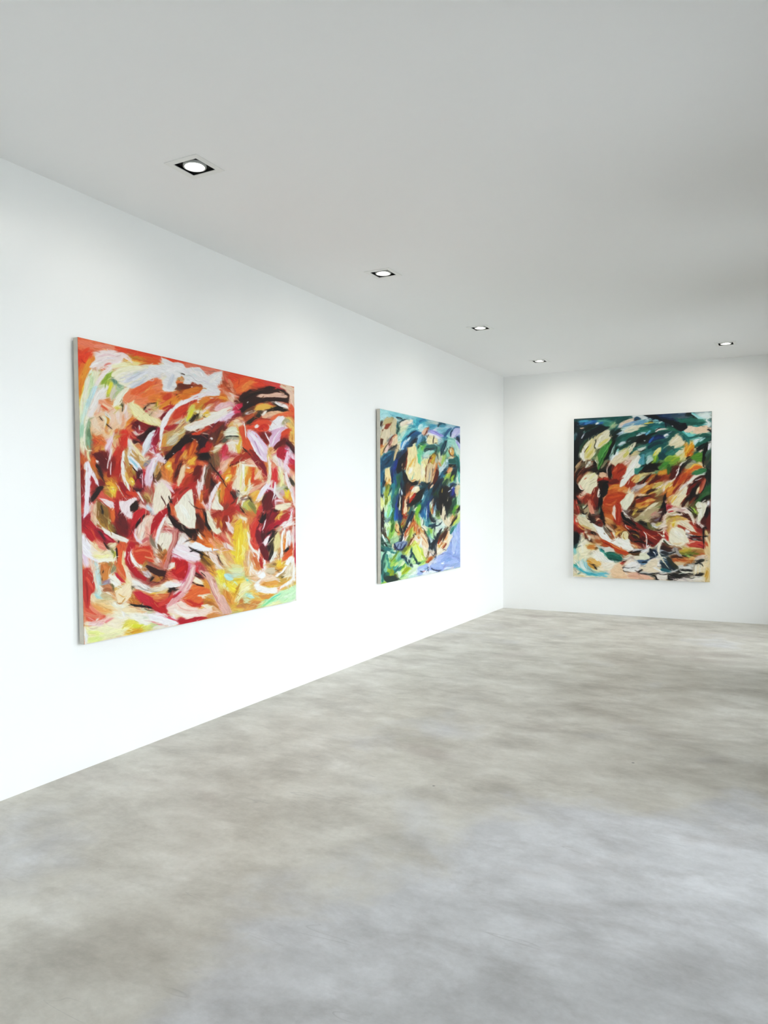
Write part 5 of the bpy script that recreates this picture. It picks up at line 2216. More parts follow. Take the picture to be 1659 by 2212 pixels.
MARKS_BLUE = """
@E
g 9cc8cc 22.5,9 154.5,37 154.5,90 22.5,90
g 2c5a70 22.5,80 154.5,70 154.5,160 22.5,160
s a8dcdc 12 24,16 30,20 42,19
s b8e0e0 6 25,24 30,22 33,20
s 8cc4cc 5 38,18 50,22 62,23
s 6cb0c0 3 42,20 56,21 70,24
s a0d4d8 4 56,19 68,22 80,25
s 88c0c8 4 64,23 74,25 86,26
s d8ecec 3 48,25 52,30 60,30
p b8a070 30,29 35,23 44,24 44,30 38,35 33,37 28,36
s c8b080 6 33,33 38,28 43,26
s 9a8050 3 38,29 42,27 44,30
p c9b796 24,47 30,40 36,44 42,30 48,26 50,32 48,42 43,48 38,56 33,64 28,68 24,64
s d4c4a8 6 26,46 31,52 30,60
s c0ae84 6 42,44 45,36 48,29
s d8c8b0 4 34,46 38,50 36,56
s dccdb4 3 27,56 30,64 26,72
s b0a070 2 44,48 48,40 50,33
p a04a24 30,40 33,35 38,34 41,35 38,39 33,43
s b85a34 2.4 32,39 36,36 39,35
s 5a2c14 1.6 28,43 27,47 26.2,50
s 40220f 2 24.5,36 26,33 26.2,30
s 7a3c18 6 26.5,60 25.5,64 25,68
s d8d0b8 3 27,42 30,38 29,33
s 603018 1.4 33,43 38,36 43,32
p e8b890 44,56 50,51 52,56 51,64 45,70 40,69 41,61
s f0d0b0 4 46,60 48,56 50,54
s e09068 3 46,56 49,53 50,53
s 6a4440 4 38,68 40,62 42,58
s b87868 3 37,70 41,65 43,61
s e0b888 5 25,76 29,72 34,68
s e8c890 4 25,86 27,80 30,76
s c87838 3 24.5,74 26.5,71 29,69
s 30261c 1.6 29,79 32,72 37,67
s d8a880 4 30,79 33,76 36,74
s e8c8a8 4 33,74 35,70 38,69
s b8d0b8 6 54,56 58,50 64,44
s a8d8d0 6 56,64 62,56 70,48
s d4dcb4 6 56,47 60,42 68,38
s f0dcc0 6 58,35 66,31 76,29
s e8c8a8 3 64,33 70,31 74,29
s f4e8d8 3 70,33 74,31 76,28
s 1c4a58 1.6 50,24 56,25 60,27
s 205060 1.4 54,32 60,29 67,27
s 307080 2 52,30 51,38 53,44
s 2a5a50 2 53,37 52,44 50,50
s 1c3c40 1.6 52,50 55,45 55,42
s 88b8a0 3 52,48 56,54 54,60
s 5ca8b0 4 60,60 66,52 74,44
s 4898a8 5 70,43 76,40 82,39
s 78c8c8 5 60,72 64,62 70,54
s 2c7c94 5 64,66 72,54 82,46
s 88ccd0 3 70,48 76,43 86,44
s 246c88 8 76,52 83,49 89,51
s 1c5878 6 72,58 78,53 86,50
s 3484a0 3 80,49 84,47 89,49
s 48a8bc 8 83,33 88,30 94,29
s 2c88a8 7 88,31 93,28 97,29
s 60b4c4 6 90,36 95,34 98,35
s 5cb8c8 5 80,30 82,37 84,42
s a8dce0 6 88,42 93,40 99,39
s c4e4e4 4 86,46 90,45 94,43
s 80b0b4 6 100,33 105,32 112,33
s a8c4c4 5 104,30 110,32 116,34
s c8d0c8 3 112,32 116,33 119,34
s 203c48 2 118,39 119.5,35 121.5,33
s 28586c 5 122,35 126,35 130,36
s 4c90a8 4 121,38 126,38 130,38
s a4c8d8 4 132,40 140,39 148,39
s 68a8c0 6 106,42 111,40 115,39
s 3c90b0 3 104,39 109,38 114,38
s c8dce8 4 110,46 118,43 126,42
s 90c4d0 6 118,44 125,44 130,46
s 7cb8cc 5 122,49 128,45 134,43
p 9a98d8 104,46 108,44 118,48 128,54 126,56 116,53 107,50
s a8a8e4 3 106,47 114,49 124,55
s 7c78c0 1 105,45 114,49 126,54
s f0ecf0 4 100,52 110,53 120,58
p e6a98c 91,54 92,47 95,43 99,40 102,42 99,48 97,53 94,55
s f0c4a8 2.4 93,51 95,46 97,43
s 7a2c14 1.4 95,54 99,47 101,41
s 8a3c20 1.2 97,43 100,41 102,42
s 1c4860 4 92,54 91,60 90,65
p f4e2a8 99,64 100,57 105,53 110,54 115,57 118,62 117,66 108,67 101,68
s f8ecc0 6 103,61 108,60 114,62
s f0d890 3 100,60 104,56 107,55
s 201c28 1.8 110,65 110.5,59 110.5,54
s 181820 1.4 100,56 101,54 102.5,52
s e8f0ec 3 96,56 99,60 99,64
s a4c8d8 8 86,62 89,56 92,54
s 68a0c0 5 85,66 88,60 90,56
s 3c7890 4 92,60 95,57 97,62
s 2c5c50 4 90,68 94,65 99,65
s 1c3c50 5 80,64 82,58 83,55
s 285c78 7 70,66 74,60 79,56
s 1a3448 6 72,72 76,65 80,60
s 101c28 4 76,66 79,62 80,59
s 80c0cc 3 69,60 72,56 74,54
s e4f0f4 2 68,63 70,59 72,57
p 5c98c4 58,76 60,68 66,62 69,60 68,68 65,74 60,78
s c8e0f0 2.4 61,74 64,67 67,62
s 88b8dc 2.4 59,76 62,70 64,64
s 245a80 4 64,74 67,69 69,66
s d0dcc8 6 54,74 55,66 57,62
s b0c888 1.6 52,66 56,64 59,60
s e4dcc0 4 53,73 53,69 54,67
s 4c4438 5 42,74 45,71 50,70
s 6a5c58 4 44,76 48,73 50,74
p ccb084 49,76 52,70 54,72 52,80 49,88 46,94 44,92 46,84
s dcc494 3 51,74 49,83 46,92
s b8a070 1.4 49,78 47,86 45,92
p 1e5064 30,85 37,81 44,78 48,80 45,88 44,96 40,104 33,105 27,108 24.5,104 26,93
s 2a6c84 6 29,90 36,86 44,82
s 347890 5 26,100 32,96 40,92
s 184458 5 36,102 40,94 44,88
s 4c94a0 2.4 30,86 36,83 43,80
s 183c50 3 29,96 34,93 40,90
p 0f1822 50,90 54,83 60,80 68,78 68,86 64,94 60,104 57,112 52,116 49,110 50,100
s 203c54 5 52,86 59,81 67,77
s 1c2c40 6 54,96 59,90 65,86
s 0c1018 6 53,108 57,100 62,94
s 3c6ca0 3 45,110 48,102 51,94
s 204878 6 44,112 47,104 49,96
s 5a2a1c 6 64,96 66,90 68,85
s 7c3c24 4 64,106 65,98 66,91
s a85430 2.4 66,102 67,94 69,88
s 181010 4 60,108 61,102 62,98
s e8d0b0 1.4 60,102 59.5,106 60,109
p f0dca0 70,72 74,74 79,68 82,72 83,80 84,90 87,100 93,94 96,86 102,86 106,88 102,96 98,106 96,118 99,125 96,129 88,128 84,126 80,125 74,129 68,122 65,114 66,104 68,94 69,82
s f4e8b8 6 76,76 78,90 77,102
s f4e0a0 8 84,104 85,114 87,124
s f0d088 6 72,80 73,92 72,102
s f8f0d0 6 70,110 72,116 70,122
s f8f4e0 5 74,106 76,112 74,118
s e8a858 3 70,96 74,90 76,83
s d8843c 3 74,106 76,102 79,99
s e89848 2 69,88 70,80 70,74
s b8642c 1.4 69,104 72,96 76,92
s b8d8b0 5 78,86 80,80 80,76
s c8ccb0 3 96,90 100,89 105,86
s f0e8c0 6 92,102 93,112 93,122
s f4ecc8 4 89,108 90,116 90,126
s a8c8c0 2 74,127 77,118 79,113
s d8a868 1.2 69,114 70,106 72,100
s e8c080 1.2 82,96 82,106 84,116
s d89c58 1 89,124 87,130 86,134
s 98d0a0 5 85,80 86,90 87,96
s 78c898 6 87,74 89,80 88,86
s a8d888 4 89,69 93,72 92,77
s 70b850 3 90,75 93,72 96,69
s 68c8a8 3 86,90 88,97 88,101
s a8e0c8 2.4 90,93 90,98 89,101
s 3c8868 3 88,66 92,68 96,68
s 284838 1.4 85,74 87,70 92,67
p 8cc8b8 93,80 98,78 105,76 111,77 113,80 106,84 100,88 95,88 94,83
s a8d8cc 4 96,85 102,81 109,79
s bcdcd0 3 96,88 100,85 103,85
p 34605c 96,77 99,70 106,68 113,69 119,74 114,74 107,73 101,75 98,79
s 4c8078 2.4 99,73 106,70 113,71
s 1c2c34 1.6 96,80 101,76 108,74 114,73
s 182430 1.2 98,78 103,77 107,76
s 1c2028 1.4 104,89 109,85 113,82
s 201c20 1.2 114,82 115,79 117,77
s 68a088 4 116,78 119,76 121,72
s 487868 3 120,82 118,79 116,74
p 1a4a54 120,86 122,78 124,70 128,63 132,60 131,68 129,74 126,82 122,88
s 286878 4 122,82 125,74 129,64
s 123038 2.4 124,80 127,73 130,66
s e4ecf0 2 127,78 129,74 130,72
s 2c6c8c 6 131,56 134,50 138,44
s 3c80a0 4 129,58 132,50 137,43
s 88c0d0 6 134,54 138,47 142,43
s 4c7ca0 3 139,48 144,42 150,39
s 1c3c58 2 138,52 140,46 143,43
s c4c4f0 8 144,50 148,45 153,42
s dcdcf8 5 140,56 146,52 152,51
s a8a8e0 3 145,54 149,48 153,44
s 3c6c90 2.4 148,40 152,39 154,40
s 1c4c6c 5 149,56 151,60 153.5,65
s 0f2c48 2.4 148,57 150,62 153,67
s b8b8ec 4 148,64 152,70 153.5,76
s d0d8f4 3 147,61 151,68 153.5,72
s 94d4c4 6 133,62 139,63 144,68
s a8dcc8 6 138,59 144,65 149,74
s b8e4d0 5 146,72 149,80 151,88
s 64b0a8 2.4 133,60 140,60 145,63
s d8ecd8 4 149,76 152,86 153,96
s e8d8d0 2.4 152,88 153,96 153.5,102
p e0a868 136,78 138,74 142,74 144,79 144,84 140,86 137,84
s f0d498 3 138,80 140,76 142,78
s 6a3c14 1.6 136,79 137,84 141,86 144,83
s 8a5020 1.2 138,74 142,75 143,79
s f0d8b0 5 138,89 141,89 143,88
s e8b080 2.4 137,90 140,88 144,87
s 98d0c0 4 133,72 132,78 133,84
s 2c5048 1.4 133,74 131,79 128,86
s 88c4a0 4 134,86 134,80 135,76
p 1f6a62 135,92 140,90 146,90 147,96 144,99 138,99 135,97
s 2c8078 4 137,94 142,93 146,93
s 48a898 1.6 138,98.5 142,97 146,95
p 101e28 134.5,101 140,101 146,100 146,105 140,105 135,105
s 182c38 2 137,103 142,103 145,102
s 2c7c78 4 147,88 149,96 151,104
s 1c5c60 4 150,96 152,106 153,114
s 48a8a0 3 150,86 152,96 153.5,104
s b8d8a8 5 127,90 125,96 122,100
s a8c860 4 126,96 127,90 129,86
s d0e0b0 5 123,90 121,84 122,80
s e8d8c8 4 120,100 122,94 123,90
s d88840 2.4 119,96 121,100 123,104
s d8b848 6 106,94 109,88 111,84
s b88c30 4 109,98 112,90 113,85
s c89858 3 113,102 115,94 115,87
s 2c1810 1.6 103,98 105,93 108,89
s 7a3014 2.4 102,98 104,93 106,90
s 501c10 2 105,101 107,98 108,96
s a8b8a8 5 115,96 116,90 117,86
s 40402c 1.2 118,94 117,88 116,83
p d4bc94 97,120 98,108 100,99 106,100 110,100 109,110 106,120 104,129 98,130
s e4d0ac 4 100,118 101,108 103,101
s b8a890 3 105,118 106,109 107,102
s 7c5028 1.4 97,122 98,108 100,99
s 6a3820 1.2 108,118 109,108 110,100
s e8d8b8 3 100,126 102,120 104,112
p 6a2814 109,132 110,124 113,112 116,103 119,108 119,115 117,122 113,129
s 8a3c1c 3 112,126 115,115 117,108
s b86838 2.4 111,116 114,108 117,103
s e0b088 2 107,130 110,118 113,108
s e8c8a0 4 110,106 112,100 113,96
s b8dcd8 6 121,110 126,105 131,100
s 88c0c4 4 120,117 123,110 129,106
s c8dce0 4 127,105 131,98 133,93
s 184c64 4 126,112 130,108 132,105
p e8b078 132,114 134,107 138,106 142,106 139,112 136,117
s f0d0a0 3 134,112 137,109 140,108
s b8642c 1.4 133,112 136,107 139,106
s 381c14 1.4 128,116 130,114 134,113
s c8d888 5 130,124 134,120 138,115
s 98b040 5 132,122 136,118 137,115
s 68843c 4 140,126 143,121 144,118
s a8c838 3 140,126 143,122 145,120
s 182830 4 144,112 141,118 138,126
s 1c3a40 3 148,109 147,116 144,124
s 2c6c60 2.4 150,110 148,120 144,128
s 7cb8a0 5 150,114 149,122 147,129
s c8e8dc 4 152,116 152,130 153,142
s 24586c 5 122,124 124,118 126,114
s 4c98a8 3 125,122 127,119 128,117
s 203848 6 119,130 121,124 124,118
s 284c38 4 128,134 131,128 133,123
s a8c8b8 5 134,136 140,130 146,130
s 284868 6 139,134 142,133 146,133
s 183048 3 139,138 142,134 144,132
s e0ecec 2.4 137,140 140,139 144,138
s 2c3c90 6 140,146 142,143 144,141
s 1c2870 3 143,152 144,145 145,140
s d8d0a8 7 150,144 151,136 151,132
s e8d4a8 5 148,152 150,142 151,136
s b8e0c8 4 153,156 153,146 153,140
p 20283a 69,131 70,128 74,129 78,130 83,127 84,133 80,134 74,135 70,133
s 0f1418 4 65,122 68,128 74,131
s 141414 3 74,132 79,131 83,129
s b86030 1.6 74,130 78,128 82,126
p 1d4c58 90,140 92,134 96,130 101,133 106,130 104,137 99,140 95,143
s 2c6870 4 92,140 96,134 100,135
s 141c20 3 96,130 101,132 106,131
s 4c8c90 2.4 90,142 93,137 96,133
p f2dcae 73,148 77,142 80,137 86,136 88,142 84,146 79,148 74,152
s f8ecc8 5 77,146 81,141 85,139
s e0a058 2.4 74,150 78,144 80,140
s b84c24 4 73,140 76,138 78,137
s 902c14 2.4 75,154 79,150 82,148
s c85028 5 73,158 77,154 82,150
s 101418 6 85,150 90,145 96,140
s 1c2c30 5 84,156 90,152 96,147
s 48301c 6 69,140 70,134 69,129
s 60341c 5 66,148 68,142 70,136
s 181418 6 64,138 64,128 63,118
s 203040 5 61,142 60,132 59,124
s 18485c 6 59,136 58,128 57,120
s 1c6470 7 48,136 47,126 46,118
s 246880 6 44,128 43,118 42,110
s 1c3c70 5 44,120 43,113 42,108
s 3c7c48 4 53,136 53,128 54,120
s 285c40 4 55,130 54,124 54,119
s 2c8890 5 43,148 45,138 46,128
p f2d298 31,129 31,118 32,108 37,106 39,112 40,119 43,124 41,130 38,133 34,131
s f8e4b8 5 34,116 35,110 37,108
s e8b868 5 35,130 37,124 39,120
s f0d8a0 3 40,129 41,124 40,120
s c88038 3 33,133 35,128 36,124
s 50240f 1.6 30,126 32,121 34,117
s 2a1a10 1.4 31,131 33,126 34,122
s 8a6a28 5 32,137 35,133 38,132
s 6a5a1c 3 33,138 37,134 40,131
s 1c5878 6 26,118 27,110 29,105
s 2c7890 6 25,130 26,122 28,114
s 184860 5 28,138 28,130 29,124
s 48a0a8 3 25,138 25,130 25,122
s 306878 5 25,146 26,140 27,134
s 88b8b8 4 29,146 30,140 31,136
s a8b050 7 33,154 34,146 35,140
s 98a838 4 35,148 36,142 38,137
s 6c7c20 3 32,158 33,152 34,146
s c8e0c0 5 39,156 40,148 42,142
s a0d8c0 4 37,158 38,152 40,146
s 80c8b0 4 41,160 42,154 42,148
s 2c5450 1.4 37,151 39,145 42,138
s e8ecf0 2.4 24,156 25,152 27,148
s 1c2c40 4 25,150 27,154 28,159
s e4e880 5 25,159 25.5,156 25,153
s 2c6c58 5 50,156 51,146 52,138
s 4c8c68 3 48,158 49,150 50,142
s d8e0c8 2 54,148 55,143 56,139
s 182c48 5 56,156 57,148 58,140
s c8d8dc 2.4 59,148 58,144 60,150
s 1c1c28 3 62,156 62,148 62,141
s e0c8a0 1.6 62,152 64,156 63,160
s 88502c 4 65,158 67,152 68,146
s c87c48 4 68,156 70,150 72,145
s 1c4c60 7 96,152 100,144 104,138
s 2c6878 4 90,160 94,152 98,144
s 3c7088 3 94,158 98,150 101,143
s b86c48 2.4 103,144 107,137 111,131
s e8c8a8 2.4 105,142 108,136 111,130
s 201410 2 103,142 104,138 106,133
s 182838 7 111,142 114,134 118,128
s 183048 6 108,150 112,142 116,134
s 18384c 6 116,146 119,138 122,130
s 284c2c 5 110,154 113,148 115,142
s b8a848 2.4 124,146 124,142 123,139
s 2c5c48 4 118,154 120,146 123,139
s 0c0c10 9 127,156 130,146 131,139
s 141018 6 122,154 124,148 127,140
s 1c1c2c 6 134,156 136,148 138,142
s 281c1c 5 131,144 133,140 134,137
s 203c68 5 138,154 140,147 142,144
s 203848 4 142,158 144,154 146,150
s 487860 5 147,158 149,156 150,154
@F
g 3c6a68 23,-1 154.5,-1 154.5,42 23,42
g b8d0a8 23.5,30 154.5,30 154.5,117 24.5,145
s e8ec98 7 26.5,6 27,14 27.5,21
s f0f0b0 3 25,12 26,18 26,23
s 1c3848 4 27,0 28.5,3 29,6
s d8ece0 4 30,2 31,7 31,11
s a8b040 6 34,4 34,11 34,16
s 788428 5 33,2 35,8 36,14
s c8d880 5 39,2 38,10 37,16
s b0e0b8 8 37,22 39,15 41,8
s 98dcc8 6 38,30 40,22 42,14
s c8ecd8 5 34,30 34,22 34,17
s 88d0c8 3 40,28 42,24 43,20
s d0e8b8 6 32,26 32,18 32,14
s 78c8a0 3 35,36 37,30 38,25
s a8e8d8 3 33,34 32,30 33,26
s 284058 5 33,44 34,43 37,42
s 90a8a8 4 34,42 37,40 40,39
s 506870 2 37,41 39,40 41,41
p 221414 25,30 27,24 29,20 30,26 31,40 29,50 28,57 25.5,58 24.5,48
s 402820 2.4 27.5,26 28,36 27,46
s c8c8c8 2 26,52 27,56 28,60
s 100c10 2.4 26,58 26,52 25,46
s b89080 1.6 27,42 28,36 29,30
s 3c8c88 6 44,10 44,2 45,-1
s 2c6460 6 46,22 46,10 47,0
s 2c7048 6 45,34 45,26 45,18
s 386c28 5 43,56 43,46 44,36
s 4c8838 4 42,62 42,54 43,46
s 88b040 2.4 41,56 43,50 44,44
s 204c78 8 51,18 51,8 52,0
s 1c3c88 5 50,30 50,20 50,10
s 1c6494 6 50,38 49,32 48,24
s 2c84a8 3 48,42 47,36 47,30
s 183058 6 56,30 55,24 54,16
s 1c3868 6 57,38 56,34 55,28
s e8e8d8 2 55,16 55,8 55,1
s d8d8a8 1.4 54,24 54.5,18 55,12
s 141820 3 58,20 58,10 58,0
s 0f1420 2.4 60,34 58,28 58,22
s 7a3418 6 62,22 62,12 63,2
s a85828 4 60,30 61,24 61,18
s 502414 3 60,14 61,6 61,0
s f0d8b8 2.4 64,18 64,11 65,6
p f0c8a0 62,27 63,18 66,13 68,15 68,24 65,29
s f4dcc0 3 64,25 65,19 67,15
s d87838 3 68,10 68,4 68,0
s e8a068 2 66,6 67,2 69,-1
s b84824 5 64,33 64,29 65,31
s 8a3018 4 62,35 64,34 66,38
s d87c40 2.4 63,32 66,34 67,39
s 68200f 2 62,33 65,35 68,34
s 1c1818 3 69,14 69,8 70,2
p c03018 70,11 74,6 78,1 83,-1 80,5 75,10 71,12
s d85030 2.4 72,9 76,4 80,0
s f0c8a0 2.4 70,6 72,2 74,-1
s 141414 8 80,6 86,3 92,0
s 1c2420 6 74,14 80,11 87,7
s 0f1010 4 85,11 88,6 91,2
s 28343c 4 70,17 74,14 79,11
s e8d8a0 2.4 78,21 79,18 80,16
s c8b060 2 69,26 71,21 71,18
s 1c3c44 6 81,18 84,15 88,13
s 24585c 6 72,33 76,27 81,21
s 1c6458 5 84,16 88,13 92,11
s 3c8848 4 83,22 87,17 91,14
p 82b440 80,30 82,23 86,18 91,15 89,22 85,27 83,34
s a0c850 3 82,29 85,22 90,17
s 68a028 2 83,32 85,26 88,22
s d8e8c8 3 80,24 83,20 85,19
s 1c4858 5 88,27 92,21 95,14
s 245c70 6 92,18 94,10 96,2
s 2c6878 6 95,12 99,6 102,0
s 4898b0 3 90,12 93,5 95,0
s c8e0e4 2 92,6 93,2 94,-1
s 1c5080 7 98,36 98,24 98,12
s 246c9c 6 94,38 94,30 94,22
s 183c68 6 101,30 101,20 101,10
s 98c8dc 2 96,30 96.5,22 97,16
s c8e0e8 2.4 99,46 98.5,36 98.5,26
s 1c6878 5 101,42 100,36 100,30
s 2c4870 5 103,14 106,8 109,2
s 183040 5 108,10 111,5 113,0
s c8a890 2.4 110,16 109,11 110,6
s b87858 3 108,26 108,20 108,15
s e0ece0 4 106,19 106,14 107,10
s a04828 3 108,29 109,26 109,23
s d8a868 2 107,30 107,27 108,24
s 88b060 3 103,24 104,19 105,15
s 182430 7 114,18 116,10 118,2
s 0f1828 6 116,26 118,18 119,10
s 88a8b8 2.4 113,26 113,20 113,15
s c8dce0 4 113,31 112,28 111,25
s 14181c 11 126,14 126,7 125,0
s 281c18 6 122,22 123,14 124,6
s 101014 9 132,18 134,10 135,2
s 141a20 7 131,26 133,20 134,14
s 100c10 5 140,12 141,6 142,0
s e0dcb8 2 133,11 135,7 137,3
s b8a898 2 123,24 125,18 126,13
s 1c3c38 6 140,18 142,12 144,6
s 4c8c60 5 144,18 146,11 148,4
s 88c890 4 142,14 143,9 144,4
s 2c5c38 5 145,14 147,8 149,3
s a8d8b0 4 150,16 150,9 149,2
s d0ecd8 6 152,14 152.5,7 152,0
s 68a838 4 144,26 145,21 147,17
s 98c048 3 148,22 150,18 151,16
s 1c1c20 3 149,29 151,24 153,19
s d8e4c0 5 150,32 151,30 153,26
s 48301c 2 121,34 122,28 123,24
s e8d8c0 5 125,32 127,25 128,19
s d8c8a0 5 128,40 127,34 126,30
s f0e0c8 5 123,30 124,36 126,42
s 1c2028 5 130,32 131,26 130,22
s 202c38 3 128,38 130,33 131,29
s 384c38 5 136,30 138,24 140,19
s 586c40 5 118,33 118,29 118,25
s 40582c 4 118,31 119,28 120,25
s 90b070 4 120,40 119,36 118,33
s e8dcb8 7 138,46 141,40 146,35
s f0e4cc 4 134,48 134,42 136,38
s d0b888 3 129,43 132,45 135,46
s 8a6a38 3 140,42 143,37 146,33
s d89858 2.4 138,44 140,39 143,33
s 2a1c14 3 140,47 144,41 149,34
s 1c2418 2.4 142,48 146,43 149,38
s c8d868 4 144,46 148,41 152,36
s a8d098 4 145,49 149,44 153,39
s 2c7868 4 138,61 141,56 145,51
s 48a8a8 2 139,60 143,55 148,49
s d8dca0 3 150,36 152,32 153.5,29
p 9cb0e6 138,66 142,60 148,52 154,42 154,116.5 144,119 130,121 115,124 98,128 80,130 83,121 90,114 98,112 106,113 114,108 116,98 124,94 132,88 134,78
s a8bcf0 11 148,56 150,70 151,84
s 94a8e4 11 142,70 143,82 144,92
s 8ca0dc 9 133,94 140,96 150,98
s a4b4ec 6 152,48 153,56 153,64
s b8c8f4 4 146,62 147,72 146,82
s 88a0dc 6 124,108 132,104 140,105
s 7890d8 3 123,106 127,103 131,102
s a8b8ec 8 118,110 120,104 126,98
s 98acdc 6 134,114 142,112 150,112
s b0c4f0 5 136,110 144,108 152,106
s 8c9cd0 0.8 150,103 153,106 153.5,110
s 7c8cc8 0.8 149,101 152,103 153.5,106
s e8f0f8 2 123,111 125,111 127,110.5
s f4f8fc 2 113,106 114,108 115,109
s a4b8e8 6 88,118 92,116 98,115
s 98acdc 5 82,128 90,125 100,123
s b4c8ec 5 86,124 94,121 102,120
s a8bcec 6 108,115 115,113 123,115
s 8c98c8 3 109,112 112,110 116,112
s e8f0f4 4 94,127 104,124 114,124
s f0f4f8 1.6 127,120 134,118 144,118
s 141c38 1.4 107,118.5 112,121.5 118,122.5 124,121
s 283c60 1 96,122 100,119 104,117
s 182848 1.4 89,124 92,125 94,124.5
s d89898 1 92,124 94,123.5 97,123
s e0e8f4 1.4 83,120 84,124 82,129
p d8e8d8 108,44 114,40 124,38 128,44 131,50 129,56 122,60 115,62 110,56
s c8e4d8 6 118,48 122,52 127,52
s e4ecdc 4 118,42 121,44 123,47
s 142030 2.4 104,30 106,36 110,43 114,43
s 2c3c48 2 110,38 112,42 116,40
p 1f5460 101,48 106,48 112,45 114,46 110,50 106,53 102,53
s 2c7480 2.4 103,50 108,49 112,47
s 141c24 1.4 112,58 112.5,50 114,43
s 142838 1.6 114,50 119,48 124,44
s 4c90a0 5 99,50 98,44 98,38
s 88c0b8 4 95,48 95,42 94,36
s a8d490 5 92,50 90,43 88,36
s 80b848 5 87,46 85,40 84,34
s b8d878 4 89,52 88,47 86,42
s e8f0dc 3 93,54 92,48 91,42
s f0e4d0 3 90,36 92,40 93,44
s 242c30 1 93,49 95,44 94,40
s d8dcc8 3 97,56 96,52 95,48
s 78b068 6 101,62 100,56 100,52
s 58a078 5 103,66 103,62 103,56
s a8d8a0 5 108,68 108,62 109,56
s c8e8b8 4 111,64 111,60 111,56
s 98c050 4 107,60 106,56 106,53
s 88b8b0 5 105,76 105,70 105,66
s d8ecec 3 104,70 106,76 110,72
s 304c58 1.4 109,74 112,70 115,67
s 1c3848 3 103,86 104,78 105,73
s 1c2c38 5 108,86 110,80 113,74
s 203040 6 111,82 113,77 116,70
s 142030 3 115,70 118,63 123,55
s 1c2430 2.4 114,74 117,68 119,62
s 384c58 3 113,90 114,84 115,78
s f0e4c8 5 99,56 96,52 94,51
p f1d8b4 88,64 92,60 96,60 100,66 101,74 103,83 100,90 103,96 98,100 96,100 93,88 91,76
s f4e4c8 5 93,70 95,80 97,90
s e8c090 3 96,64 98,72 100,80
s b86c2c 1.4 91,66 95,72 100,82
s f0b890 4 95,78 98,82 100,84
s d8a070 2 92,56 95,60 98,62
s 6a3414 1 93,58 98,68 102,78
s 203038 1 96,58 99,64 102,72
s f4ecdc 4 99,88 97,94 98,100
s 503c28 2 101,96 101.5,93 102,91
p f0dcc0 115,90 116,80 120,72 126,64 132,56 136,54 138,64 135,74 133,84 127,92 121,96 116,96
s f4e8d0 6 120,90 125,85 130,82
s f0d0a8 4 134,68 133,74 132,80
s e8a870 4 129,72 132,66 134,60
s 48200f 2.4 122,74 127,64 133,52
s 2c1810 2 127,68 131,61 135,56
s 602c14 2 118,76 122,69 125,62
s 38200f 1.6 124,80 127,72 131,64
s b04820 2.4 118,79 120,74 122,72
s d8904c 2 121,82 124,78 126,77
s 983818 1.6 126,87 129,83 131,79 129,78
s 8a4420 3 127,84 129,81 130,79
s f8f0dc 4 136,72 138,68 141,66
s 302420 1 126,89 129,88.5 130.5,90
s d8a858 3 118,82 120,83 119,86
s d8d0c0 4 109,91 110,94 112,96
s 342c28 2.4 112,96 114,92 115,88
s 28303c 1.4 105,94 110,98 114,102
s 182838 1.4 113,99 114,101 114,103
s e8dcd8 6 105,96 106,100 104,104
s c88040 4 102,106 105,102 108,99
p c8844c 98,108 101,104 107,99 110,101 108,107 103,111
s 8a481c 1.2 101,108 104,104 108,101
s 8a481c 1.2 103,110 106,106 109,102
s 6a3010 1.2 98,108 101,109 104,108
s d8d8e0 4 103,114 106,110 110,107
s c8d4ec 4 112,110 115,106 113,103
s 1c3c2c 5 55,56 54,50 55,42
s 101c1c 2.4 58,60 57,52 56,46
p c88a50 48,48 52,46 54,56 56,64 54,68 50,60
s e0a868 3 50,52 52,60 53,66
s 603010 1.4 47,54 50,59 54,61
s d8b888 3 48,50 49,55 51,58
s 98a038 5 58,52 61,46 64,42
s b88030 3 58,48 61,44 64,40
s 50401c 3 60,56 62,50 64,46
s a85020 1.6 59,48 62,44 64,40
s c8d8a8 3 50,44 52,46 54,47
p 16242e 57,76 58,68 62,56 66,46 72,36 77,29 78,34 74,43 69,50 65,58 62,66 59,74
s 203c58 4 68,44 73,36 78,28
s 0f1820 4 61,64 64,56 68,48
s 1c2c48 3 58,74 59,69 61,65
s e8f0e8 2.4 65,60 63,65 61,70
s f0ece4 1.6 73,42 70,48 66,56
p c06a34 64,68 66,58 71,50 76,42 79,33 81,42 78,50 72,58 68,66
s d88848 3 68,60 72,53 77,44
s 983c14 2.4 66,64 69,57 74,50
s 7a2c10 1.6 77,43 79,37 80,31
s f0d0a0 2 65,66 68,62 71,56
s d8c870 3 80,40 80,35 79,32
p e0a060 80,42 83,46 87,54 89,62 87,66 83,60 79,56 78,50
s f0d0a8 3 82,48 85,55 87,62
s b85c28 2 79,58 80,50 81,44
s c87434 2 85,62 86,54 86,48
s 8a3c18 1.4 89,66 88,58 87,51
s f4ecd8 2 84,58 85,54 85,50
s d8a868 3 89,50 90,56 92,62
s 8a9830 4 74,64 73,58 74,52
s a0b038 4 71,70 72,64 73,60
s 708028 3 69,74 70,69 72,65
s c8d068 3 76,62 77,56 77,52
s d8e890 3 78,70 76,66 75,62
s 301c10 1.2 70,80 76,72 80,66
s 803c1c 2.4 69,82 74,74 79,69
s c88850 3 72,80 77,74 80,70
s e8c8a0 5 82,66 86,64 89,68
s c87830 3 85,70 87,69 88,72
s f0dcc8 5 81,70 85,73 89,72
s 282820 1.2 77,66 80,64 82,62
s e8e4d0 6 88,76 90,72 88,80
s d8dcd8 4 90,84 89,80 88,78
s e8b888 3 86,80 87,76 88,74
s 984824 1.6 64,72 65,68 66,65
s f0dcc0 1.4 64,74 66,70 69,65
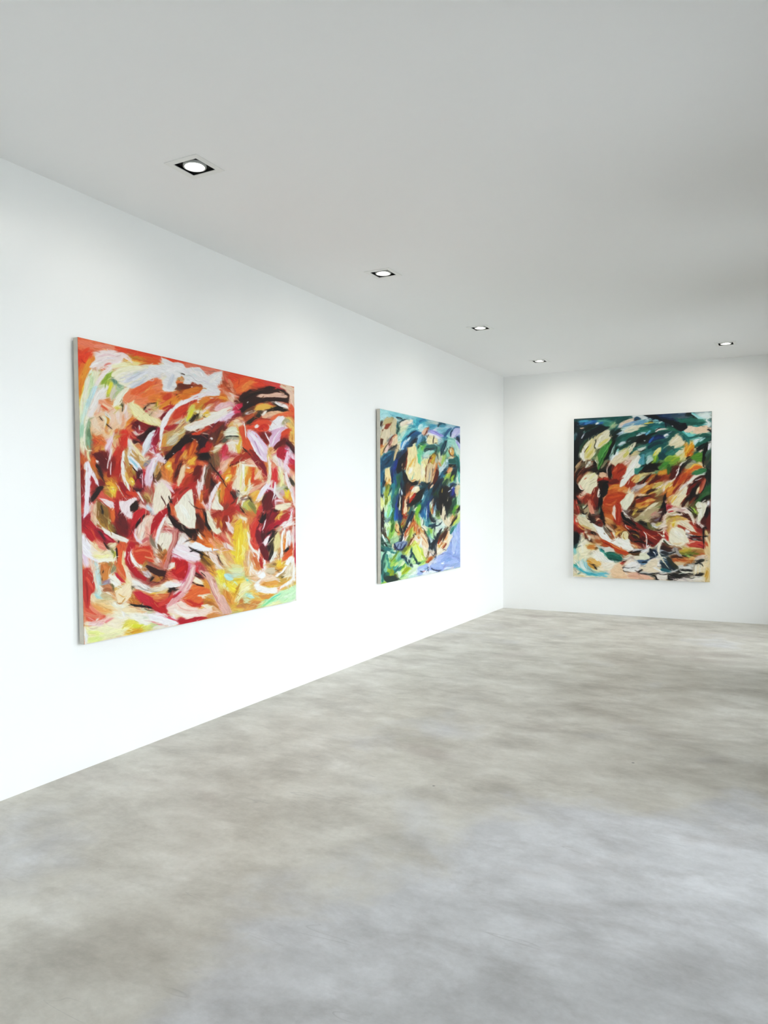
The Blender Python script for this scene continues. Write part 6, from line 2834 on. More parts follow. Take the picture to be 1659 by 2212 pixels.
p 6c7ca4 47,80 50,77 58,74 64,76 67,77 65,82 60,87 54,88 50,86 48,83
s 98a8c0 3 51,80 56,79 60,78
s 5060a0 2.4 59,83 62,80 65,78
s 18284c 2.4 47,80 49,85 54,88.5 60,87 65,80
s c8d4e0 1.6 56,80 58,77 60,75
s 102038 2 54,76 57,74 60,70
s e0e8f0 1.4 59,76 61,73 64,69
s 182c40 1.4 56,84 57,80 58,76
s b8d888 6 34,52 37,48 40,44
s d8ecc8 6 34,46 36,50 38,56
s a8cc70 5 36,60 37,56 38,52
s 88b850 4 44,64 46,58 47,52
s c8d898 4 47,64 49,60 51,58
s 68a048 4 40,68 41,62 42,58
s 8cb858 4 37,70 39,65 40,60
s d8ecd8 4 32,56 34,62 37,66
s 402418 1.6 32,60 35,70 41,83
s 58401c 2.4 29,62 32,68 35,74
s a89050 1.4 34,64 37,72 42,80
s 383828 3 30,66 29,62 29,56
s c8d8d0 5 28,70 31,74 33,78
s e8f0ec 3 29,76 31,79 32,82
s 1c4c40 4 26,70 27,76 29,82
s 103028 2.4 25,75 29,77 34,78
s a0d0c0 4 30,70 33,72 36,76
s 306850 4 34,82 36,78 38,76
s 8cb888 6 42,80 44,74 46,70
s a8cc98 5 46,74 50,72 52,69
s 5c9078 5 38,86 42,82 45,79
s 1c5c5c 4 26,85 29,88 31,92
s 2c6c70 6 34,88 38,88 42,90
s 68a890 5 40,92 45,90 50,89
s 101c18 3 24,90 27,90 30,91
s e8d8b0 2.4 44,85 44,81 44,78
s 803820 1.2 47,88 48,86 50,84
s a8d8b8 6 25,94 27,100 26,106
s c8e8d0 6 30,96 34,94 40,94
s 98ccb0 6 38,100 42,98 46,96
s 2c6860 3 29,100 31,95 33,90
s 1c5850 3.6 25,112 27,106 31,98
s 2c7868 2.4 25,120 25,112 27,106
s b8dc90 6 35,102 37,106 37,110
s 80a840 4 40,106 44,102 48,98
s 6c8c38 3.6 47,100 50,96 54,90
s a8b858 2.4 42,110 45,104 49,98
s d8ecd0 5 44,96 46,92 49,92
s 88c0a8 6 54,96 52,102 50,106
s 509888 6 56,102 54,106 50,110
s 78b040 5 44,112 47,108 51,106
s a8d060 5 42,116 45,111 47,110
s c8e080 4 48,115 50,113 53,108
s 2c7870 4 36,108 35,102 33,96
s 489080 4 38,118 37,113 36,108
s 8cc8a0 5 33,116 34,110 34,106
s 2c6058 3 30,118 31,112 32,108
s 1c5c60 6 46,121 50,120 54,118
s 2c7c84 4 44,124 48,121 52,119
s 388070 3 54,122 59,116 64,110
s 5c9838 3.6 60,118 62,114 65,111
s a8d890 5 54,112 57,108 60,106
s d8ecb8 4 59,113 62,109 64,106
p a8b83c 60,92 64,88 68,82 72,80 74,84 72,92 70,98 64,98
s c8d868 4 64,94 68,89 72,85
s 68701c 4 62,92 65,88 67,85
s 8c9830 3 68,86 71,83 72,81
s d8e8a8 5 68,98 71,94 73,88
p 143a50 57,99 60,97 64,98 65,102 61,103 57.5,102
s 1c4c68 2.4 59,100 62,99 64,101
s 1c4858 4 65,103 67,107 69,111
s 143848 2.4 70,102 72,108 74.5,117
s 48a0a8 2.4 66,108 68,111 70,112
s 1c5060 4 74,99 74,94 74,88
s 143c48 3 72,101 74,96 75,90
s e0f0d8 4 69,106 71,100 72,98
p c3dc74 76,88 79,80 83,77 86,83 90,92 96,103 97,106 92,110 85,111 81,104
s d8ec90 5 82,86 86,94 92,104
s e8f0a8 4 80,86 84,98 88,107
s a0c448 3 79,88 83,97 86,106
s b8d040 4 85,84 90,93 95,101
s d8e860 4 78,81 81,79 83,80
s f0f4c0 2.4 88,96 92,103 94,106
p 153f4c 75,90 77,92 80,101 84,108 92,109 90,112 85,114 81,110 77,100
s 205868 1.6 83,111 87,112 91,110.5
s 2c6c50 2.4 78,96 81,103 84,108
s 68b060 1.6 85,109 90,109 95,106
s a8dcb0 5 76,110 78,106 79,102
s c8e890 4 77,110 79,106 80,109
s a8d878 4 88,113 92,111 96,108
p b0c838 58,128 61,122 66,118 72,117 75,119 70,123 64,127 60,130
s 88a020 5 61,125 66,121 71,119
s 6c8018 2.4 59,126 64,123 68,122
s c8e068 4 56,128 59,123 62,120
s d0ecc0 6 70,128 76,124 82,120
s a8d890 4 64,132 70,129 76,127
s d8f0d0 5 76,116 81,115 86,114
s e4f4e8 5 76,129 80,127 83,124
s b8e0d8 4 72,132 77,131 82,130
s 78b070 4 56,134 60,132 64,130
s c0e0a0 4 58,137 63,134 68,133
s 98c870 4 54,130 56,126 57,122
s e8f4ec 4 56,124 55,130 54,134
p 234c34 30,133 35,131 42,130 48,132 52,138 44,140 38,140 32,138
s 1c3c38 5 33,135 40,135 48,137
s 302c18 4 42,139 47,137 51,137
s 4c4818 4 46,134 48,131 47,129
s 88a828 7 37,123 40,126 43,130
s 6c8c28 5 41,123 44,126 46,129
s a8b830 4 34,122 36,121 39,122
s 2c6c60 5 32,128 35,127 38,129
s 88c8b0 5 32,124 33,120 33,118
s 1c5050 4 27,128 26,122 26,116
s 2c6c68 6 27,138 27,131 27,124
s 103c3c 3 29,136 30,130 30,124
s 80c0b0 3 25,142 25,136 25,130
s 48a090 2.4 28,143 28,138 28,133
s a8d898 4 31,141 33,140 35,141
s c8c840 4 30,143 35,141.5 40,140.5
s 90b848 3 27,144 30,143 34,142
@Q
S a8dce0 11 38,26 48,20 60,24
S 88c8d4 5 56,20 76,25 100,29
P bfae80 48,33 56,30 65,34 64,41 54,44 44,50 40,48
P 8c3c1c 44,57 48,48 56,45 59,48 53,56 48,60
P d0c4a0 59,70 61,56 65,43 70,31 74,36 73,50 72,68 65,73
P d6c8aa 36,76 38,65 44,59 50,60 58,56 56,70 50,80 44,96 40,98 42,86
P 5a2c14 35.5,93 36,82 43,82 39,95
P ecd0ac 63,98 64,86 70,76 76,74 76,90 70,97
S 6c2c1c 2.4 58,86 62,78 70,72
S b88880 4 54,100 60,92 64,86
S 1c1410 2 40,116 44,106 54,92
S e8c8c4 5 46,114 50,106 54,98
S e0b878 5 36,120 38,112 40,106
S 0c2028 2 75,30 82,31 88,35
S 0c2028 1.6 82,44 88,37 99,34
S f0e4d0 6 86,46 96,40 110,37
S 10302c 2.4 74,70 78,60 80,56
S 1c4c40 2.4 76,46 77,54 77,62
S b8e0d0 6 80,80 88,72 94,64
S 78c8cc 5 88,82 100,68 112,58
S 2c80a0 4 86,90 96,78 110,68
S 1c5c88 7 108,74 118,69 131,68
S 10243c 3 100,78 108,70 120,62
S e4f0f8 3 86,106 90,94 96,84
S 5c9cd0 4 84,104 86,96 90,88
S e0ecf8 2.4 97,88 101,82 104,78
S 10344c 5 106,98 112,90 118,82
S 0c1420 3 112,92 116,86 119,80
S f0f0c0 4 114,96 117,94 120,92
P d2bc90 65,135 68,124 74,108 76,96 79,96 76,112 72,124 69,132
S 10202c 3 60,104 66,101 72,99
P 1a4c66 36,148 38,134 44,120 56,114 66,110 66,125 62,134 59,148 48,150 40,156 36,160
S 2c7898 4 42,132 52,122 62,115
S 0c3048 3 46,144 56,134 62,124
P 0a1220 74,156 76,136 84,122 96,112 100,113 98,126 90,144 86,156 78,164 73,164
S 1c3c5c 5 78,128 86,118 98,109
S 1c3c88 6 68,156 72,142 76,130
S 4c2014 5 96,126 98,118 99,112
S 401810 5 90,152 92,140 96,132
S e8c8a0 1.2 87,148 87.5,142 89,140
P f2e0a8 100,124 102,102 112,100 118,96 121,106 124,120 124,142 132,142 132,182 120,182 110,184 104,178 100,164 98,144
S e8b458 4 106,148 110,138 116,128
S d08038 1.2 100,156 106,142 112,132
S f8f8e8 6 104,164 108,156 112,152
S 90c8b8 2.4 109,180 113,170 116,162
S e8a848 1.4 116,148 118,130 119,118
S 60c898 5 125,120 128,130 129,140
S 0a0e14 4 91,178 90,164 90,154
S 0c1018 5 100,182 96,172 94,164
P 0a0c10 104,182 112,186 120,180 123,191 116,192 108,190
S b86030 1.4 108,182 114,180 119,178
P f0d49c 44,180 46,166 46,154 52,151 57,158 59,170 63,180 60,192 54,188 50,184
S d89c48 4 52,188 56,180 58,176
S 201008 1.4 45,188 48,180 50,174
S 0c3048 4 42,196 43,180 44,164
S 1c6080 5 37,184 38,168 40,158
S 10305c 5 64,186 62,170 61,158
S 205c88 4 72,190 70,176 69,166
S 1c5c50 4 76,196 78,182 80,172
S 2c7c88 5 64,216 66,202 66,190
S 788020 5 49,206 51,196 54,190
S 98a83c 4 48,220 50,210 52,202
S 1c3020 1 54,218 58,206 63,196
S 0f2840 4 88,206 85,194 84,184
S 50301c 5 100,206 99,194 98,186
S 10141c 4 94,216 92,204 90,196
S c8e0ec 2 86,216 85,208 86,202
S f4e8d0 6 112,206 118,200 124,196
S a82c18 3 113,218 116,213 119,210
@R
S 3898b0 8 12,46 18,40 26,37
S 2c80a0 5 18,42 24,37 32,37
S c8ecec 6 16,56 20,50 26,49
S 74c0cc 4 28,52 31,48 34,46
S 4c98b4 6 44,54 51,51 58,50
S a8a4e4 6 46,63 58,69 74,76
S 6c68b8 0.8 43,61 56,66 72,74
P e2b498 24,66 28,60 35,55 37,60 31,68 27,73
S 502014 1.6 29,74 34,64 37,56
S 286088 6 79,74 86,64 94,56
S 183c68 2.4 92,76 93,68 96,62
S 4878a4 2.4 98,59 104,54 114,52
S c4c4ee 7 100,70 106,64 112,60
S d8d8f4 5 96,76 100,72 104,69
S 0c2848 3 107,78 111,84 114,92
S b0b0e8 4 106,90 111,98 114,104
P f4e6b4 34,92 37,78 43,73 50,76 60,82 60,90 46,95
S 14141c 2 50,92 50.5,83 52,74
S 3c7890 4 24,86 26,80 26,74
S 204c58 2 30,88 31,82 28,80
P 3a6a66 31,110 36,100 42,96 52,96 62,104 52,103 42,105 34,112
S 0c1824 1.6 30,109 38,105 46,106
S 0c1824 1.2 56,118 59,108 60,100
P 12364a 68,124 69,108 74,96 80,88 84,85 82,96 78,108 72,120
S 246c70 2.4 72,110 76,100 80,92
S e8f0f4 1.6 77,110 79,106 80,103
S a0d8c4 6 88,86 96,88 102,96
P e0a860 90,114 90,106 95,103 99,108 101,118 96,122 92,119
S f4e8c8 2.4 92,114 92.5,109 94,107
S 5a2c0c 1.6 89,109 91,119 98,123
S f0d8b4 5 92,127 96,127 100,126
P 1c6058 88,132 96,131 104,130 104,139 96,141 87,140
P 0a141c 87.5,143 96,144 104,142 102,149 90,149
S 1c6c68 4 108,124 111,140 114,156
S e4a87c 4 86,162 90,156 95,152
S 281410 1.6 78,166 81,164 85,162
S b8c850 4 80,174 84,170 86,166
S 0f242c 4 92,180 96,164 100,154
S 98b838 5 94,178 98,172 100,168
S 102420 1.6 100,180 105,166 106,154
S 4cb0a8 3 112,162 113,176 113,190
S d8ecdc 4 108,170 108,180 109,190
P d8c098 34,172 37,144 43,137 49,144 48,164 44,184 35,188 33,180
S a8a8a0 3 40,184 42,168 44,154
S 6c3818 1.4 32,180 33,162 36,146
P 5c2010 49,188 51,172 57,154 62,156 64,168 60,180 52,192
S d87c40 2.4 54,160 58,148 60,142
S f0c890 1.6 43,192 50,176 56,158
S c88438 3 42,138 47,130 52,124
S 3c1c0c 1.6 39,138 42,129 50,119
S c8b840 3 47,140 51,132 53,124
S 64c890 4 16,138 18,126 19,116
S 90d8b0 2.4 20,144 21,130 24,118
S b8dcd0 6 29,122 38,114 48,110
S c8dce0 5 68,160 72,150 78,140
S 2c6888 5 68,176 72,168 74,164
S 10283c 7 60,196 66,184 74,176
S 0a1824 6 52,206 60,194 64,186
P 124048 20,200 26,188 30,186 36,192 44,187 42,196 34,199 26,206
S 0c1418 4 12,216 22,206 32,198
S 1c5868 6 40,216 44,206 50,198
S 5a1c10 2 38,200 42,192 46,188
S ecccac 2 44,200 47,194 50,190
S 0c0e14 8 74,218 78,208 80,198
S 14101c 7 66,214 70,204 72,194
S b8a040 2 72,210 72,205 73,200
S 28409c 4 96,216 98,206 100,198
S 101c30 4 88,206 92,198 96,192
S dce8f0 1.6 86,208 89,206 93,204
S d8c8a0 5 104,212 106,202 107,194
@T
S e8ec98 6 39,26 39.5,18 40,10
P 1c1214 36,64 37,44 43,32 44,46 43,66 44,78 40,86 37,84
S b89080 1 40,56 41,50 42,46
S e4ecf0 1.6 39.5,84 40,80 40,77
S 3c2418 1.6 44,80 50,102 60,122
S 98d888 6 52,52 55,40 58,26
S 90dcd4 3 56,54 60,44 63,36
S 6c8020 4 47,24 48,14 49,6
S 2c6068 6 67,30 69,16 70,2
S 2c6c38 5 64,70 65,54 66,42
S 386820 4 62,90 63,76 64,64
S 1c4890 5 74,56 74,42 74,26
S 2c68a8 3 71,62 71,50 71,38
S 0c1828 4 77,30 79,16 80,4
S e8e0b0 1.4 81,38 82,22 83,8
S 0c1420 3 85,44 85,26 86,10
S 183868 5 84,56 82,48 80,42
S 843c1c 4 88,42 89,28 90,16
P f0cca4 90,46 91,32 94,17 97,22 100,30 98,42 93,47
S 9c3018 3 90,48 94,54 97,60
S 501c10 2.4 100,38 101,22 102,6
P b83018 103,20 106,12 112,6 118,2 114,10 108,18 104,22
S 141a18 8 108,24 120,14 131,4
S f0e8c8 1.2 112,36 114,30 116,25
P 0e1c2c 85,112 86,96 92,80 100,64 106,46 114,30 113,42 106,56 98,72 90,92 86,110 82,114
S 0e141c 2.4 87,92 83,80 81,66
S 70b840 4 120,42 124,32 131,25
S 88a848 3 118,60 120,48 122,42
S c05c2c 4 92,100 98,88 108,74
S d8904c 2.4 102,88 108,76 114,64
S 803010 1.4 92,104 100,88 112,64
S f0ece0 1.2 88,112 91,102 93,96
S 98a838 4 105,98 107,88 109,80
S b86030 1.4 120,90 122,76 122,66
S 8c3c18 1.4 128,94 125,80 123,70
S e8c890 4 74,86 78,78 76,70
S 50240c 1.2 69,83 74,90 81,92
S 7c2410 1.2 85,74 88,70 90,66
P 8494b0 69,118 74,114 82,113 90,112 97,114 92,122 86,130 78,131 72,127
S 182858 2.4 69,118 74,128 80,132 90,127 97,114
S 0c1c3c 1.4 74,128 78,121 80,116
S 0c1c3c 1.2 81,130 86,120 90,114
S 602c18 1.6 100,124 108,112 116,100
S e8c8a4 3 106,120 112,112 117,106
S 1c5454 4 38,162 42,148 50,134
S 10403c 2.4 37,190 38,174 40,160
S 2c7470 4 40,208 40,194 41,182
S 6c8c30 2.4 60,160 70,149 78,138
S 307c78 5 60,137 68,139 74,140
S 0e2c28 3 44,116 48,120 51,124
S e4f0e8 3 40,96 43,104 46,112
S a0d0b0 4 52,100 54,90 55,82
S 88b050 4 56,106 58,98 59,92
P 0e3448 84,150 86,144 94,147 93,153 85,152.5
S 0e3448 2.4 96,156 99,162 102,168
S 0e3448 2.4 102,156 106,166 109,174
S 145058 4 109,138 110,132 111,126
S 0e3448 2.4 106,150 108,146 110,142
P 0e3848 111,138 114,140 118,154 123,162 132.7,164 126,168 121,164 115,152
P d4e688 114,130 118,118 126,120 132.7,133 132.7,160 124,160 117,144
S e8f040 3 122,122 127,130 131,138
P 1a3830 43,199 52,195 64,194 74,198 76,205 64,209 52,211 45,206
S 8c9c20 6 60,192 64,186 64,180
S 98a820 6 88,188 96,180 104,175
S 2c6868 3 68,188 76,180 84,172
S 48a8a0 3 66,180 72,174 76,168
@U
S 0c1010 8 8,16 14,10 22,4
S 1c5878 6 29,28 33,16 36,4
S 1c4888 6 38,52 38,34 39,18
S d0e8f0 1.4 34,64 35,44 35.5,26
S 2c80a8 2.4 31,56 31,44 32,34
P 84b838 9,56 11,42 17,32 22,26 20,36 14,46 11,60
S 0a0c14 11 70,20 74,10 76,0
S 0a0c10 9 86,32 88,18 90,6
S 140e0c 4 69,48 70,36 71,24
S e8dcb8 1.4 84,16 86,10 88,5
S 1c4c40 6 96,34 100,20 104,10
S 5c9c40 4 97,44 100,38 104,32
S 10141c 2 108,44 112,36 114.5,30
S b8704c 2.4 48,44 49,38 49,34
S 381c1c 2.4 50,28 52,22 53,18
S 0c1828 2 42,48 46,60 52,66 58,60
P 123c54 39,74 44,74 54,70 60,74 50,79 41,80
S 122c44 1.4 56,76 66,73 72,65
S 122030 1.4 53.5,90 54.5,80 55,70
S 405024 4 62,52 62,46 64,40
P e2d2b2 69,56 72,44 77,29 80,40 82,56 88,66 96,56 100,50 94,64 88,76 80,74 74,64
S 0f0e10 2.4 78,60 79,54 80,48
S 120c08 2.4 90,76 98,66 108,52
S c8dc60 3 98,74 104,66 110,58
S d0dc88 3 110,56 112,50 114,44
S 1c7070 3 92,94 96,88 101,81
S 0e1628 2.4 61,102 65,92 72,80
S 10182c 3 56,112 59,104 63,96
S 0e1828 5 47,130 50,120 56,110
S 0e1828 2.4 43,128 42,116 40,102
S 282c30 1.6 48,136 50,128 52,122
P edd0aa 24,100 30,96 35,104 39,118 37,128 30,126 26,114
S b87038 1.2 25,102 32,110 37,118
S 3c2c20 1.2 22,78 29,84 32,94
S 24201c 1.4 29,86 31,94 32,98
S 8c4c1c 1.4 17,96 16,86 14,78
S d0803c 2.4 10,96 11,84 13,74
S 3c1408 2 64,116 72,100 80,86
S 4c1c0c 2 70,110 76,98 84,82
S 5c2410 1.6 78,106 82,96 86,90
S 9c3c14 2.4 62,118 65,112 68,108
S 8c3c18 1.6 73,130 79,122 82,118 79,116
S e0a068 3 71,127 75,122 78,119
P f2e6cc 58,138 60,128 68,128 76,132 84,120 88,106 96,98 96,102 90,112 88,122 80,134 70,142 62,144
S 242020 1 74,133 78,132 80.5,134
S e8d4b8 6 32,142 34,134 36,129
S c86c2c 3 35,163 42,154 48,148
S 7c3c10 1.2 38,164 43,156 48,150
S a86030 1.2 34,160 38,161 44,158
S 0e3440 2.4 2,138 6,152 13,165
S b4c4f0 9 100,106 100,124 98,142
S 90a8e0 6 70,160 78,152 86,148
S a0b4ea 8 90,164 100,160 110,156
S a4b8ea 6 54,172 60,168 68,170
S eef4fc 2.4 71,164 74,165 77,164
S 0e1c38 1.6 46,176 54,181 64,182
S 28406c 0.8 36,174 40,176 34,186
S 0e1c38 1.4 20,184 23,185 26,184.5
S e09898 1 26,184.5 29,184 31,183
S 8898d0 0.8 108,154 113,160 114,166
"""
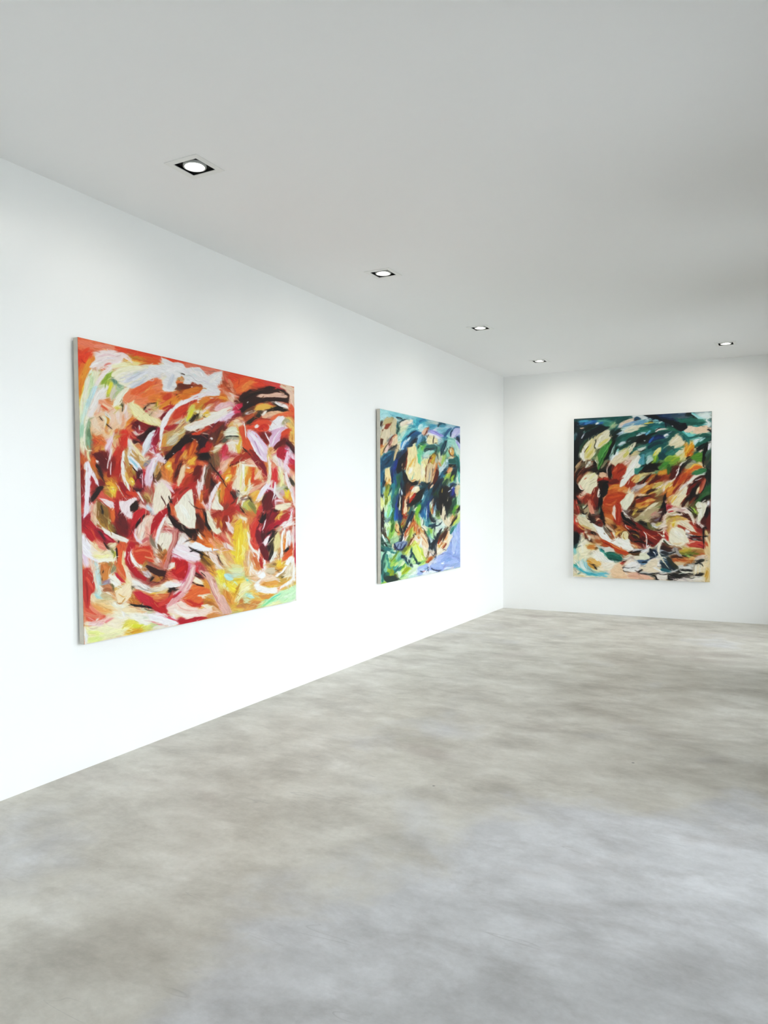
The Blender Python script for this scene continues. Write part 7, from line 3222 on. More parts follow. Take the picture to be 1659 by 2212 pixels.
MARKS_TEAL = """
@G
g 1c3a3c 8,8 155,8 155,70 8,70
g 7a3a20 8,62 155,56 155,103 8,103
s 2c5054 5 10,19 25,17 40,17
s 1c5c58 6 40,18 55,16 70,15
s 58988c 2.4 30,20 42,19 50,20
s 10202c 8 12,23 15,33 13,48
s 0f2430 9 18,42 28,34 40,29
s 1c5078 4 16,22 24,21 32,20
s 1c5ca0 3.6 22,22 28,21 34,19
s 2c6ca8 2.4 34,22 40,21 43,22
s 48a0c0 2 14,20 22,19 28,19
s e8f0f0 1.4 33,22.5 34.5,21.5 36,21.2
s 14302c 6 13,29 22,27 32,25
s 1c4c48 6 20,33 30,29 40,26
s 0c1820 6 25,32 34,29 44,25
s 3c8070 4 42,22 47,24 52,23
s 68a080 4 48,25 52,23 54,21
s a8b890 3 50,25 54,22 56,20
s 1c5450 6 56,20 64,17 70,16
s 24605c 5 54,30 58,25 64,22
s 14403c 4 60,28 64,24 68,23
s 9cb4b8 3 10,42 11,36 12,32
s 0c1418 6 11,56 12,46 13,38
s 14343c 4 10,48 11,40 11,33
s c8ccd0 2.4 19,36 20,34 21.5,32
s 1c282c 4 15,43 17,35 18,29
s c89090 1.6 17,27 19,26.5 20,27.2
s 2c4c38 5 17,50 21,43 25,39
p d6c69c 32,34 37,31 43,29 46,31 48,36 44,42 40,47 34,49 31,46 30,40
s e4d8b8 5 36,40 40,35 44,31
s d8c880 4 39,45 43,41 47,37
s b8b080 3 31,40 35,35 40,32
s e4dcc4 2.4 44,33 46,30 45,29
s 30302c 1.2 32,48 31.5,43 33,39
p d8cc9c 16,57 18,50 23,43 29,37 30,40 28,45 32,50 30,55 26,59 21,62 18,59
s e8e0c0 4 20,50 24,44 29,39
s d4c474 5 23,57 27,53 30,51
s f0e8d0 2.4 17,57 19,51 22,47
s a89848 4 24,56 27,52 29,48
s f0ece0 2 20,61 22,59 25,57
s e8e4d4 2.4 28,56 31,54 34,53
s b8b070 1.6 18,52 21,48 25,44
s 607048 3 32,56 36,51 39,48
p 4d7a38 35,64 38,56 40,48 45,43 49,40 49,44 46,52 43,58 40,66 37,70
s 5c9040 4 38,61 41,53 46,45
s 3c6428 3 37,68 39,61 42,56
s 78a858 1.6 39,56 42,49 47,43
s a0a878 4 34,61 35,58 37,55
s 888868 3 33,69 34,64 35,61
p 101c18 43,60 45,54 49,46 51,40 54,38 52,44 49,51 46,56
s 0c1414 3 44,58 48,49 52,40
s 1c3830 5 48,40 50,34 55,30
s 0f2420 4 50,38 54,32 60,28
s c8e0e0 5 53,56 55,50 57,46
s e4ece8 3 50,60 53,55 55,50
s 98b8b0 4 49,54 51,48 54,44
s 1c4c44 4 54,48 56,42 60,38
p e8c8b0 59,23 62,19 68,17 74,16 73,19 68,22 63,25 58,26
s f0d8c4 3 62,22 68,19 73,18
s e8dcd8 4 58,25 62,24 68,22
s 88a8c8 2 62,24 70,21 78,19
p d0dcdc 70,14 76,13 84,13 88,16 86,19 80,18 74,16
s e8ecec 2 72,15 79,15 86,17
s 303c44 3 74,18 76,16 79,17
s 4c6874 1.6 76,15 79,16 80,18
s 98c4c8 3 78,20 84,19 90,20
s 6898b8 4 74,24 80,21 86,20
s c8dcd8 3 60,28 66,26 72,24
p dcd4b4 62,31 65,27 72,25 79,23 86,24 82,26 78,27 77,30 72,31 66,32.5
s ece4d0 4 65,30 71,27 78,25
s d8ccb0 1.6 64,32 70,30 77,28
s c8a888 3 71,27 74,26 76,27
p 1f5c50 77,30 79,26 85,25 89,27 86,30 80,32
s 2c7060 2.4 79,28 84,27 88,28
s 3c8470 2.4 70,33 76,31 84,30
s 1c5048 5 64,37 72,34 80,32
s 2c6c60 4 60,40 68,36 76,34
s 3c8878 3 84,30 89,28 91,26
s b8dce0 2.4 78,34 83,32 88,32
s 4c90c8 2.4 85,33 88,32 90,31
s c8d8e8 2 56,34 59,32 62,31
s a8c8c8 2.4 62,34 65,32 68,32
p c9b872 84,22 88,20 94,19 94,21 89,23
s 181c1c 1.4 88,21 91,20.5 94.5,20
s 88c0c8 2.4 94,19 98,18 101,19
s c8e0dc 2.4 96,23 100,21 105,21
s 2c7070 3 100,20 105,21 106,22
s 1c6064 5 88,25 96,24 105,24
s 2c8080 3 90,28 96,26 103,25
p 0c1626 84,13 96,12.5 102,16 108,15 115,18 123,20 129,25 130,28 123,30 116,27 110,23 103,20 96,17 88,15
s 142440 5 90,14 100,15 110,19
s 0c1424 6 108,19 118,23 128,27
s 102c4c 4 106,17 116,19 124,22
s 1c3868 3 94,15 103,15 110,17
s 2c4868 6 105,14 115,13 126,13
s 4c5c70 5 116,16 124,14 133,12
s 687888 4 121,12 130,11 138,11
s 1c3034 4 129,13 134,12 139,15
s 2c5c60 3 116,17 124,18 133,19
s 98a8ac 3 138,11 144,10 153,9.5
s d8e8e4 6 142,14 148,13 153,12
s f0f4f0 5 146,17 150,15 153,15
s 88d4d0 2.4 134,11 139,14 143,17
s a8dcd8 2.4 140,15 144,17 150,18
s 2c6c60 5 120,20 132,19 144,19
s 1c5c54 5 129,23 138,22 148,21
s 3c8070 3 138,19 145,19 151,19
s c8e4e0 5 148,23 151,22 153,21
s e4f0ec 2.4 146,25 150,24 153,24
s 4c9c98 2.4 136,24 143,24 149,23
p eccab0 125,30 129,27 130,24 135,25 140,26 148,25 154,27 154,30 145,32 137,33 134,29 129,31
s f4dcc8 3 128,28 133,27 137,29
s e8c0a0 4 138,30 144,29 151,28
s f0c8a0 4 136,32 142,31 147,31
s 101820 1.4 151,28 153,29.5 154,31
s d8d8a0 2 126,31 129,30 134,31
p d8dcd8 95,30 98,27 104,27 109,26.5 108,29 101,30 96,31
s f0e0d8 2.4 98,29 103,28 108,27.5
s c86050 0.8 96,29 100,28 103,27.5
s e8ecec 1.6 95,31 97,28 100,27
s 1c5c50 6 90,33 100,31 112,30
s 2c6c58 6 108,29 114,30 120,29
s 1c4c50 4 96,33 106,32 115,31
s 48a098 5 122,31 129,33 134,36
s 68c0b8 4 128,34 134,34 140,33
s a8d8d0 2.4 125,33 132,34 136,35
s 2c7c78 3 124,33 129,37 131,42
s 1c5c5c 2.4 120,31 127,36 130,42
s e0e8d8 3 143,33 149,32 153,33
s 2c6c5c 6 138,37 146,35 153,34
s 1c5048 4 144,38 149,37 153.5,36
s c8e8e4 4 136,42 140,39 145,37
s e8f0f0 2.4 138,41 142,39 144,38
s 68b0a8 2.4 133,38 137,37 142,37
s 1c6458 3 136,46 143,43 150,40
p 24486e 88,43 90,39 96,35 104,34 106,37 100,37 94,39
s 2c5ca0 2.4 90,42 93,38 98,35
s 1c3c80 3 96,38 101,36 105,36
s 14304c 5 90,42 98,40 107,39
s c8d8e0 2.4 105,35 107,34 109,34
s e4ecec 1.6 104,35.5 107,34.5 108,35
s 24605c 8 96,44 104,42 108,40
s 2c706c 5 100,48 105,45 109,44
p e0d2b0 109,44 111,40 115,35 118,34 122,36 127,42 125,44 121,46 116,46 113,45
s ece0c4 5 113,42 117,38 122,42
s d4c49c 2.4 118,44 122,44 125,43
s c8b890 1.6 113,40 116,37 119,36
s 385c54 4 108,48 112,47 116,49
s 3c8474 4 116,50 121,48 126,46
s 1c6058 6 88,47 94,44 100,42
s 2c7068 5 86,50 92,48 98,48
s 1c1818 5 76,40 82,36 87,34
s 2c2420 4 82,40 86,38 90,37
s 141414 3 74,44 78,40 82,37
s 8a7464 1.4 78,39 81,37 83,35
s 1c302c 6 66,42 72,39 78,37
s a8bcc0 3 56,45 60,43 64,41
s c8d8d8 1.6 58,44 62,42 65,42
s 2c5c58 4 56,49 62,46 68,44
p d4c8a4 66,50 69,46 73,43 76,42 75,45 72,49 68,53
s e0d4b4 2.4 68,49 71,45 75,43
p dcccac 49,62 54,57 60,52 66,48 68,52 65,57 60,61 54,64 50,64
s e4d8bc 4 53,61 59,56 65,50
s d8cc78 5 60,57 64,53 68,52
s c8b868 3 64,57 67,53 68,50
s e8d0b0 3.6 51,63 56,61 62,59
s b0a070 1.2 56,58 60,56 64,53
s 18302c 4 69,54 72,50 76,46
s 0f1c18 2.4 68,56 70,52 73,49
s 3c7468 4 74,51 79,48 85,46
s d8dccc 3 76,50 80,49 84,47
s 1c2420 1.4 76,52 80,51 85,49
s c8d0c8 2 80,50 83,48 85,46
s d8c8b0 5 68,58 73,56 78,56
s c8b888 4 70,55 74,53 79,53
s 2c6868 6 80,56 85,53 89,51
s 58908c 4 86,56 90,54 93,53
s a8c8c4 4 86,61 89,58 92,57
s d0dcd8 2.4 87,63 90,60 94,59
p 2a6a64 79,64 80,59 85,60 90,62 86,66 82,69 78,75 74,76 73,70 77,68
s 3c8478 3 76,72 80,68 85,64
s 1c5458 3 80,60 83,59 86,58
p c8cc70 93,56 95,51 99,48 102,48 101,52 98,55 94,57
s e4e0b0 2.4 96,53 99,50 101,49
s 88b028 3 94,62 96,59 97,56
s a8c848 2.4 92,64 95,62 97,60
s 4c8030 4 95,64 97,60 99,58
p 174a58 99,60 101,54 105,49 108,50 107,56 104,60
s 1c5c68 4 101,58 104,53 106,50
s 2c7460 6 108,57 113,53 119,50
s 4c9080 3 111,52 116,50 120,49
s 2c5c4c 4 105,56 109,53 111,50
s e8f0e8 1.2 101,59.5 102,59 102.5,59
s 4c8838 6 106,64 111,61 116,57
s 78a840 6 112,63 117,59 122,55
s a8b848 4 112,59 116,57 120,56
s 588c38 6 102,69 106,66 111,64
s 2c5428 4 110,76 110,70 109,65
s 98b850 3 106,60 110,57 114,57
s d8d0a8 6 121,56 124,52 127,49
s e0dcb8 4 118,54 122,51 126,48
s c8c890 3 125,60 127,56 128,52
s d88820 6 128,54 130,48 133,43
s e8a848 4 129,48 132,45 134,42
s b86018 3 129,56 132,53 135,49
s c87020 3 131,56 134,53 136,50
s e8c070 3 126,56 129,56 132,55
s f0d890 2 130,42 133,43 135,42
s a87838 2 134,50 137,49 140,47
s 2c6450 5 138,53 143,51 146,49
s 5c8c30 6 134,60 140,56 145,54
s 48782c 4 135,63 141,59 145,58
s d8d8b0 3 137,49 140,48 143,47
s e8c8b8 2.4 142,52 144,50 146,50
s 0f1414 4 140,49 144,47 148,45
p 0c1010 147,44 151,40 154,41 150,46 149,54 147,60 146,66 148,69 145,67 145,58 146,50
s 0a0c0c 2.4 149,43 148.5,52 146.5,64
s 1c2c2c 3 142,47 147,44 153,40
s e0dcd8 4 152,47 153,44 153.5,43
s 486858 4 149,56 151,53 153,50
s 406038 5 150,62 152,58 153,55
s 505848 4 150,66 152,63 153.5,61
s 404038 5 151,74 152,70 153,67
s 4c4440 4 129,62 132,61 135,63
s 90948c 3 133,64 136,62 138,64
s 202018 3 123,68 127,64 131,60
s a8a480 4 129,68 133,65 137,66
p e0904c 129,70 134,68 140,67 145,68 147,69 142,70 137,71 131,75
s f0b060 3 132,70 139,67 145,68
s d86828 2.4 129,74 134,70 141,69
s e88838 4 125,78 129,74 134,72
s f4d8b0 2.4 142,64 145,66 148,69
s 3c7c4c 5 137,74 143,72 149,71
s 2c6848 3 135,75 141,75 147,73
s c8d8c8 4 137,77 142,76 149,74
s e0e8dc 3 131,80 136,78 142,77
s 4c1c14 5 112,79 115,72 119,68
s 7a2c18 5 114,80 119,75 123,70
s 2c0f0c 3 118,78 121,72 124,68
s e8dcd8 1.6 111,85 116,80 119,74 122,67 129,61
s a84820 7 121,83 126,79 132,75
s c86028 6 118,88 123,83 128,79
s d89858 2.4 124,86 129,81 133,77
s 8a3014 4 127,85 131,80 136,77
s e8d0c0 5 133,83 137,79 143,78
s 3a140f 5 137,83 142,80 148,78
s 7c2c1c 5 139,87 143,83 149,80
s a8482c 6 142,93 146,88 149,81
s c87860 3 145,92 148,86 149,79
s 2a100c 6 133,91 137,87 142,84
s 602014 5 130,97 134,90 138,86
s 180c08 6 135,98 137,93 139,89
s f0d8b8 2.4 139,96 140,92 141,90
s 0c0c0a 1.4 144,95 148,88 149,76 150,70
s 2c3c30 6 151,86 152,80 152,76
s 2c5c3c 6 150,94 151.5,90 152.5,87
s 141c18 4 151,76 152,72 153.5,78
s 487048 4 146,99 149,96 152,95
s 5c7838 4 143,102 147,100 152,99
p 3a140e 11,64 16,60 24,64 31,65 30,72 24,72 18,76 14,82 11,76
s 5c3420 5 16,72 21,68 28,67
s 6a6048 5 17,66 22,64 27,65
s a8a088 2.4 22,68 26,66 29,64
s 1c120c 5 11,70 13,64 15,60
s 8a6c50 3 13,72 15,67 17,64
s d8d8d0 2 23,66 25,64 27,62
s c8a880 2.4 12,68 15,64 17,62
s 4c2414 4 12,80 16,76 19,72
s 98583c 2 13,83 15,79 18,75
p e7dcb2 18,80 22,76 29,75 34,74 35,79 33,86 29,90 24,92 20,91 16,89 15,85
s f0ecd0 6 22,85 26,81 32,79
s f0d8c0 4 16,87 18,90 22,91
s dcd49c 4 24,78 29,76 33,76
s f4e4d8 3 20,88 24,89 29,87
s c8b868 1.4 20,82 25,79 31,79
s e8b0a0 1.6 16,86 17,90 20,92
s 2c140c 2.4 13,87 14,92 19,95
s f4ecd8 2 30,90 33,87 34,84
s 1c2018 6 31,70 34,72 38,74
s 2a2c20 5 37,72 40,68 44,64
s 0f100e 4 35,74 40,74 43,72
p d8a890 35,78 37,75 42,74 45,76 46,80 42,79 37,80
s e8c4b0 2.4 37,77 41,76 45,78
s 6a1c10 4 35,82 40,80 45,81
s a83c20 2.4 37,80 42,80 46,80
p 160c0a 35,82 42,83 47,82 45,86 44,92 41,97 40,103 37,103 37,95 36,88
s 2a120c 4 39,84 39,92 38.5,101
s 4c1c10 2.4 44,88 42,93 41,98
p 4a180f 46,72 48,66 54,64 56,70 52,74 50,78 56,84 52,85 47,84
s 2a0f0a 4 47,76 47,71 49,66
s 6a2814 3 50,70 52,66 56,65
p a83c1e 52,76 56,70 60,66 64,66 65,71 63,75 58,80 54,83 50,80
s b84c28 5 56,78 59,72 63,69
s 8c2c14 4 52,80 57,81 60,78
s d08060 1.6 51,72 53,69 55,65
s e0a078 1.4 52,74 54,72 55,71
s e8c0b0 3 64,64 66,62 68,60
p e8e4d2 64,76 65,70 70,62 76,57 79,56 78,62 76,66 80,65 80,67 74,72 72,76 68,79 65,85 60,88 58,87 62,80
s f0ece0 5 62,84 68,74 75,61
s d8d8cc 2.4 65,83 70,76 74,70
s f4f0ec 3 72,68 75,64 78,60
s c8c4b0 1.4 66,76 70,68 74,62
s e0d8c4 2.4 60,86 64,81 66,78
s 8a2814 6 48,84 53,83 58,85
p 9c3c1c 64,89 66,83 70,78 74,77 72,80 73,84 70,88
s b85030 3 66,86 69,82 72,79
p d8ae70 70,82 73,78 78,77 80,79 79,83 75,85
s e0bc84 3 73,82 76,80 79,80
s b8c0a0 4 78,82 82,80 86,78
s d8cc90 4 79,77 83,74 88,74
s c8b878 4 80,84 85,81 88,77
s 140f0a 6 82,69 88,67 97,69
s 221610 4 85,72 92,71 99,71
s 0f0a08 4 88,66 94,66 100,65
s 3c2a18 4 80,73 85,71 89,70
s a8a880 3 90,75 95,74 99,72
s 78885c 3 96,72 100,70 104,69
s 488868 2.4 94,76 97,74 98,73
s c88830 5 100,75 105,74 109,72
s e0a038 3 101,74 106,74 110,73
s a85020 4 102,79 107,77 111,75
s 8a3818 6 96,82 102,79 108,78
s 30140c 4 78,86 84,82 88,77
s 6c2814 3 80,85 85,82 89,78
s 9c4420 5 88,86 93,82 99,80
s 4c1c10 4 90,83 95,79 100,78
s d8a868 2.4 86,80 90,78 94,77
s c89858 1.6 84,85 89,83 92,79
s b8b0b0 4 73,91 78,89 84,87
s 888484 2 74,92 80,89 85,86
s d8c8c0 3 76,90 82,87 87,85
s c88838 4 83,92 87,89 91,88
s e0b060 2.4 85,90 89,88 93,87
s d8c890 5 93,92 98,89 104,87
s b8a868 5 92,96 97,93 101,90
s e0a848 4 84,98 89,95 93,94
s c87830 4 82,94 87,91 92,89
s f0d8a8 2 78,98 84,97 90,97
s 7a3818 4 86,100 92,98 98,96
s 3a180c 3 86,96 90,93 96,91
s a89868 3 96,98 100,94 103,91
s e8d4c0 1.6 96,91 101,88 105,86
s f0ecec 1.2 104,94 106,87 109,83
s d8c0a8 3 105,88 108,85 110,83
s e8c868 2.4 106,90 109,88 112,85
s c87c38 6 108,94 113,89 118,85
s e8a040 3 109,93 113,90 117,86
s a84c28 5 113,98 117,93 121,89
s d88038 4 106,98 111,96 115,92
s e8c8b0 2.4 111,100 114,97 118,94
s 8a3420 4 115,95 119,90 124,86
s c8a080 2 117,96 121,90 125,85
p ecdcb8 116,102.5 120,96 125,90 129,88 129,92 127,98 125,102.5
s f0e4c8 4 120,101 124,95 128,90
s e8e0d8 2.4 121,92 126,87 131,82
s d8b890 2 118,98 122,93 126,90
p 7a2c14 28,102.5 29,95 31,91 35,90 34,96 33,102.5
s 9c4424 2.4 30,101 31,96 32,93
p e8d8c8 34.5,100 35,93 36,90 37,94 37,100 36,102.5
s d8a890 4 19,96 23,94 28,94
s c87058 4 19,101 22,98 27,96
s e8c8b0 3 18,98 21,95 25,94
s 8a2c18 3 20,102 24,100 28,98
s 2c140c 3 11,96 12,90 12,86
s e0b8a0 2.4 11,101 15,99 18,98
s c85840 3 11,102 13,100 15,99
s 201810 4 11,92 11,87 11,82
p c66428 45,96 46,90 50,87 56,86 60,88 66,89 69,92 65,94 58,93 52,94
s d87c38 4 48,92 54,89 61,90
s e0904c 2.4 57,92 62,90 67,92
s b85420 3 45,96 48,93 52,91
p b04c1c 43,102.5 44,98 50,95 57,94 63,95 64.5,98 63,102.5
s c86028 4 47,101 54,97 62,97
s 983814 3 43,102 47,100 52,100
s d8a068 2.4 62,93 66,93 69,94
p e2dcc0 65,96 68,92 71,94 72,102.5 64,102.5 64,99
s ece4cc 4 68,96 69,99 68,102
s d8a880 2 73,99 76,97 79,97
s e0bca0 2 79,98 80,96.5 82,97
@H
g 6a2c1a 8,-1 155,-1 155,42 8,42
g c8b490 8,40 155,40 155,92 8,87
s 9c3c28 4 11,4 13,11 14,18
s c87860 2.4 12,6 14,13 15,17
s 1c100c 3 11,2 13,6 16,9
s 4c6848 3 17,12 19,11 20,9
s d8d8b8 2.4 19,13 21,12 22,11
s 40301c 3 16,16 19,18 22,17
p d89880 24,2 26,6 29,10 31,18 27,19 25,12
s c87860 2.4 26,5 28,11 29,17
s 8a3420 5 22,6 23,3 25,0
s b84c34 4 29,8 31,3 32,0
s 682014 6 33,10 33,4 33,0
s 1c0f0c 4 37,14 37.5,7 38,0
s 120c0a 2.4 38,24 37.5,16 37.5,10
s 3c2418 4 25,19 28,21 31,23
s a89878 5 24,14 23,18 23,21
s 78685c 3 29,20 32,19 35,18
s 5c705c 2 36,19 37,15 37.5,12
p b84c20 39,8 40,2 43,-1 66,-1 65,4 58,9 50,11 43,11
s c86028 5 43,6 50,2 58,-1
s a83c18 4 48,9 56,6 63,1
s d88848 2 41,10 45,6 47,2
s d89068 3 40,6 42,2 44,0
p dcd8bc 58,9 64,3 66,-1 73,-1 72,5 69,10 65,14 60,12
s e8e0c8 4 62,10 66,5 70,0
s c8c4a8 1.6 64,13 68,8 71,3
p aa4118 52,11 56,8 59,9 60,14 59,20 57,26 56,31 53,29 50,24 53,18
s b85024 3 56,12 56,20 55.5,28
s 8c2c10 2.4 57,27 59,19 60,13
p e8c0a0 50,20 51,13 53,11 53,18 52,24
s e0a888 1.4 51,22 51.5,16 52,12
s c86c30 6 43,20 47,22 51,26
s b85824 5 44,14 48,13 51,12
s a84818 5 40,17 44,16 48,19
s e0a878 2.4 43,24 46,26 49,27
s c89058 4 42,27 47,28 52,30
s 140f0a 1.6 40,18 41,25 42,31
s 0f0c08 1.4 38,20 39.5,25 41,29
s 281810 4 23,23 27,25 32,26
p d8ccb0 13,23 17,19 23,20 26,26 30,31 35,34 30,35 24,33 18,30
s e4dcc8 4 16,23 22,26 29,32
s c8b070 5 18,27 23,31 27,33
s c8d0c0 2 17,20 21,21 24,23
s b88c50 2.4 14,27 18,31 22,34
s e8dccc 2.4 24,26 29,30 33,33
s 9c3028 4 11,24 12,29 13,33
s 882418 6 12,33 15,36 19,38
s c85840 3 13,30 16,34 20,37
s 4c1410 4 14,39 17,38 21,39
s d8c8b0 4 11,27 13,26 15,28
s 6c2c20 5 33,28 36,27 39,29
s 401c14 3 34,31 37,29 40,28
s b88068 2.4 33,27 35,26 37,28
s 30201a 3 27,29 31,28 34,27
s 8c4c24 5 52,34 57,35 62,35
s c87830 4 54,33 59,34 63,37
s a86028 4 59,32 63,35 66,37
p 0f0a08 58,18 60,17 64,23 70,28 74,32 70,31 64,27 60,23
s 201410 2.4 60,20 65,25 72,30
s e8dcd4 2.4 60,14 63,17 66,20
s 786860 2.4 62,16 65,19 66,14
s 50342c 2.4 66,20 70,24 74,29
s e0d8d0 1.6 61,17 65,21 69,25
s 8c3c20 5 62,31 67,34 72,37
s a84830 5 66,33 72,37 77,41
s d89078 2.4 62,31 67,33 72,37
s 1c0f0a 1.4 62,31 64,30 68,33 73,37
s 681c10 6 74,33 79,37 84,40
s 3a140c 4 70,27 75,32 80,37
s 7a2c14 4 76,31 82,34 88,37
s 2c100a 4 79,32 85,35 91,38
p 7a5a34 70,20 72,13 74,6 83,2 95,2 104,-1 104,6 100,12 96,16 88,18 82,22 76,26
s b06c28 6 74,9 80,6 87,3
s c88838 4 76,11 82,8 90,5
s 8a2c14 5 76,6 84,3 93,2
s a84c1c 4 82,11 88,8 94,6
s e0a850 2.4 78,13 84,11 90,8
s e8b060 3 86,6 90,5 95,5
s 20100a 1.6 76,3 84,1 92,1
s 28140c 2 75,17 80,17 84,16
s d8c060 2.4 72,20 74,17 76,15
s 402010 3 70,18 72,12 74,6
s c8b898 4 80,21 86,17 93,13
s b8b088 6 87,18 94,13 101,10
s d8d0a8 5 83,23 88,21 94,20
s 90845c 3 96,11 100,8 103,6
s 788048 3 98,14 102,12 104,10
s e4d8b8 3 86,15 92,11 98,8
s a89c78 5 76,25 81,24 87,25
s a08878 6 90,24 96,22 100,22
s c89c8c 4 91,21 95,19 98,19
s 583428 4 94,26 98,25 101,26
s 604838 5 88,28 93,27 99,28
s c8b890 4 84,28 87,27 90,27
s 404028 6 83,32 88,33 92,34
s 28241a 4 79,28 84,30 88,32
s 687050 5 90,33 93,34 97,35
s d8d8d8 4 94,32 97,32 100,32
s c0b4ac 3 92,30 95,31 97,33
s c8b868 3 97,31 99,30 101,29
s 988058 4 96,36 99,35 101,34
s e0d8c8 1.6 99,18 103,17 106,17
s 50241c 2.4 96,17 100,16 103,15
s 100a08 3 103,13 105,8 106,2
s 2c0f10 4 104,20 105,15 106,12
s 1c0c0c 3 105,9 106,5 106,0
s b8908c 2.4 106,7 109,6 112,7
p ecd8b4 112,10 115,3 117,-1 126,-1 124,4 121,10 117,12
s f0e0c0 4 115,7 118,3 122,0
s e8c888 3 113,6 115,2 117,0
s d8a058 2.4 108,8 111,4 114,0
s 3c180f 6 127,8 129,4 133,0
s 8a3c1c 4 126,6 129,2 131,-1
s a89878 3 127,11 131,8 134,4
s 1c100a 5 133,6 137,3 141,0
s 6a5030 4 131,12 134,9 137,7
s 90b050 2.4 133,13 135,15 137,17
s 3c5c28 3 138,10 143,6 147,3
s 2c6030 4 142,6 146,2 149,0
s 141410 4 145,6 149,3 153,1
s 101010 2.4 131,13 135,17 139,21
p e8e0cc 139,11 142,8 148,7 150,10 148,15 146,21 143,26 140,29 139,27 141,22 140,16
s f0ece0 4 143,11 144,17 143,23
s c8c8b0 2.4 142,27 145,22 147,18
s e8e8e4 2.4 150,13 151,10 152,7
s f4f0f0 1.2 151,11 151.5,9 151.8,6
s 2c100c 6 150,20 151,16 152,12
s 6c2018 6 151,30 152,24 152,19
s 1a0c0a 3 149,23 150,18 150,15
s 8a2c1c 3 150,36 152,32 152.5,28
s 501810 5 145,29 147,26 149,24
s a83838 4 109,14 114,13 120,14
s c86068 3 107,13 110,11 113,12
s e8d8c8 5 109,19 115,17 123,16
s d8b8a0 4 114,16 119,13 125,12
s f0e0d8 3 124,14 128,15 131,16
s d0a8a0 3 120,16 126,16 131,17
s 382018 2.4 118,18 125,19 133,21
s 5c2c20 4 123,20 130,22 136,24
s 788030 3 133,18 137,19 140,20
s 403018 3 133,20 137,22 139,24
s e8dcd0 2 131,17 134,21 136,27 136,30
s b89058 2.4 106,24 113,22 121,21
s c8b898 3 106,22 112,20 119,19
s d8c878 4 108,28 111,25 116,24
s 8c7040 3 110,23 115,21 122,22
s c8a848 5 112,28 117,25 123,24
s e8d098 5 115,30 121,27 128,27
s d8a058 2.4 123,25 128,25 133,27
s f0d8b8 6 128,28 132,30 135,33
s e8c0a8 5 129,34 133,36 137,38
s f0e4d8 4 131,32 135,34 138,37
s 983020 4 133,29 138,33 143,37
s b84c38 4 136,33 140,37 144,39
s 5c1c14 4 139,31 143,34 148,37
s e8d8d0 2.4 140,29 144,32 148,35
s a85038 3 120,33 124,35 128,34
s 8a2820 4 140,36 145,38 150,40
s 0f0c0a 1.4 146.5,35 146.2,44 146.5,56
s 140f0c 1.6 146,34.5 149,34 151,35
s 806040 5 149,41 151,39 153,38
s d8ccc0 2.4 149,43 152,42 153.5,41
s d8b8a0 2.4 105,27 106,22 106,19
s e8d8c8 2.4 104,31 105,28 106,24
s f0e0d0 1.6 100,34 104,33 108,32
s d8c0b0 1.6 100,36 104,36 108,35
p efe0be 110,44 111,38 115,35 122,34 127,37 129,42 130,47 127,51 122,54 116,52 112,48
s f4e8d0 9 115,42 120,41 125,45
s f4ecd8 6 119,47 122,49 126,48
s e8cc98 4 112,41 114,37 118,35
s ecd4b0 4 114,49 117,51 121,53
s d8a868 3 111,33 112,38 112,43
s c8a050 2.4 109,37 110,42 111,47
s e8c090 2.4 108,30 111,31 113,34
s a83428 4 106,40 108,44 110,47
s c85048 2.4 105,44 108,46 110,48
s d88070 2 105,38 107,41 109,43
s 801c18 4 130,38 135,40 141,41
s b85030 3.6 131,40 137,41 144,42
s f0e4dc 2.4 128,38 131,38.5 133,39
s f4ece8 3 129,42 134,44 141,46
s 1c0c0a 1.4 128,41 135,43 143,44
s 2c100c 1.6 130,44 137,46 145,47
s 6c1814 3.6 132,47 139,48 146,48
s a83830 4 130,50 137,50 145,50
s d87868 4 131,48 135,49 140,50
s c82c30 4 140,53 144,53 148,54
s e0a090 2.4 129,53 135,53 142,53
s 8a1c18 2.4 138,55 143,56 147,56
s e8c8b0 2.4 137,47 141,49 144,49
s e0b898 3 127,54 131,52 134,51
s e8dccc 1.6 149,44 151,49 152.5,54
s c8986c 4 152,50 152.5,45 153,42
s e0b880 4 150,60 152,56 153,50
s c85830 2 148,50 150,52 151,54
p 7a2018 62,30 70,33 78,37 86,39 96,40 102,40 101,45 96,49 90,53 86,55 80,55 74,50 70,44 66,38
s 8c2818 6 68,36 76,42 84,48
s a83c28 4 74,37 82,41 90,44
s 5c1410 5 72,43 78,48 84,53
s 3a100c 4 78,42 84,44 90,47
s 942418 6 88,42 94,43 100,43
s 6c1810 4 88,50 93,48 98,46
s c86048 1.6 76,38 84,44 92,49
s 20120c 5 73,42 77,44 80,44
s 5c4020 5 72,39 77,41 81,43
s d87860 1.6 80,39 87,45 95,48
s d8a090 1 84,40 90,44 99,48
s 4c140c 2.4 68,46 74,53 83,55
s a85c38 4 70,50 74,53 79,54
s d8a070 2.4 71,52 75,54 80,55
s f0e4d8 2.2 83,38.5 85.5,43 86.5,48 86.5,54
s f0e8e4 2.4 86,55 88,53 90,52
s 583418 4 53,33 57,39 64,43
s 8a6030 5 58,40 62,42 66,44
s c89c50 4 60,39 64,40 67,43
s e8d8b0 2.4 60,43 63,40 64,38
s 7c4820 3 54,38 57,42 59,46
s 4c2c18 4 65,39 69,44 72,49
s b87c38 2.4 52,38 56,35 60,34
s d8bc98 2.4 44,33 48,36 53,39
s 3c2818 3 43,34 47,38 52,42
s 785838 4 44,39 49,42 53,44
s a84c24 4 48,40 52,43 56,47
s e8dcc0 2.4 51,39 53,43 54,47
s b8b0a0 2.4 42,33 45,38 49,43
s 6c6054 2 39,30 43,36 48,41
p e6e4da 32,35 35,33 40,34 42,38 44,44 48,47 52,50 54,54 48,52 42,48 37,43
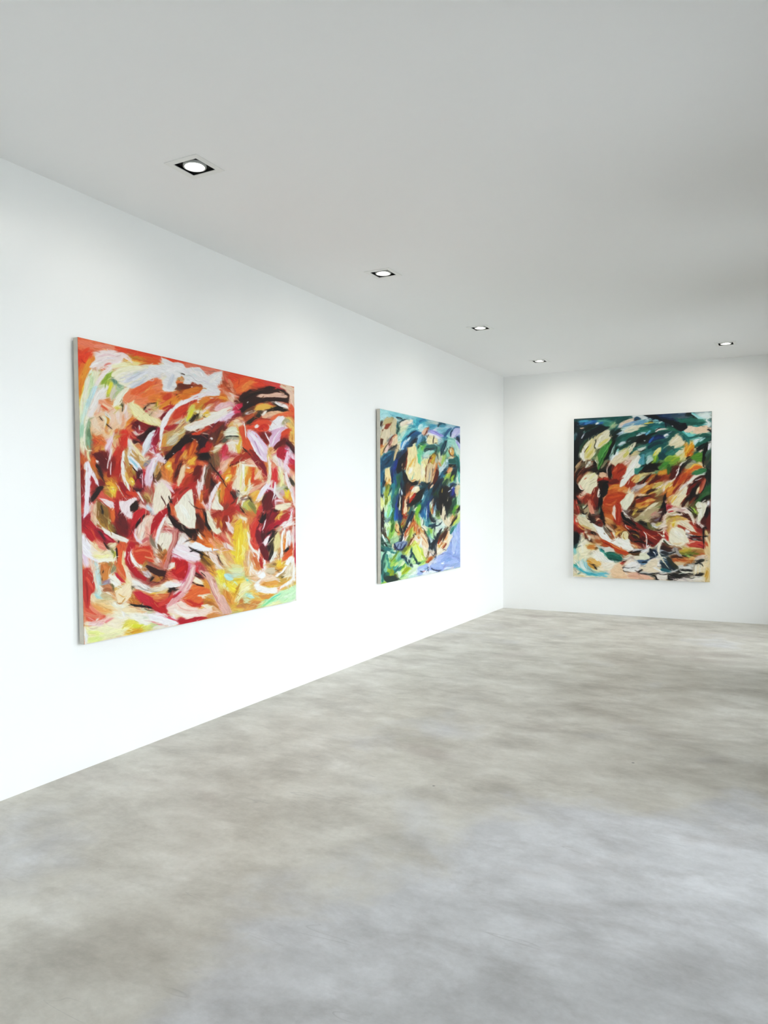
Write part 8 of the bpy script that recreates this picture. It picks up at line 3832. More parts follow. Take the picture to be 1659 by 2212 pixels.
s f0eee8 3 34,36 40,41 46,48
s d0d4d0 1.6 37,35 41,40 44,45
p ece4d4 52,46 56,44 60,46 65,44 69,47 69,52 72,57 66,60 60,56 54,53
s f4efe4 6 56,49 62,52 68,56
s f0e8dc 4 64,47 67,51 69,54
s e8d8b8 3 54,48 58,50 61,54
s f4ece4 2.4 66,56 72,58 80,57
s d8ccb8 2 60,54 66,58 72,59
s a86848 5 24,42 27,40 31,41
s 7c4430 4 25,39 29,38 33,40
s d0b090 3 27,43 31,44 35,44
s 40281c 2.4 22,45 26,47 29,49
s 2c2018 2.4 28,39 31,40 33,42
s c89878 3 31,43 35,45 38,48
s d8d0c0 3 18,42 20,40 23,39
s b0a888 2.4 20,44 22,42 24,41
s d88868 2.4 20,39 21,42 24,44
p 20201f 9.5,38 13,37 15,42 15,48 13,54 10,56 9,48
s 101414 3 11,40 12,46 11,52
s 3c4440 2.4 14,43 14,50 12,55
s 6c7474 2 15,42 16,46 15,50
s 2c5450 3 10,56 12,53 14,52
p e4dcb8 10,60 15,50 20,45 26,50 30,52 28,58 22,62 26,66 18,68 12,70 9.5,68
s f0e8cc 5 16,52 20,49 23,47
s ece4c0 6 15,60 20,57 25,56
s e8e0b8 4 12,66 18,64 24,62
s d0b070 3 23,53 27,53 31,52
s f0ecd8 1.6 16,48 18,54 19,60
s 88c8c4 3 10,57 11,60 11,62
s c8d8b8 2 13,56 14,62 14,68
p b05428 38,47 43,48 50,52 56,56 64,59 69,62 64,64 56,61 48,56 40,52
s c87040 3 42,49 50,54 60,60
s 8c3814 2.4 50,55 57,59 65,62
s d89858 2.4 28,57 32,56 37,55
s c87c38 4 25,55 29,54 34,55
s 604018 2.4 33,56 37,54 40,52
s a85c2c 4 34,48 38,50 42,53
s e0b080 2.4 32,54 36,52 39,51
s b8905c 3 30,59 33,58 36,57
s 6c4824 4 68,61 74,60 80,60
s a87848 4 64,62 70,62 76,62
s 302018 2 69,60 76,59 83,59
s c8ccc8 3 36,55 42,56 48,58
s b8b8b0 2.4 46,55 50,57 52,59
s d8d8d0 2.4 34,53 38,55 41,57
p f0ead4 28,64 31,59 35,56 40,57 44,59 43,64 47,69 52,70 46,72 40,70 34,69
s f4f0e0 5 32,64 37,61 41,63
s e8dcc8 3.6 30,59 34,60 38,59
s f4f0e8 3 40,67 45,69 52,70
s 70c0b8 3 39,58 42,61 43,64
s 0f6464 2 38,56 41,59 44,62
p 176858 42,60 47,59 53,62 60,65 60,69 54,69 48,67 44,64
s 20806c 3.6 45,62 51,64 58,67
s 0f5048 2.4 46,66 52,68 59,69
p cdbcac 60,67 65,64 70,63 76,64 74,67 70,69 64,70
s d8ccc0 3 63,67 68,65 73,65
s b8a090 3 70,65 75,65 78,64
p e3dabf 72,65 76,63 84,61 89,60 90,64 86,67 80,68 75,68
s ece4c8 4 76,66 82,64 88,63
s d8d0c0 3 80,62 85,60 89,58
p 1b2e44 89,58 93,56 97,58 99,62 96,65 92,65 88,62
s 284868 2.4 91,59 94,60 96,63
s 0f2030 3 90,62 93,63 95,65
s 101414 1.6 74,58 80,58 86,57
s e8e8e8 2 82,60 85,58 89,57
s f0ecec 1.4 93,59 94.5,61 95.5,64
s 3c5c78 3 84,69 89,68 93,67
s 284058 4 79,70 84,71 87,70
s 4c6884 2.4 77,69 82,69 87,68
s 182c40 1.6 82,67 88,67 94,66
s b8c0c0 3 70,69 75,70 79,72
p e9e1da 62,77 65,72 72,69 77,70 80,74 79,79 74,80 68,80 63,80
s f4f0ec 4 67,73 72,72 77,74
s f0d8c0 3 64,72 69,69 74,69
s e4e8e8 3 64,78 70,78 77,77
s 1a1a1a 1.4 61,77 66,76 75,76
s 202020 1.2 61,79 63,80 66,79
s 181818 1.2 70,78 74,77 78,76
p edc6a4 47,80 52,74 58,70 62,71 61,77 62,81 70,83 80,83 90,85 93,88 78,88 60,87.5 50,86
s f0d0b0 6 50,82 55,78 60,73
s e8b890 5 54,84 62,84 72,85
s e8b098 5 70,85 80,85 90,87
s f4dcc8 2.4 47,80 51,77 54,74
s e0a080 1.6 56,74 58,80 62,86
s f0d8c8 1.6 64,82 66,84 67,87
s c83c30 1.6 59,72 61,71 63,70
s 3a2420 1.4 61,72 62,70 65,69
p e9d8bc 79,79 83,74 90,70 97,67 100,70 101,76 96,80 90,81 83,80
s f0e4cc 5 85,77 91,74 97,72
s e8c8a8 4 83,79 89,79 95,78
s f4f0ec 4 94,73 98,72 100,74
s d8a878 1.6 85,78 90,76 96,74
s f4ece0 2.4 88,70 93,68 98,66
s c8c4bc 2.4 80,81 88,82 96,82
s 181818 1.4 78,80 82,78 85,76
s 2a2a2a 1.4 78,82 88,83 100,82
p 2a3a48 100,69 105,64 111,66 115,70 118,76 120,79 115,81 108,80 102,76
s 3c5870 4 104,68 109,70 112,73
s 1c2830 4 110,72 115,76 119,79
s 404038 4 114,72 118,77 122,80
s 4c6c80 2 102,70 106,72 109,76
p 2e7470 101,78 106,77 111,79 112,81 106,81 102,80
s 3c8c84 2 104,78 108,79 111,80
s a8b0b8 3.6 98,59 104,59 109,60
s 687480 3 96,56 100,55 104,57
s c8ccd0 2.4 100,61 106,61 112,61
s 202428 3 102,60 107,61 111,62
s 384450 3 100,64 104,64 108,65
s 90989c 3 109,58 113,59 117,60
s 502c1c 5 104,52 109,54 115,56
s 341c14 4 102,55 108,57 114,58
s 8a4c34 3 106,50 111,53 116,55
s e8e8e0 2.4 103,48 107,49 111,52
s c8c0a8 2.4 106,49 111,51 114,53
s a88868 4 115,56 120,56 125,56
s 683c28 4 115,58 118,59 121,60
s c0c0c0 3 116,61 119,60 122,63
s d8dcdc 2.4 119,60 121,62 123,64
p e9d8b8 104,37 104.5,44 103,49 100,54 99,58 100,64 97,59 98,54 101,49 103.5,45
s f0e8d8 2.4 104.2,38 104.2,44 100,53 98.5,60
s f0e4d8 2 98.5,40.5 101,42 104,44
s e8dcc8 1.6 99,60 100,65 103,68
s e0d4b8 1.4 102,66 104,70 108,75
s f4ecd8 1.4 96,66 101,65 107,66
s 7a7428 5 122,60 128,60 134,59
s a89c38 4 123,59 129,58 135,57
s c8b060 2.4 121,58 127,56 133,56
s 98b060 2.4 127,64 130,64 132,63
s 4c5c28 3 126,64 131,64 135,63
s d8b880 3 134,56 140,57 146,57
s a87840 4 135,59 142,59 148,59
s b86838 3 137,62 144,62 150,62
s 886030 3 124,66 132,66 140,65
s c88048 4 115,66 122,67 130,67
s b05c28 3.6 114,69 122,69 131,69
s e0a868 2.4 128,68 135,67 143,66
s 40200f 2 113,65 119,65 125,66
s a8682c 3 129,72 133,70 138,69
s d8b890 4 115,72 122,72 128,72
s e8d8b8 6 140,69 145,69 151,69
s f0e0c0 3 144,64 149,64 153,64
s e8c898 6 150,56 151.5,62 152,68
s 141818 2 138,72 143,70 148,69
s 30302c 1.6 139,69 144,68 149,68
s d8c0b0 3 138,67 143,65 150,64
s 989088 3 119,77 125,76 131,76
s d8d4cc 3.6 121,75 127,75 133,74
s 706860 2.4 126,74 131,73 135,72
s 1c1c1a 2 122,78 128,80 134,79
s 282420 2.4 128,77 132,78 135,76
s c8c8c0 2.4 131,73 134,74 136,76
s e8e0d0 2.4 121,80 127,81 135,81
p e8cfa0 137,78 141,74 146,72 153,70 153.5,90 140,89 136,85
s f0dcb8 6 141,78 146,76 151,75
s e0c088 5 150,78 151.5,83 151.5,88
s d8a850 2.4 149,88 150,83 151,78
s c89840 1.4 148,86 149,82 150,79
s f4ecd8 1.4 138,74 138,81 137.5,89
s f4ecdc 1.4 142.5,72 142.5,80 142.5,89
s f0e4cc 3 140,86 143,87 147,89
p 3a3632 109,83 114,81 120,83 128,84 136,83 144,81 147,83 142,85 133,86 123,87 115,86
s 24221f 3 112,83 120,85 130,84
s 504a44 2.4 125,86 134,85 144,83
s 1a1816 2 120,80 124,83 130,85
s 807468 2.4 122,87 130,87 136,85
s 201c1a 1.6 109,85 114,87 120,88
s 302c28 2.4 141,84 144,83 146.5,82
s e8d8c8 4 98,85 104,85 109,85
p eedfd0 93,85 100,83 108,84 109,88 106,89 97,89
s f4e8dc 3 98,86 103,86 108,87
s 101010 1.4 93,84 97,85.5 100,85
s 101010 1.4 96,86 97,89 99,88.5
s 101010 1.4 108.5,85 109.5,88 111,89
s 1c1816 1.4 100,83 106,83 112,82
s 141212 1.2 112,89 115,88.5 118,88
s e4d8d0 4 116,89.5 124,89 132,88.5
s f0e8dc 4 132,88 138,87.5 144,87
s d8d0c8 3 101,82 108,81 115,81
p 8cccc8 9.5,72 12,74 16,76 22,79 30,82 40,81 47,83 42,84.5 34,84 26,84 19,81 12,77
s 48a8b8 2.4 11,74 18,79 27,83
s 68b8c8 2.4 30,84 38,83 45,83
s 98d4d0 1.6 13,75 20,79 29,82
s 38a0b4 1.6 22,81 29,83 34,84.5
s b8dcd8 3.6 19,68 20,73 23,78
s 88c0d0 1.6 23,68 23,73 27,78
s d8e8e0 2.4 17,70 19,75 23,80
s 90ccd0 1.6 26,73 29,78 34,80
s 58b0a8 2.4 9.5,74 12,72 15,70
p dcb068 22,69 27,67 33,69 38,71 38,74 32,76 28,75 25,72
s e8bc78 3.6 26,69 31,70 36,72
s c89040 2.4 25,72 29,76 32,79
s e8c8a0 3.6 31,69 35,71 38,73
s 2a2418 1.2 28,73 31,75 34,78
s 38301c 1 29,74 31,72 31.5,77
s f0e4cc 4 39,74 44,73 50,72
s e8dcb8 4 36,78 42,77 46,78
s f4e8d0 5 42,76 48,75 54,73
p ece0c4 9.5,78 13,79 18,82 24,84.5 33,85.5 48,85 50,86.5 30,86.2 9.5,85.8
s f0e8cc 2.4 12,81 18,83.5 26,85
s d8c898 2 11,83 16,84.5 22,85.5
s 202420 0.8 10.5,79 11.5,80 11.8,81.5
s 303428 0.8 13.5,83 15,82 16.5,81.5
s e0d8b8 2.4 38,85.5 44,85 48,85
s f0ecd8 1.6 11,68 13,72 15,76
s e8e0c0 2.4 10,70 11,72 13,74
@K
S 0a1418 9 11,100 13,80 20,60
S 0a1012 7 10,125 13,105 19,88
S 0b1820 11 26,64 42,56 56,52
S 0c1c22 8 56,56 68,48 86,40
S 0e2018 6 30,48 42,42 54,38
P d8d2b4 54,84 60,70 70,56 80,48 88,47 87,60 92,64 86,72 74,80 66,88 58,89
S d8cc78 6 64,83 74,74 86,66
S e4e0cc 5 58,84 64,68 76,56
S b8b490 1.2 62,72 70,64 78,60
P d6cb98 30,100 34,88 40,80 45,68 50,64 52,70 56,72 54,86 56,90 52,98 50,106 42,114 34,113 32,108
S e0d46c 5 36,94 43,85 47,76
S c8b868 6 38,108 44,100 50,92
S 4a3010 1.4 31,98 36,90 41,83
P eae6da 23,106 26,94 33,84 40,80 34,90 31,100 32,116 28,115 24,108
S 0c1418 1.4 54.5,88 54.5,80 58,72
S 6a4c20 1.2 23,96 30,82 40,68
P 4a8a44 60,104 68,88 78,80 90,70 93,74 88,84 80,98 74,111 68,124 64,137 60,133 64,118
S 6cae60 2.4 70,108 78,94 88,78
S 2c5c2c 2.4 64,126 72,108 82,90
P 0b120c 88,96 90,84 95,72 101,68 100,76 95,86 88,100 82,110 74,115
S 0b1410 4 76,113 86,102 93,86
S 0c1814 5 93,70 100,62 110,56
S d8d8cc 4 62,120 58,116 56,114
S 8a8468 5 70,131 78,120 85,112
S e4dcd0 1.6 82,142 84,130 90,115
S 1c100c 7 55,120 56,132 60,142
S 14180e 5 60,140 68,141 80,138
P 120a06 84,140 90,126 93,121 92,130 90,140 94,149 90,154 85,150
P a83c1c 93,142 98,130 106,124 116,121 125,130 120,142 112,150 108,160 100,156 96,150
S c85c34 3 96,140 104,132 100,140
S 8c2810 4 106,142 114,136 122,132
P 6a1c10 88,166 94,158 104,156 112,164 102,166 92,168
P e8e6d8 112,164 120,150 128,132 142,118 152,102 156,106 152,118 158,124 156,129 148,128 142,136 142,146 130,156 122,170 115,174 110,174
S f4f2ea 6 124,154 134,136 148,116
S c8c8b4 1 120,160 132,142 144,130
P dcccaa 91,119 100,104 115,96 130,88 132,100 130,110 120,116 108,120 101,128
S c8c068 6 120,106 128,98 130,90
S e8d8bc 3 96,118 106,109 116,102
P e0d8bc 130,90 136,80 144,74 148,74 144,84 136,96 132,99
S e8e8e4 2.4 93,113 100,104 110,98
S 88c0b8 3 104,94 111,86 118,80
S c8d8dc 2.4 108,80 114,76 119,74
P dcd6bc 121,52 123,46 132,41 144,37 156,35 151,40 150,45 142,52 132,54
S 8fae9c 1 130,48 138,46 144,45
S b8c8d8 2 116,59 130,55 144,53
S 145048 6 106,66 120,59 138,55
S 186458 5 126,62 140,54 156,48
S 1c6c60 6 154,48 160,43 165.9,42
S 0c0c0c 6 150,72 158,64 165.9,60
S d8e0e8 2 148,60 154,58 160,57
S 1c4838 6 110,88 122,82 134,74
S 103028 5 98,100 102,90 108,82
S 2c6c60 4 136,98 144,90 152,84
P 5898a4 156,110 160,100 165.9,100 165.9,124 156,124 152,120
P 3c8478 143,144 144,132 154,132 165.9,126 160,134 150,146
S e0c8b0 6 112,34 124,28 138,24
S 6898b0 2.4 116,40 128,37 140,34
S 2c5878 4 144,22 150,18 156,22
S 5088b8 3.6 34,32 42,30 50,27
S f0f4f4 2 57,33 61,32.5 64,31
S c8b090 2.4 22,42 26,42 31,41
S c8ccd4 2.4 25,66 28,60 32,55
P e9e0be 19,168 24,158 32,150 42,147 54,142 62,148 60,160 60,172 52,180 46,190 36,186 30,182 23,178
S f0e4d0 4 20,168 23,177 30,183
S e8a090 2.4 22,170 25,176 29,180
S c86848 2 32,157 35,155 37,155
S d8d89c 4 44,156 52,148 56,142
S b8b080 0.8 44,164 52,158 58,155
S b0b088 0.8 42,170 50,165 58,162
S 1c0c06 2.4 15,170 18,178 26,183 32,180
S 382014 6 12,156 16,142 25,128
S 9a8464 1.6 11,142 15,128 22,116
S 8a5c40 1.2 17,148 23,138 30,132
S d8d8c8 2.4 34,131 40,123 47,114
P dcb494 64,150 66,142 74,141 82,145 85,153 76,152 70,155
S 9c2818 3 62,160 72,157 85,158
S c85034 1.2 65,156 74,156 84,155
P 0c0806 69,190 72,170 76,164 86,160 84,170 86,176 82,190 76,197 70,197
S d08838 5 86,180 96,172 108,169
S 7a2012 6 50,190 54,180 59,174
P e4d6c8 61,196 62,185 64.5,177 66.5,185 66,197
P b24a1c 85,197 90,188 104,186 116,185 125,190 123,197
S d8843c 4 110,183 120,176 130,180
P a03c1c 122,172 128,162 138,150 143,148 138,158 144,164 146,170 134,179
P d8ac68 136,160 142,150 154,147 156,154 152,162 142,165
S b8acac 3.6 136,184 146,176 162,170
@L
P 08101c 6,13 30,12.5 52,18 72,24 90,30 103,31 108,42 102,46 92,50 84,46 76,41 64,32 46,25 30,20
S 182c4c 4 44,18 62,21 80,24
S 3c5468 5 70,17 86,14 102,13
S 586870 4 86,19 100,17 112,19
S 1c2424 5 106,10 116,12 124,19
S 24685c 6 92,26 108,26 130,26
S 1c5a50 5 112,32 128,32 146,30
S d8ecec 7 140,16 150,15 158,18
S a8dce0 2.4 116,10 128,17 142,21
S e8f0ec 4 150,25 155,30 159,34
S f0f4f4 2 72,38 73.5,38.5 74.5,38.5
P eed2bc 98,48 106,44 108,38 116,37 124,41 118,48 108,53 100,51
P e8c8aa 119,55 120,48 128,40 142,36 152,37 151,45 156,47 150,52 136,54
S 0c1420 2.4 152,46 156,48 159,51
S 70c8c4 5 96,52 106,56 120,60
S 2c7c74 5 90,51 102,60 111,76
S 24645c 4 106,64 118,64 134,59
S 1c5c50 6 134,60 144,57 156,56
S b8e4e4 4 123,80 132,72 146,65
S 206454 6 128,80 142,73 159,66
P e4d6b2 64,80 68,72 76,62 82,57 88,60 94,68 101,74 98,79 90,84 83,86 77,88 78,80 70,83
S f0e4c8 4 72,76 80,68 86,62
S 385c50 1.2 64,80 62,72 70,62
P 1c3a6a 19,76 24,68 33,62 42,58 54,59 56,64 44,66 32,70
S 3464b0 4 21,74 26,68 31,64
S 102850 3.6 34,62 43,59 54,60
S 124048 8 20,86 34,78 56,72
S 1c5c58 8 30,90 42,84 60,80
S 205850 6 62,70 70,60 80,52
S f0f4f4 3 55,60 59,57 64,56
P ecdcd0 34,50 36,46 44,43 56,43 64,44 52,46 42,48 37,51
S 0c0c0c 2 36,47 42,43 48,42
S d8c860 2.4 11,32 20,31 32,30
S 101418 1.4 20,29 27,28 35,27
S c8e4e0 2.4 38,30 44,29 52,28
S 0a0c0c 7 0,72 8,66 18,60
S 141c18 5 6,70 20,60 38,52
S e8ece8 1.4 10,70 11.5,70.5 13,69.5
S 6cb0d0 4 15,56 19,52 23,47
P d8d490 30,104 32,96 40,88 48,84 48,92 40,98 34,104
S d8c838 2.4 31,103 34,98 38,95
S 90b030 3.6 34,116 35,110 36,105
P b8d0c8 13,118 18,110 27,107 31,113 24,118 16,124
P 124850 40,104 44,96 52,96 60,106 52,114 44,113
S 2c7468 7 60,100 76,94 88,88
S 48887c 4 64,102 76,98 88,90
P 7ca03c 56,118 60,108 72,106 88,108 92,110 86,116 76,122 66,123
S a8b838 3 72,116 80,110 90,106
S 488838 7 44,134 54,124 66,118
S 306028 5 64,144 64,134 66,126
S d8d090 5 92,112 96,104 100,96
P d89420 101,102 104,90 112,82 120,76 122,84 118,92 114,100 106,106
S e8b848 3 104,96 109,88 116,80
S b86010 4 106,105 114,96 120,88
S 1c100c 3 104,110 108,107 112,106
P 5a8c30 116,110 122,102 132,96 140,100 142,110 138,118 126,115
P 060808 148,76 153,74 154,82 152,92 145,100 144,112 143,124 147,131 142,129 140,118 141,100 145,88
S 0a0c0c 1.4 122,86 132,87 144,91
S 0a0c0c 2.4 132,88 140,80 159,73
S e4e0ec 3 154,90 156,82 159,76
S 30483c 6 150,116 154,106 159,98
S 2c3c34 6 150,130 156,122 159,116
S 484840 5 146,124 150,118 155,114
S 3c3a34 3 96,124 106,116 114,111
P 120c08 3,138 12,128 24,124 38,130 44,137 36,137 28,133 20,134 12,142
S f0ece8 1.4 64,164 76,158 84,144 90,126 106,113
P 5a1a10 70,156 74,138 80,128 88,127 84,140 78,154 72,160
S 0f0806 3 88,140 92,130 99,122
P d86c28 101,148 108,138 118,129 132,123 142,129 132,133 122,133 112,140 104,150
S f0b048 3 112,134 124,124 140,128
P 3c7c50 120,146 128,138 140,134 151,133 150,140 138,145 126,148
S 0c100c 2.4 152,132 150,150 148,164 142,180
S 1c1a16 6 156,138 156,150 155,162
S e8e4d8 5 108,166 116,158 126,150
S b84c20 6 88,164 96,154 104,144
S 8a2810 5 76,172 82,160 88,150
S 5c140c 6 22,168 36,158 52,152
S 8a3014 5 14,162 20,154 30,146
S b06820 3 22,154 30,148 38,144
S 1a0c06 3 8,166 16,154 26,144
S d8b860 4 58,176 64,169 70,165
S f0e4b0 2 66,174 70,170 74,169
P e9dec0 86,196 94,184 104,174 108,176 106,186 103,197
S 7a1c10 5 106,190 116,174 130,164
S 140806 6 114,194 122,180 132,170
S b86850 5 134,186 142,172 148,156
P ecd0a4 127,184 129,176 134,174 132,183 126,188
S f0ece8 1.2 124,159 132,157 140,154
S 2c5c30 5 142,186 150,180 159,176
S c88838 5 16,180 24,172 30,166
S c8b060 6 30,176 40,170 52,164
S e0a040 3 4,188 14,182 22,178
@M
S 08060a 6 69,2 70,16 68,28
S 0a0806 4 69,32 72,46 76,68
P b0421a 72,20 78,6 86,0 125,0 124,6 112,16 100,24 90,27 78,28
S d06a34 4 80,22 92,23 104,12
S c85420 5 90,6 106,4 120,2
P e2dec4 111,18 120,8 125,0 142,0 140,12 134,24 126,36 122,35 118,30
P a23418 102,32 104,18 110,19 111,30 117,32 113,42 113,56 112,70 106,68 97,62 96,56 102,54
S c05030 1.6 108,26 109,42 108,64
P ecd0c0 93,44 95,30 99,23 102,30 101,44 102,58 97,50
P 0c0806 113,48 115,41 125,52 142,62 150,70 144,69 130,62 118,54
S 2c0e08 4 118,60 130,68 144,76
S b84020 4 124,70 132,72 140,75
S ecdcc4 1.4 123,68 126,74 134,80
S 14080a 1.4 122,66 126,64 136,70
S 4a140c 6 134,80 146,86 158,92
S 7a2014 6 148,64 156,72 165.9,80
S 100806 3 132,84 144,82 152,90
S 8a6a34 3 142,90 150,92 156,100
S 6c1c10 5 134,94 144,104 156,110
S 180a08 3 144,106 154,106 165.9,109
S e8e0d8 1.4 136,112 140,114 144,118
P dccfac 14,52 20,45 30,46 38,56 44,64 54,66 60,76 56,84 48,82 38,77 26,70 19,64
S c8d4c0 2.4 20,47 28,48 33,52
S c8a468 4 28,70 36,74 46,78
P e8e8e0 48,64 56,69 64,74 72,73 74,80 82,88 88,98 98,106 88,106 76,97 66,86 58,79
S f4f4f0 3 62,78 72,88 84,100
P f0ece0 88,106 100,100 108,95 114,101 128,100 134,106 134,115 142,122 128,123 116,119 104,113
S e0b058 6 102,90 106,85 111,83
P e0d0a0 114,90 118,82 126,82 131,90 129,100 122,102 115,98
S a87c28 1.4 120,88 119,96 124,102
S 5c3414 1.4 114,90 116,84 123,80
P 7c2c1c 56,64 60,56 68,57 74,64 72,71 64,70
S 3c1410 3 60,66 64,62 70,64
S e0b490 2.4 58,59 62,55 66,55
S 2c1810 4 40,54 48,59 58,62
P d89078 40,24 43,19 48,25 52,34 54,44 46,43 42,38
S 8a2c18 4 48,10 52,20 56,28
S 0f0a0a 2 30,33 35,29 39,24
S 1c1410 2.4 26,41 32,44 38,40
P 8c2c20 10,16 13,10 19,26 22,36 18,44 12,33
S d87c60 1.4 13,16 17,28 20,40
S c83828 3 9,56 11,64 13,68
P 861e16 15,76 22,76 31,82 30,85 20,86 15,83
S d8a050 1.6 18,69 26,77 32,80
P 0a0c0c 9,88 16,85 21,92 20,101 15,109 11,110 8.5,100
S 2c4c48 4 10,116 12,113 15,112
S 6c3420 4 33,88 35,94 38,98
S e8dcc4 4 40,92 44,96 42,104
S 0a0a0a 1.4 47,85 50,87 52,89
P b4481c 66,100 76,102 90,108 100,114 116,122 132,130 124,136 108,131 100,125 86,117 82,119 74,112
S d88848 2.4 90,111 104,119 124,127
S 8a2c10 3 76,108 86,113 96,118
S 140e0a 2 130,130 142,131 156,127
S 5c3c1c 5 138,134 148,135 156,132
S c8c8cc 3 142,126 154,124 165.9,124
P d6d2c4 76,119 88,118 98,122 100,128 88,127 78,129
P 1a6456 80,134 86,128 96,130 108,135 115,142 114,148 102,147 88,142
S 0c4038 2 90,142 100,146 112,148
S 2c7c6c 2.4 86,132 98,134 109,139
S 1c7c80 2.4 68,123 73,129 76,133
P f0ecde 56,128 64,128 72,130 76,129 78,142 76,150 68,148 60,138
S c88828 3 38,148 44,150 50,156
P dcac64 43,146 52,145 64,150 70,156 68,160 58,158 48,154
S 0c0c0c 1.6 50,157 54,162 60,168
S e8d8a0 2.4 48,166 56,170 66,169
S 48a8b8 3 20,166 34,176 54,181
S 88c4d0 2.4 30,150 34,162 42,170
S 88b8c4 2.4 78,174 82,177 87,180
S 1c8474 2 9,157 14,160 18,163
S e4dcc4 4 124,142 132,136 140,138
P e8e4de 117,168 123,162 134,160 148,156 158,154 156,162 146,168 134,171 122,173
S 1c1c20 1 118,164 130,165 146,163
S 1c1c20 1 117,169 122,173 136,174
S c84028 1.2 113,156 118,153 122,152
P eec6a0 90,170 100,158 112,156 116,164 120,178 134,182 110,185 96,183
S e0aa90 5 130,183 144,183 164,184
@N
S 0c0808 4 54,12 56,4 58,-2
P 120a0e 45,33 51,20 56,15 59,26 60,40 57,46 54,38 53,30
S a02820 4 62,29 66,27 70,28
S e8d0c8 4 64,35 74,33 90,32
S b03030 3 64,40 70,38 76,38
P ead7b0 70,22 76,8 82,0 103,0 100,8 92,20 86,28 78,24
S e8b850 3 72,18 78,10 85,2
S 3c140c 6 96,26 104,12 112,0
S 100806 5 104,12 110,8 116,6
S 7a3c24 5 112,20 120,12 126,6
P e6dfc6 124,23 130,17 138,16 143,22 152,23 148,31 146,42 140,50 132,62 127,61 129,52 131,38
S f0eedc 4 134,22 137,34 134,50
S f4f4f4 1.4 152,15 153.5,19 155,24
S 140c0c 6 152,30 150,40 149,46
S 6a2014 9 154,52 154,66 155,80
S a8c858 3 121,32 124,38 128,42
S 100c08 1 105,31 116,39 129,48
P ecd8c8 64,47 76,44 90,43 104,33 110,40 118,50 121,60 121,68 118,64 116,54 108,42 96,46 78,48
S 4a1c10 5 96,42 106,50 116,58
S a88030 2 68,54 80,50 90,48
P c8a068 60,64 64,56 76,54 90,52 100,58 88,58 76,60 68,68 64,76
S d8b030 5 74,70 76,62 80,56
P eadcc0 82,64 94,58 104,62 116,70 124,80 130,88 120,86 108,78 96,70
S d8b098 2 90,64 102,70 116,80
S 9c3424 2 86,69 96,73 101,82
P f0e6ca 64,90 70,76 82,73 94,76 102,86 106,98 111,106 104,110 94,114 82,116 72,112 66,102
S f6f0dc 8 80,84 90,90 98,96
S ecd0a0 4 76,110 86,111 96,108
S e0b888 3 64,92 66,84 70,76
S b8301c 3 56,86 60,94 64,101
P a84a20 112,83 122,83 132,88 130,91 118,89 112,87
S f8f4f0 4 104,80 108,84 111,86
S f8f4f0 2.4 106,89 114,91 124,93
S f4f0ec 2 105,95 116,99 130,102
S 120608 2 108,90 122,94 142,95
S 180808 2 108,97 124,102 140,103
S 5a0c10 2.4 110,99 124,97 138,99
P c04838 106,113 112,104 124,104 140,106 144,114 138,120 122,119 112,118
S e8a890 4 112,108 118,106 124,106
S a82034 3 130,112 138,115 144,117
S 140a08 1.4 142.5,76 142.5,96 144,121
S 140a08 1.4 142,75 146,74 151,76
S d8c088 5 148,82 150,88 154,94
S 0c0a0a 3 144,93 149,94 154,93
S e4cca0 4 150,96 154,108 157,120
S ecd4c0 4 54,56 56,50 58,46
S e8d0b8 3 48,68 54,64 60,64
P ad9c78 9,44 18,33 32,31 44,30 42,38 30,46 24,56 12,56
S c89080 4 26,47 32,42 38,38
S 786878 4 34,58 40,56 44,52
S 3c1820 3 44,60 48,52 51,46
S 141410 3 2,62 8,66 16,69
S 6c6434 5 18,64 22,74 30,78
S e0e0e0 3 29,70 35,73 42,74
S 301c10 2.4 34,78 44,80 52,76
P 7a1e12 2,66 12,76 26,82 40,85 52,82 52,92 48,100 40,110 30,118 20,114 10,106 0,96 0,70
S 9c3018 6 8,82 22,92 36,100
S b84828 3 20,96 32,94 46,90
S 4a0e0a 5 6,96 18,104 32,112
S 2c0a08 3 0,100 12,110 26,116
S e8b8a0 0.8 14,86 26,94 40,103
S f0e4dc 2.2 9,84 14,92 15.5,106 15,118
S f0ece8 2.4 16,118 18,115 21,113
P ece0c8 40,87 44,87 52,93 53,82 55,84 54.5,96 48,110 42,119 41,128 44,137 40,130 39,118 44,108 51,97
S f0f0e8 2.4 56,102 62,109 74,114
S 4c5038 4 54,104 60,110 66,116
S 0e1828 6 23,123 29,130 32,138
S 1c2c44 6 18,133 26,136 38,133
S e8ecf0 2 30,128 33,131 35,135
S e4e4e0 2.4 3,128 11,124 20,123
P dfe0c4 0,132 10,130 18,135 24,142 14,146 0,147
S 80a4c4 3 0,153 10,156 20,154
S 101c2c 3 6,152 11,151 16,152
P e9d6b8 2,164 14,155 28,145 36,144 40,152 38,162 48,172 38,176 20,175 8,170
S f4f0ec 4 32,164 40,168 48,173
S 2c3c48 6 46,154 56,158 64,162
S 303428 8 64,144 74,156 86,166
S 24606c 6 49,168 59,170 70,174
S d8d4bc 1.4 47,140 54,152 66,166
S d8d8c0 1.4 42,137 50,144 60,148
P a09a94 70,124 78,118 85,119 86,130 94,138 88,139 78,132
S 0c0c10 2.4 68,133 74,131 80,129
S c0a038 4 90,128 98,125 108,126
S 98b868 4 102,134 108,137 112,141
S 787828 5 112,131 122,132 134,133
S 1c2c18 2.4 95,136 100,138 104,140
S b86030 3 78,146 92,148 112,147
S d08c58 2.4 88,150 100,151 114,148
S c87838 1.4 98,160 102,155 108,153
S f0ece4 5 100,164 108,164 118,166
S 181818 3 94,170 104,171 116,172
S 202020 2 126,150 132,149 138,149
S 3c3834 4 96,179 108,179 120,177
S 302c28 6 126,181 134,180 144,178
S 141414 2 70,182 84,185 96,186
S 0c0c0c 2 29,181 36,184 39,190
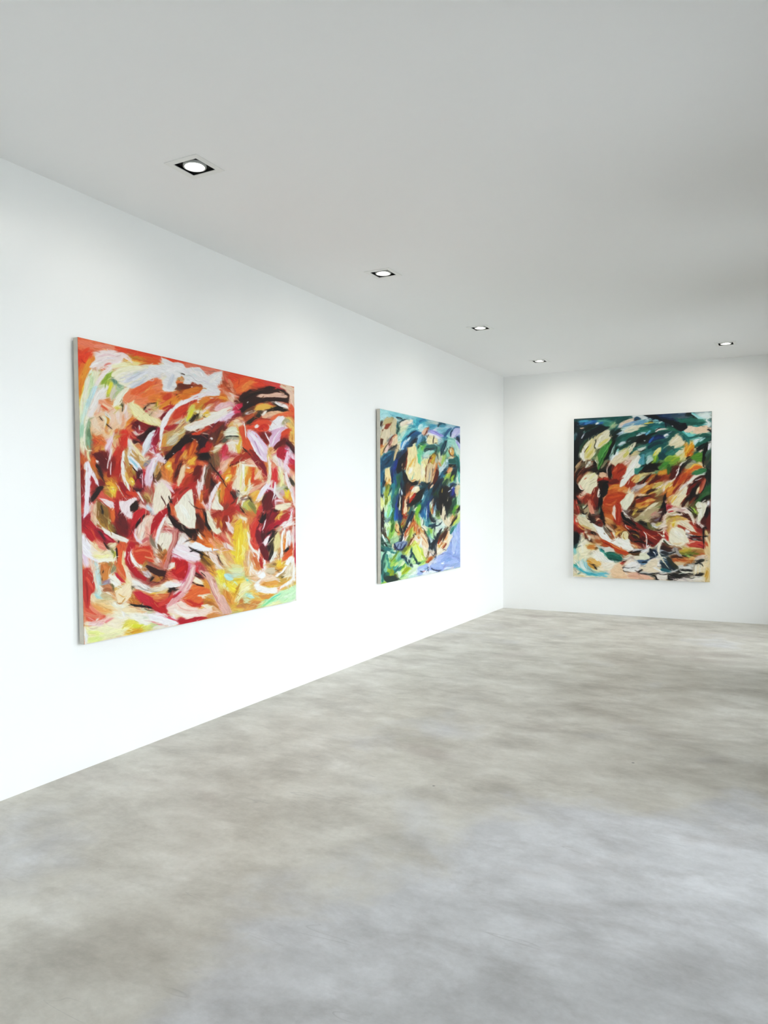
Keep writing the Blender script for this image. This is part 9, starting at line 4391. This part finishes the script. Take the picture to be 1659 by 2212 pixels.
S 0c0c0c 2 64,190 70,189 76,187
S 0c0c0c 1.6 64,184 65,180 70,180
S 6c6860 3 108,186 116,188 124,186
P efe4d6 39,188 38,182 50,180 62,181 63,188 50,189
"""


def parse(text):
    out, ox, oy, sc = [], 0, 0, 1
    for line in text.strip().splitlines():
        t = line.split()
        if not t:
            continue
        if t[0][0] == '@':
            ox, oy, sc = CROPS[t[0][1]]
            sc *= 10                      # marks are noted in tens of crop pixels
            continue
        c = np.array([int(t[1][i:i + 2], 16) for i in (0, 2, 4)], np.float32) / 255
        k = 3 if t[0] in 'sS' else 2
        pts = np.array([[float(v) for v in q.split(',')] for q in t[k:]], np.float32) * sc + (ox, oy)
        out.append((t[0], c, float(t[2]) * sc if t[0] in 'sS' else 0.0, pts))
    return out


def smooth_noise(rng, shape, step):
    h, w = shape
    gh, gw = int(h / step) + 3, int(w / step) + 3
    g = rng.random((gh, gw)).astype(np.float32)
    y, x = np.arange(h) / step, np.arange(w) / step
    yi, xi = y.astype(int), x.astype(int)
    fy, fx = (y - yi)[:, None], (x - xi)[None]
    fy, fx = fy * fy * (3 - 2 * fy), fx * fx * (3 - 2 * fx)
    a = g[yi][:, xi] * (1 - fx) + g[yi][:, xi + 1] * fx
    b = g[yi + 1][:, xi] * (1 - fx) + g[yi + 1][:, xi + 1] * fx
    return (a * (1 - fy) + b * fy).astype(np.float32)


class Painter:
    """Paints on a canvas grid whose cells know which photo pixel they were traced from."""

    def __init__(self, PX, PY, ground, seed):
        self.rng = np.random.default_rng(seed)
        h, w = PX.shape
        self.h, self.w = h, w
        self.RX, self.RY = PX.astype(np.float32), PY.astype(np.float32)
        n = lambda st: smooth_noise(self.rng, (h, w), st) - 0.5
        self.PX = self.RX + 1.5 * n(11) + 0.35 * n(3)
        self.PY = self.RY + 1.5 * n(11) + 0.35 * n(3)
        self.C = np.empty((h, w, 3), np.float32)
        self.C[:] = ground
        self.Z = np.zeros((h, w), np.float32)
        self.DX, self.DY = np.ones((h, w), np.float32), np.zeros((h, w), np.float32)
        self.tab = smooth_noise(self.rng, (256, 256), 1.0)
        self.tab = 0.6 * self.tab + 0.4 * smooth_noise(self.rng, (256, 256), 3.0)
        self.colx = self.RX.mean(0)
        self.spanx, self.spany = np.ptp(self.RX), np.ptp(self.RY)
        self.fine = float(np.clip(self.spanx / 470, 0.4, 1.0))

    def window(self, x0, y0, x1, y1):
        j0 = int(np.searchsorted(self.colx, x0)) - 3
        j1 = int(np.searchsorted(self.colx, x1)) + 4
        j0, j1 = max(0, j0), min(self.w, j1)
        if j1 - j0 < 2:
            return None
        top = np.minimum(self.RY[:, j0], self.RY[:, j1 - 1])
        bot = np.maximum(self.RY[:, j0], self.RY[:, j1 - 1])
        ok = np.nonzero((bot >= y0 - 2) & (top <= y1 + 2))[0]
        if len(ok) < 2:
            return None
        return slice(max(0, ok[0] - 2), min(self.h, ok[-1] + 3)), slice(j0, j1)

    def lay(self, sl, al, col, n, dx, dy, body):
        C = self.C[sl]
        c = np.clip(col[None, None] * (1 + 0.12 * (n - 0.5))[..., None] + 0.025 * (n - 0.5)[..., None], 0, 1)
        C += al[..., None] * (c - C)
        Z = self.Z[sl]
        Z += al * (body * (0.35 + 0.65 * n) - Z * 0.8)
        m = al > 0.4
        self.DX[sl][m], self.DY[sl][m] = dx[m], dy[m]

    def stroke(self, col, width, pts, opacity=0.96, loose=False):
        if len(pts) == 2:
            pts = np.array([pts[0], (pts[0] + pts[1]) / 2, pts[1]])
        # Catmull-Rom through the traced points
        P = np.vstack([2 * pts[0] - pts[1], pts, 2 * pts[-1] - pts[-2]])
        length = np.hypot(*np.diff(pts, axis=0).T).sum()
        per = int(np.clip(length / max(2.0, width * 0.35) / (len(pts) - 1), 3, 9))
        q = []
        for i in range(1, len(P) - 2):
            t = np.linspace(0, 1, per, endpoint=False)[:, None]
            a, b, c, d = P[i - 1], P[i], P[i + 1], P[i + 2]
            q.append(0.5 * (2 * b + (c - a) * t + (2 * a - 5 * b + 4 * c - d) * t * t + (3 * b - a - 3 * c + d) * t ** 3))
        q.append(pts[-1:])
        q = np.vstack(q).astype(np.float32)
        hw = max(0.55, width / 2)
        mg = hw + 2.5
        sl = self.window(q[:, 0].min() - mg, q[:, 1].min() - mg, q[:, 0].max() + mg, q[:, 1].max() + mg)
        if sl is None:
            return
        X, Y = self.PX[sl], self.PY[sl]
        seg = np.diff(q, axis=0)
        sl_len = np.hypot(seg[:, 0], seg[:, 1]) + 1e-6
        cum = np.concatenate([[0], np.cumsum(sl_len)])
        best = np.full(X.shape, 1e9, np.float32)
        S, T = np.zeros_like(best), np.zeros_like(best)
        DX, DY = np.zeros_like(best), np.zeros_like(best)
        for k in range(len(seg)):
            ux, uy = seg[k] / sl_len[k]
            rx, ry = X - q[k, 0], Y - q[k, 1]
            al = np.clip(rx * ux + ry * uy, 0, sl_len[k])
            dx, dy = rx - al * ux, ry - al * uy
            d2 = dx * dx + dy * dy
            m = d2 < best
            best[m] = d2[m]
            S[m] = (cum[k] + al)[m]
            T[m] = (rx * uy - ry * ux)[m]
            DX[m], DY[m] = ux, uy
        d = np.sqrt(best)
        qn = S / cum[-1]
        prof = hw * np.clip(0.50 + 0.75 * np.sin(np.pi * np.clip(qn * 0.80 + 0.16, 0, 1)), 0.45, 1.08)
        o1, o2 = self.rng.integers(0, 256, 2)
        n = self.tab[(o1 + (T / np.maximum(prof, 0.5) * (3 + hw * 0.9)).astype(int)) % 256, (o2 + (S * 0.16).astype(int)) % 256]
        soft = (0.55 + 0.09 * hw) * (4.0 if loose else 1.0)
        al = np.clip((prof - d + min(1.2, 0.2 * hw) * (n - 0.6)) / soft + 0.5, 0, 1)
        tail = np.clip((qn - 0.72) / 0.28, 0, 1)
        al *= np.clip(1.1 - tail * (1.1 - 1.1 * n), 0, 1)
        self.lay(sl, al * opacity * (0.88 + 0.12 * n), col, n, DX, DY, 0.6 + 0.4 * min(1, hw / 6))

    def shape(self, col, pts):
        sl = self.window(pts[:, 0].min() - 2, pts[:, 1].min() - 2, pts[:, 0].max() + 2, pts[:, 1].max() + 2)
        if sl is None:
            return
        X, Y = self.PX[sl], self.PY[sl]
        inside = np.zeros(X.shape, bool)
        best = np.full(X.shape, 1e9, np.float32)
        m = len(pts)
        for k in range(m):
            (x0, y0), (x1, y1) = pts[k], pts[(k + 1) % m]
            if y0 != y1:
                inside ^= ((Y < y0) != (Y < y1)) & (X < (x1 - x0) * (Y - y0) / (y1 - y0) + x0)
            L = math.hypot(x1 - x0, y1 - y0) + 1e-6
            ux, uy = (x1 - x0) / L, (y1 - y0) / L
            a = np.clip((X - x0) * ux + (Y - y0) * uy, 0, L)
            best = np.minimum(best, (X - x0 - a * ux) ** 2 + (Y - y0 - a * uy) ** 2)
        d = np.sqrt(best) * np.where(inside, 1, -1)
        q = pts - pts.mean(0)
        w, v = np.linalg.eigh(q.T @ q)
        ux, uy = v[:, 1]
        S, T = X * ux + Y * uy, X * uy - Y * ux
        o1, o2 = self.rng.integers(0, 256, 2)
        n = self.tab[(o1 + (T * 1.3).astype(int)) % 256, (o2 + (S * 0.14).astype(int)) % 256]
        al = np.clip((d + 0.8 * (n - 0.5)) / 0.9 + 0.5, 0, 1)
        one = np.ones_like(d)
        self.lay(sl, al * (0.92 + 0.08 * n), col, n, one * ux, one * uy, 0.7)

    def smear(self, reach, mixv):
        """Soften the wet paint along the run of the marks, keeping their sides crisp."""
        reach *= self.fine
        ii, jj = np.mgrid[0:self.h, 0:self.w].astype(np.float32)
        sy, sx = self.h / self.spany, self.w / self.spanx
        acc, wsum = np.zeros_like(self.C), 0.0
        for k in np.linspace(-reach, reach, 7):
            i = np.clip(np.rint(ii + k * self.DY * sy), 0, self.h - 1).astype(int)
            j = np.clip(np.rint(jj + k * self.DX * sx), 0, self.w - 1).astype(int)
            w = 1.0 - abs(k) / (reach + 1)
            acc += self.C[i, j] * w
            wsum += w
        self.C += mixv * (acc / wsum - self.C)

    def bristle(self, amount):
        """Fine bristle tracks: noise drawn out along the run of the marks."""
        ii, jj = np.mgrid[0:self.h, 0:self.w].astype(np.float32)
        sy, sx = self.h / self.spany, self.w / self.spanx
        src = self.rng.random((self.h, self.w, 3)).astype(np.float32)
        acc = np.zeros_like(src)
        for k in np.linspace(-7, 7, 11) * self.fine:
            i = np.clip(np.rint(ii + k * self.DY * sy), 0, self.h - 1).astype(int)
            j = np.clip(np.rint(jj + k * self.DX * sx), 0, self.w - 1).astype(int)
            acc += src[i, j]
        acc -= acc.mean()
        acc /= acc.std()
        g = 0.75 * acc[..., :1] + 0.25 * acc
        self.C = np.clip(self.C * (1 + amount * g) + 0.3 * amount * g, 0, 1)
        self.Z += 0.03 * acc[..., 0]

    def drag(self, count, lmin, lmax):
        """Loose bristle drags that pull neighbouring paint along the run of the marks."""
        rng = self.rng
        for _ in range(count):
            i, j = rng.integers(2, self.h - 2), rng.integers(2, self.w - 2)
            ux, uy = float(self.DX[i, j]), float(self.DY[i, j])
            g = rng.normal(0, 0.25)
            ux, uy = ux * math.cos(g) - uy * math.sin(g), ux * math.sin(g) + uy * math.cos(g)
            L = rng.uniform(lmin, lmax) * (0.4 + 0.6 * self.fine) * rng.choice((-1, 1))
            x, y = float(self.RX[i, j]), float(self.RY[i, j])
            bend = rng.normal(0, 0.07) * L
            pts = np.array([(x, y), (x + ux * L / 2 - uy * bend, y + uy * L / 2 + ux * bend), (x + ux * L, y + uy * L)], np.float32)
            off = rng.normal(0, 3.6 * self.fine)
            i2 = int(np.clip(i + ux * off * self.h / self.spany, 0, self.h - 1))
            j2 = int(np.clip(j - uy * off * self.w / self.spanx, 0, self.w - 1))
            col = np.clip(self.C[i2, j2] * rng.uniform(0.86, 1.12) + rng.normal(0, 0.02, 3), 0, 1).astype(np.float32)
            self.stroke(col, 0.8 + rng.random() ** 2 * 2.4, pts, opacity=rng.uniform(0.4, 0.85))


def paint(name, marks, origin, du, dv, size, normal, nu, nv, ground, seed, drags, gain, sat):
    """Grid mesh of the painted face. origin = lower left corner, du / dv unit axes, size (w, h)."""
    origin, du, dv, normal = (np.array(v, float) for v in (origin, du, dv, normal))
    # columns evenly spread as the camera saw them, so detail is kept at the near end
    us = np.linspace(0, size[0], 2001)
    px = project(origin + us[:, None] * du + dv * size[1] / 2)[:, 0]
    u = np.interp(np.linspace(px[0], px[-1], nu), px, us)
    v = np.linspace(size[1], 0, nv)
    P = origin + u[None, :, None] * du + v[:, None, None] * dv
    pix = project(P)
    p = Painter(pix[..., 0], pix[..., 1], np.array(ground, np.float32), seed)
    todo = parse(marks)
    for k, c, w, pts in todo:
        if k == 'g':
            p.shape(c, pts)
    for k, c, w, pts in todo:                      # loose wet underpainting in the same colours
        if k == 's':
            p.stroke(c, w * 1.9 + 2.0, pts, opacity=0.7, loose=True)
        elif k == 'p':
            p.shape(c, pts)
    p.drag(drags, 8, 30)
    for k, c, w, pts in todo:
        if k == 's':
            p.stroke(c, w, pts)
        elif k == 'p':
            p.shape(c, pts)
    p.smear(5, 0.6)
    p.drag(drags, 5, 22)
    for k, c, w, pts in todo:
        if k == 'S':
            p.stroke(c, w, pts)
        elif k == 'P':
            p.shape(c, pts)
    p.smear(3.5, 0.5)
    p.drag(drags // 2, 4, 16)
    p.bristle(0.02)
    lum = p.C @ np.array([0.3, 0.59, 0.11], np.float32)
    p.C = lum[..., None] + (p.C - lum[..., None]) * sat
    p.C = np.clip(p.C + 0.85 * (p.C - 0.55) * p.C * (1 - p.C), 0, 1)
    lin = np.where(p.C <= 0.04045, p.C / 12.92, ((p.C + 0.055) / 1.055) ** 2.4) * gain
    P = P + normal * (p.Z[..., None] * 0.0005 + 0.0004)
    me = bpy.data.meshes.new(name)
    me.vertices.add(nu * nv)
    me.vertices.foreach_set('co', P.reshape(-1).astype(np.float32))
    i = np.arange(nv - 1)[:, None] * nu + np.arange(nu - 1)[None]
    quads = np.stack([i, i + nu, i + nu + 1, i + 1], -1).reshape(-1, 4)
    me.loops.add(quads.size)
    me.loops.foreach_set('vertex_index', quads.reshape(-1).astype(np.int32))
    me.polygons.add(len(quads))
    me.polygons.foreach_set('loop_start', np.arange(0, quads.size, 4, dtype=np.int32))
    me.update(calc_edges=True)
    at = me.color_attributes.new('paint', 'FLOAT_COLOR', 'POINT')
    rgba = np.ones((nu * nv, 4), np.float32)
    rgba[:, :3] = lin.reshape(-1, 3)
    at.data.foreach_set('color', rgba.reshape(-1))
    me.polygons.foreach_set('use_smooth', np.ones(len(quads), bool))
    me.validate()
    return me


def make_painting(name, label, marks, origin, du, dv, normal, size, nu, nv, ground, seed, drags, gain, sat, edge_mat, depth=0.036, gap=0.012):
    """origin: lower left corner of the front face (as seen), normal points into the room."""
    O, U, V, Nn = (np.array(v, float) for v in (origin, du, dv, normal))
    base = O + U * size[0] / 2 - Nn * (depth + gap)
    root = thing(name, tuple(base), label, 'painting', 'abstract paintings on the white walls')
    inv = -base

    def put(bm_name, mesh_or_bm, mat, parent):
        ob = obj(bm_name, mesh_or_bm, mat, parent)
        ob.matrix_parent_inverse = Matrix.Translation(Vector(tuple(-base)))
        return ob

    def frame_box(bm, u0, u1, v0, v1, n0, n1):
        vs = [bm.verts.new(tuple(O + U * a + V * b + Nn * c)) for a, b, c in
              ((u0, v0, n0), (u1, v0, n0), (u1, v1, n0), (u0, v1, n0), (u0, v0, n1), (u1, v0, n1), (u1, v1, n1), (u0, v1, n1))]
        for f in ((0, 3, 2, 1), (4, 5, 6, 7), (0, 1, 5, 4), (1, 2, 6, 5), (2, 3, 7, 6), (3, 0, 4, 7)):
            bm.faces.new([vs[k] for k in f])
        bmesh.ops.recalc_face_normals(bm, faces=bm.faces)
        return bm
    w, h = size
    # stretched cloth: front sheet carrying the paint and the turned-over edges
    cloth = frame_box(bmesh.new(), 0, w, 0, h, -depth, 0)
    bmesh.ops.bevel(cloth, geom=list(cloth.edges), offset=0.0015, segments=2, affect='EDGES')
    wrap = put('canvas_wrap', cloth, edge_mat, root)
    put('painted_face', paint(name + '_face', marks, O, U, V, size, Nn, nu, nv, ground, seed, drags, gain, sat), paint_mat(name + '_oil_paint'), root)
    # folded corner tucks on the side edges
    for u0, u1 in ((-0.0012, 0.0), (w, w + 0.0012)):
        for v0, v1 in ((0.004, 0.05), (h - 0.05, h - 0.004)):
            put('corner_fold', frame_box(bmesh.new(), u0, u1, v0, v1, -depth + 0.002, -0.012), edge_mat, wrap)
    # hangers that carry it on the wall
    for q in (0.25, 0.75):
        put('hanger', frame_box(bmesh.new(), w * q - 0.02, w * q + 0.02, h - 0.10, h - 0.06, -depth - gap, -depth), M_STEEL, root)
        put('wall_bumper', frame_box(bmesh.new(), w * q - 0.01, w * q + 0.01, 0.03, 0.05, -depth - gap, -depth), M_STEEL, root)
    return root


T = 0.0481
make_painting('abstract_painting', 'large abstract painting in red, orange and yellow, nearest the camera on the left wall',
              MARKS_RED, (XL + T, 2.8816, 0.7162), (0, 1, 0), (0, 0, 1), (1, 0, 0), (4.9365 - 2.8816, 2.4103 - 0.7162),
              580, 660, (0.80, 0.45, 0.30), 11, 3600, 0.80, 1.0, M_LINEN)
make_painting('abstract_painting', 'abstract painting in blue, green and cream, farther along the left wall',
              MARKS_BLUE, (XL + T, 6.3605, 0.7070), (0, 1, 0), (0, 0, 1), (1, 0, 0), (8.3676 - 6.3605, 2.3912 - 0.7070),
              270, 420, (0.55, 0.65, 0.62), 12, 1300, 0.82, 0.98, M_LINEN)
make_painting('abstract_painting', 'dark abstract painting in teal, rust and cream alone on the end wall',
              MARKS_TEAL, (-2.4833, YB - T, 0.4862), (1, 0, 0), (0, 0, 1), (0, -1, 0), (2.4833 - 0.7965, 2.5858 - 0.4862),
              380, 440, (0.45, 0.40, 0.30), 13, 1600, 0.80, 0.96, M_LINEN_W)
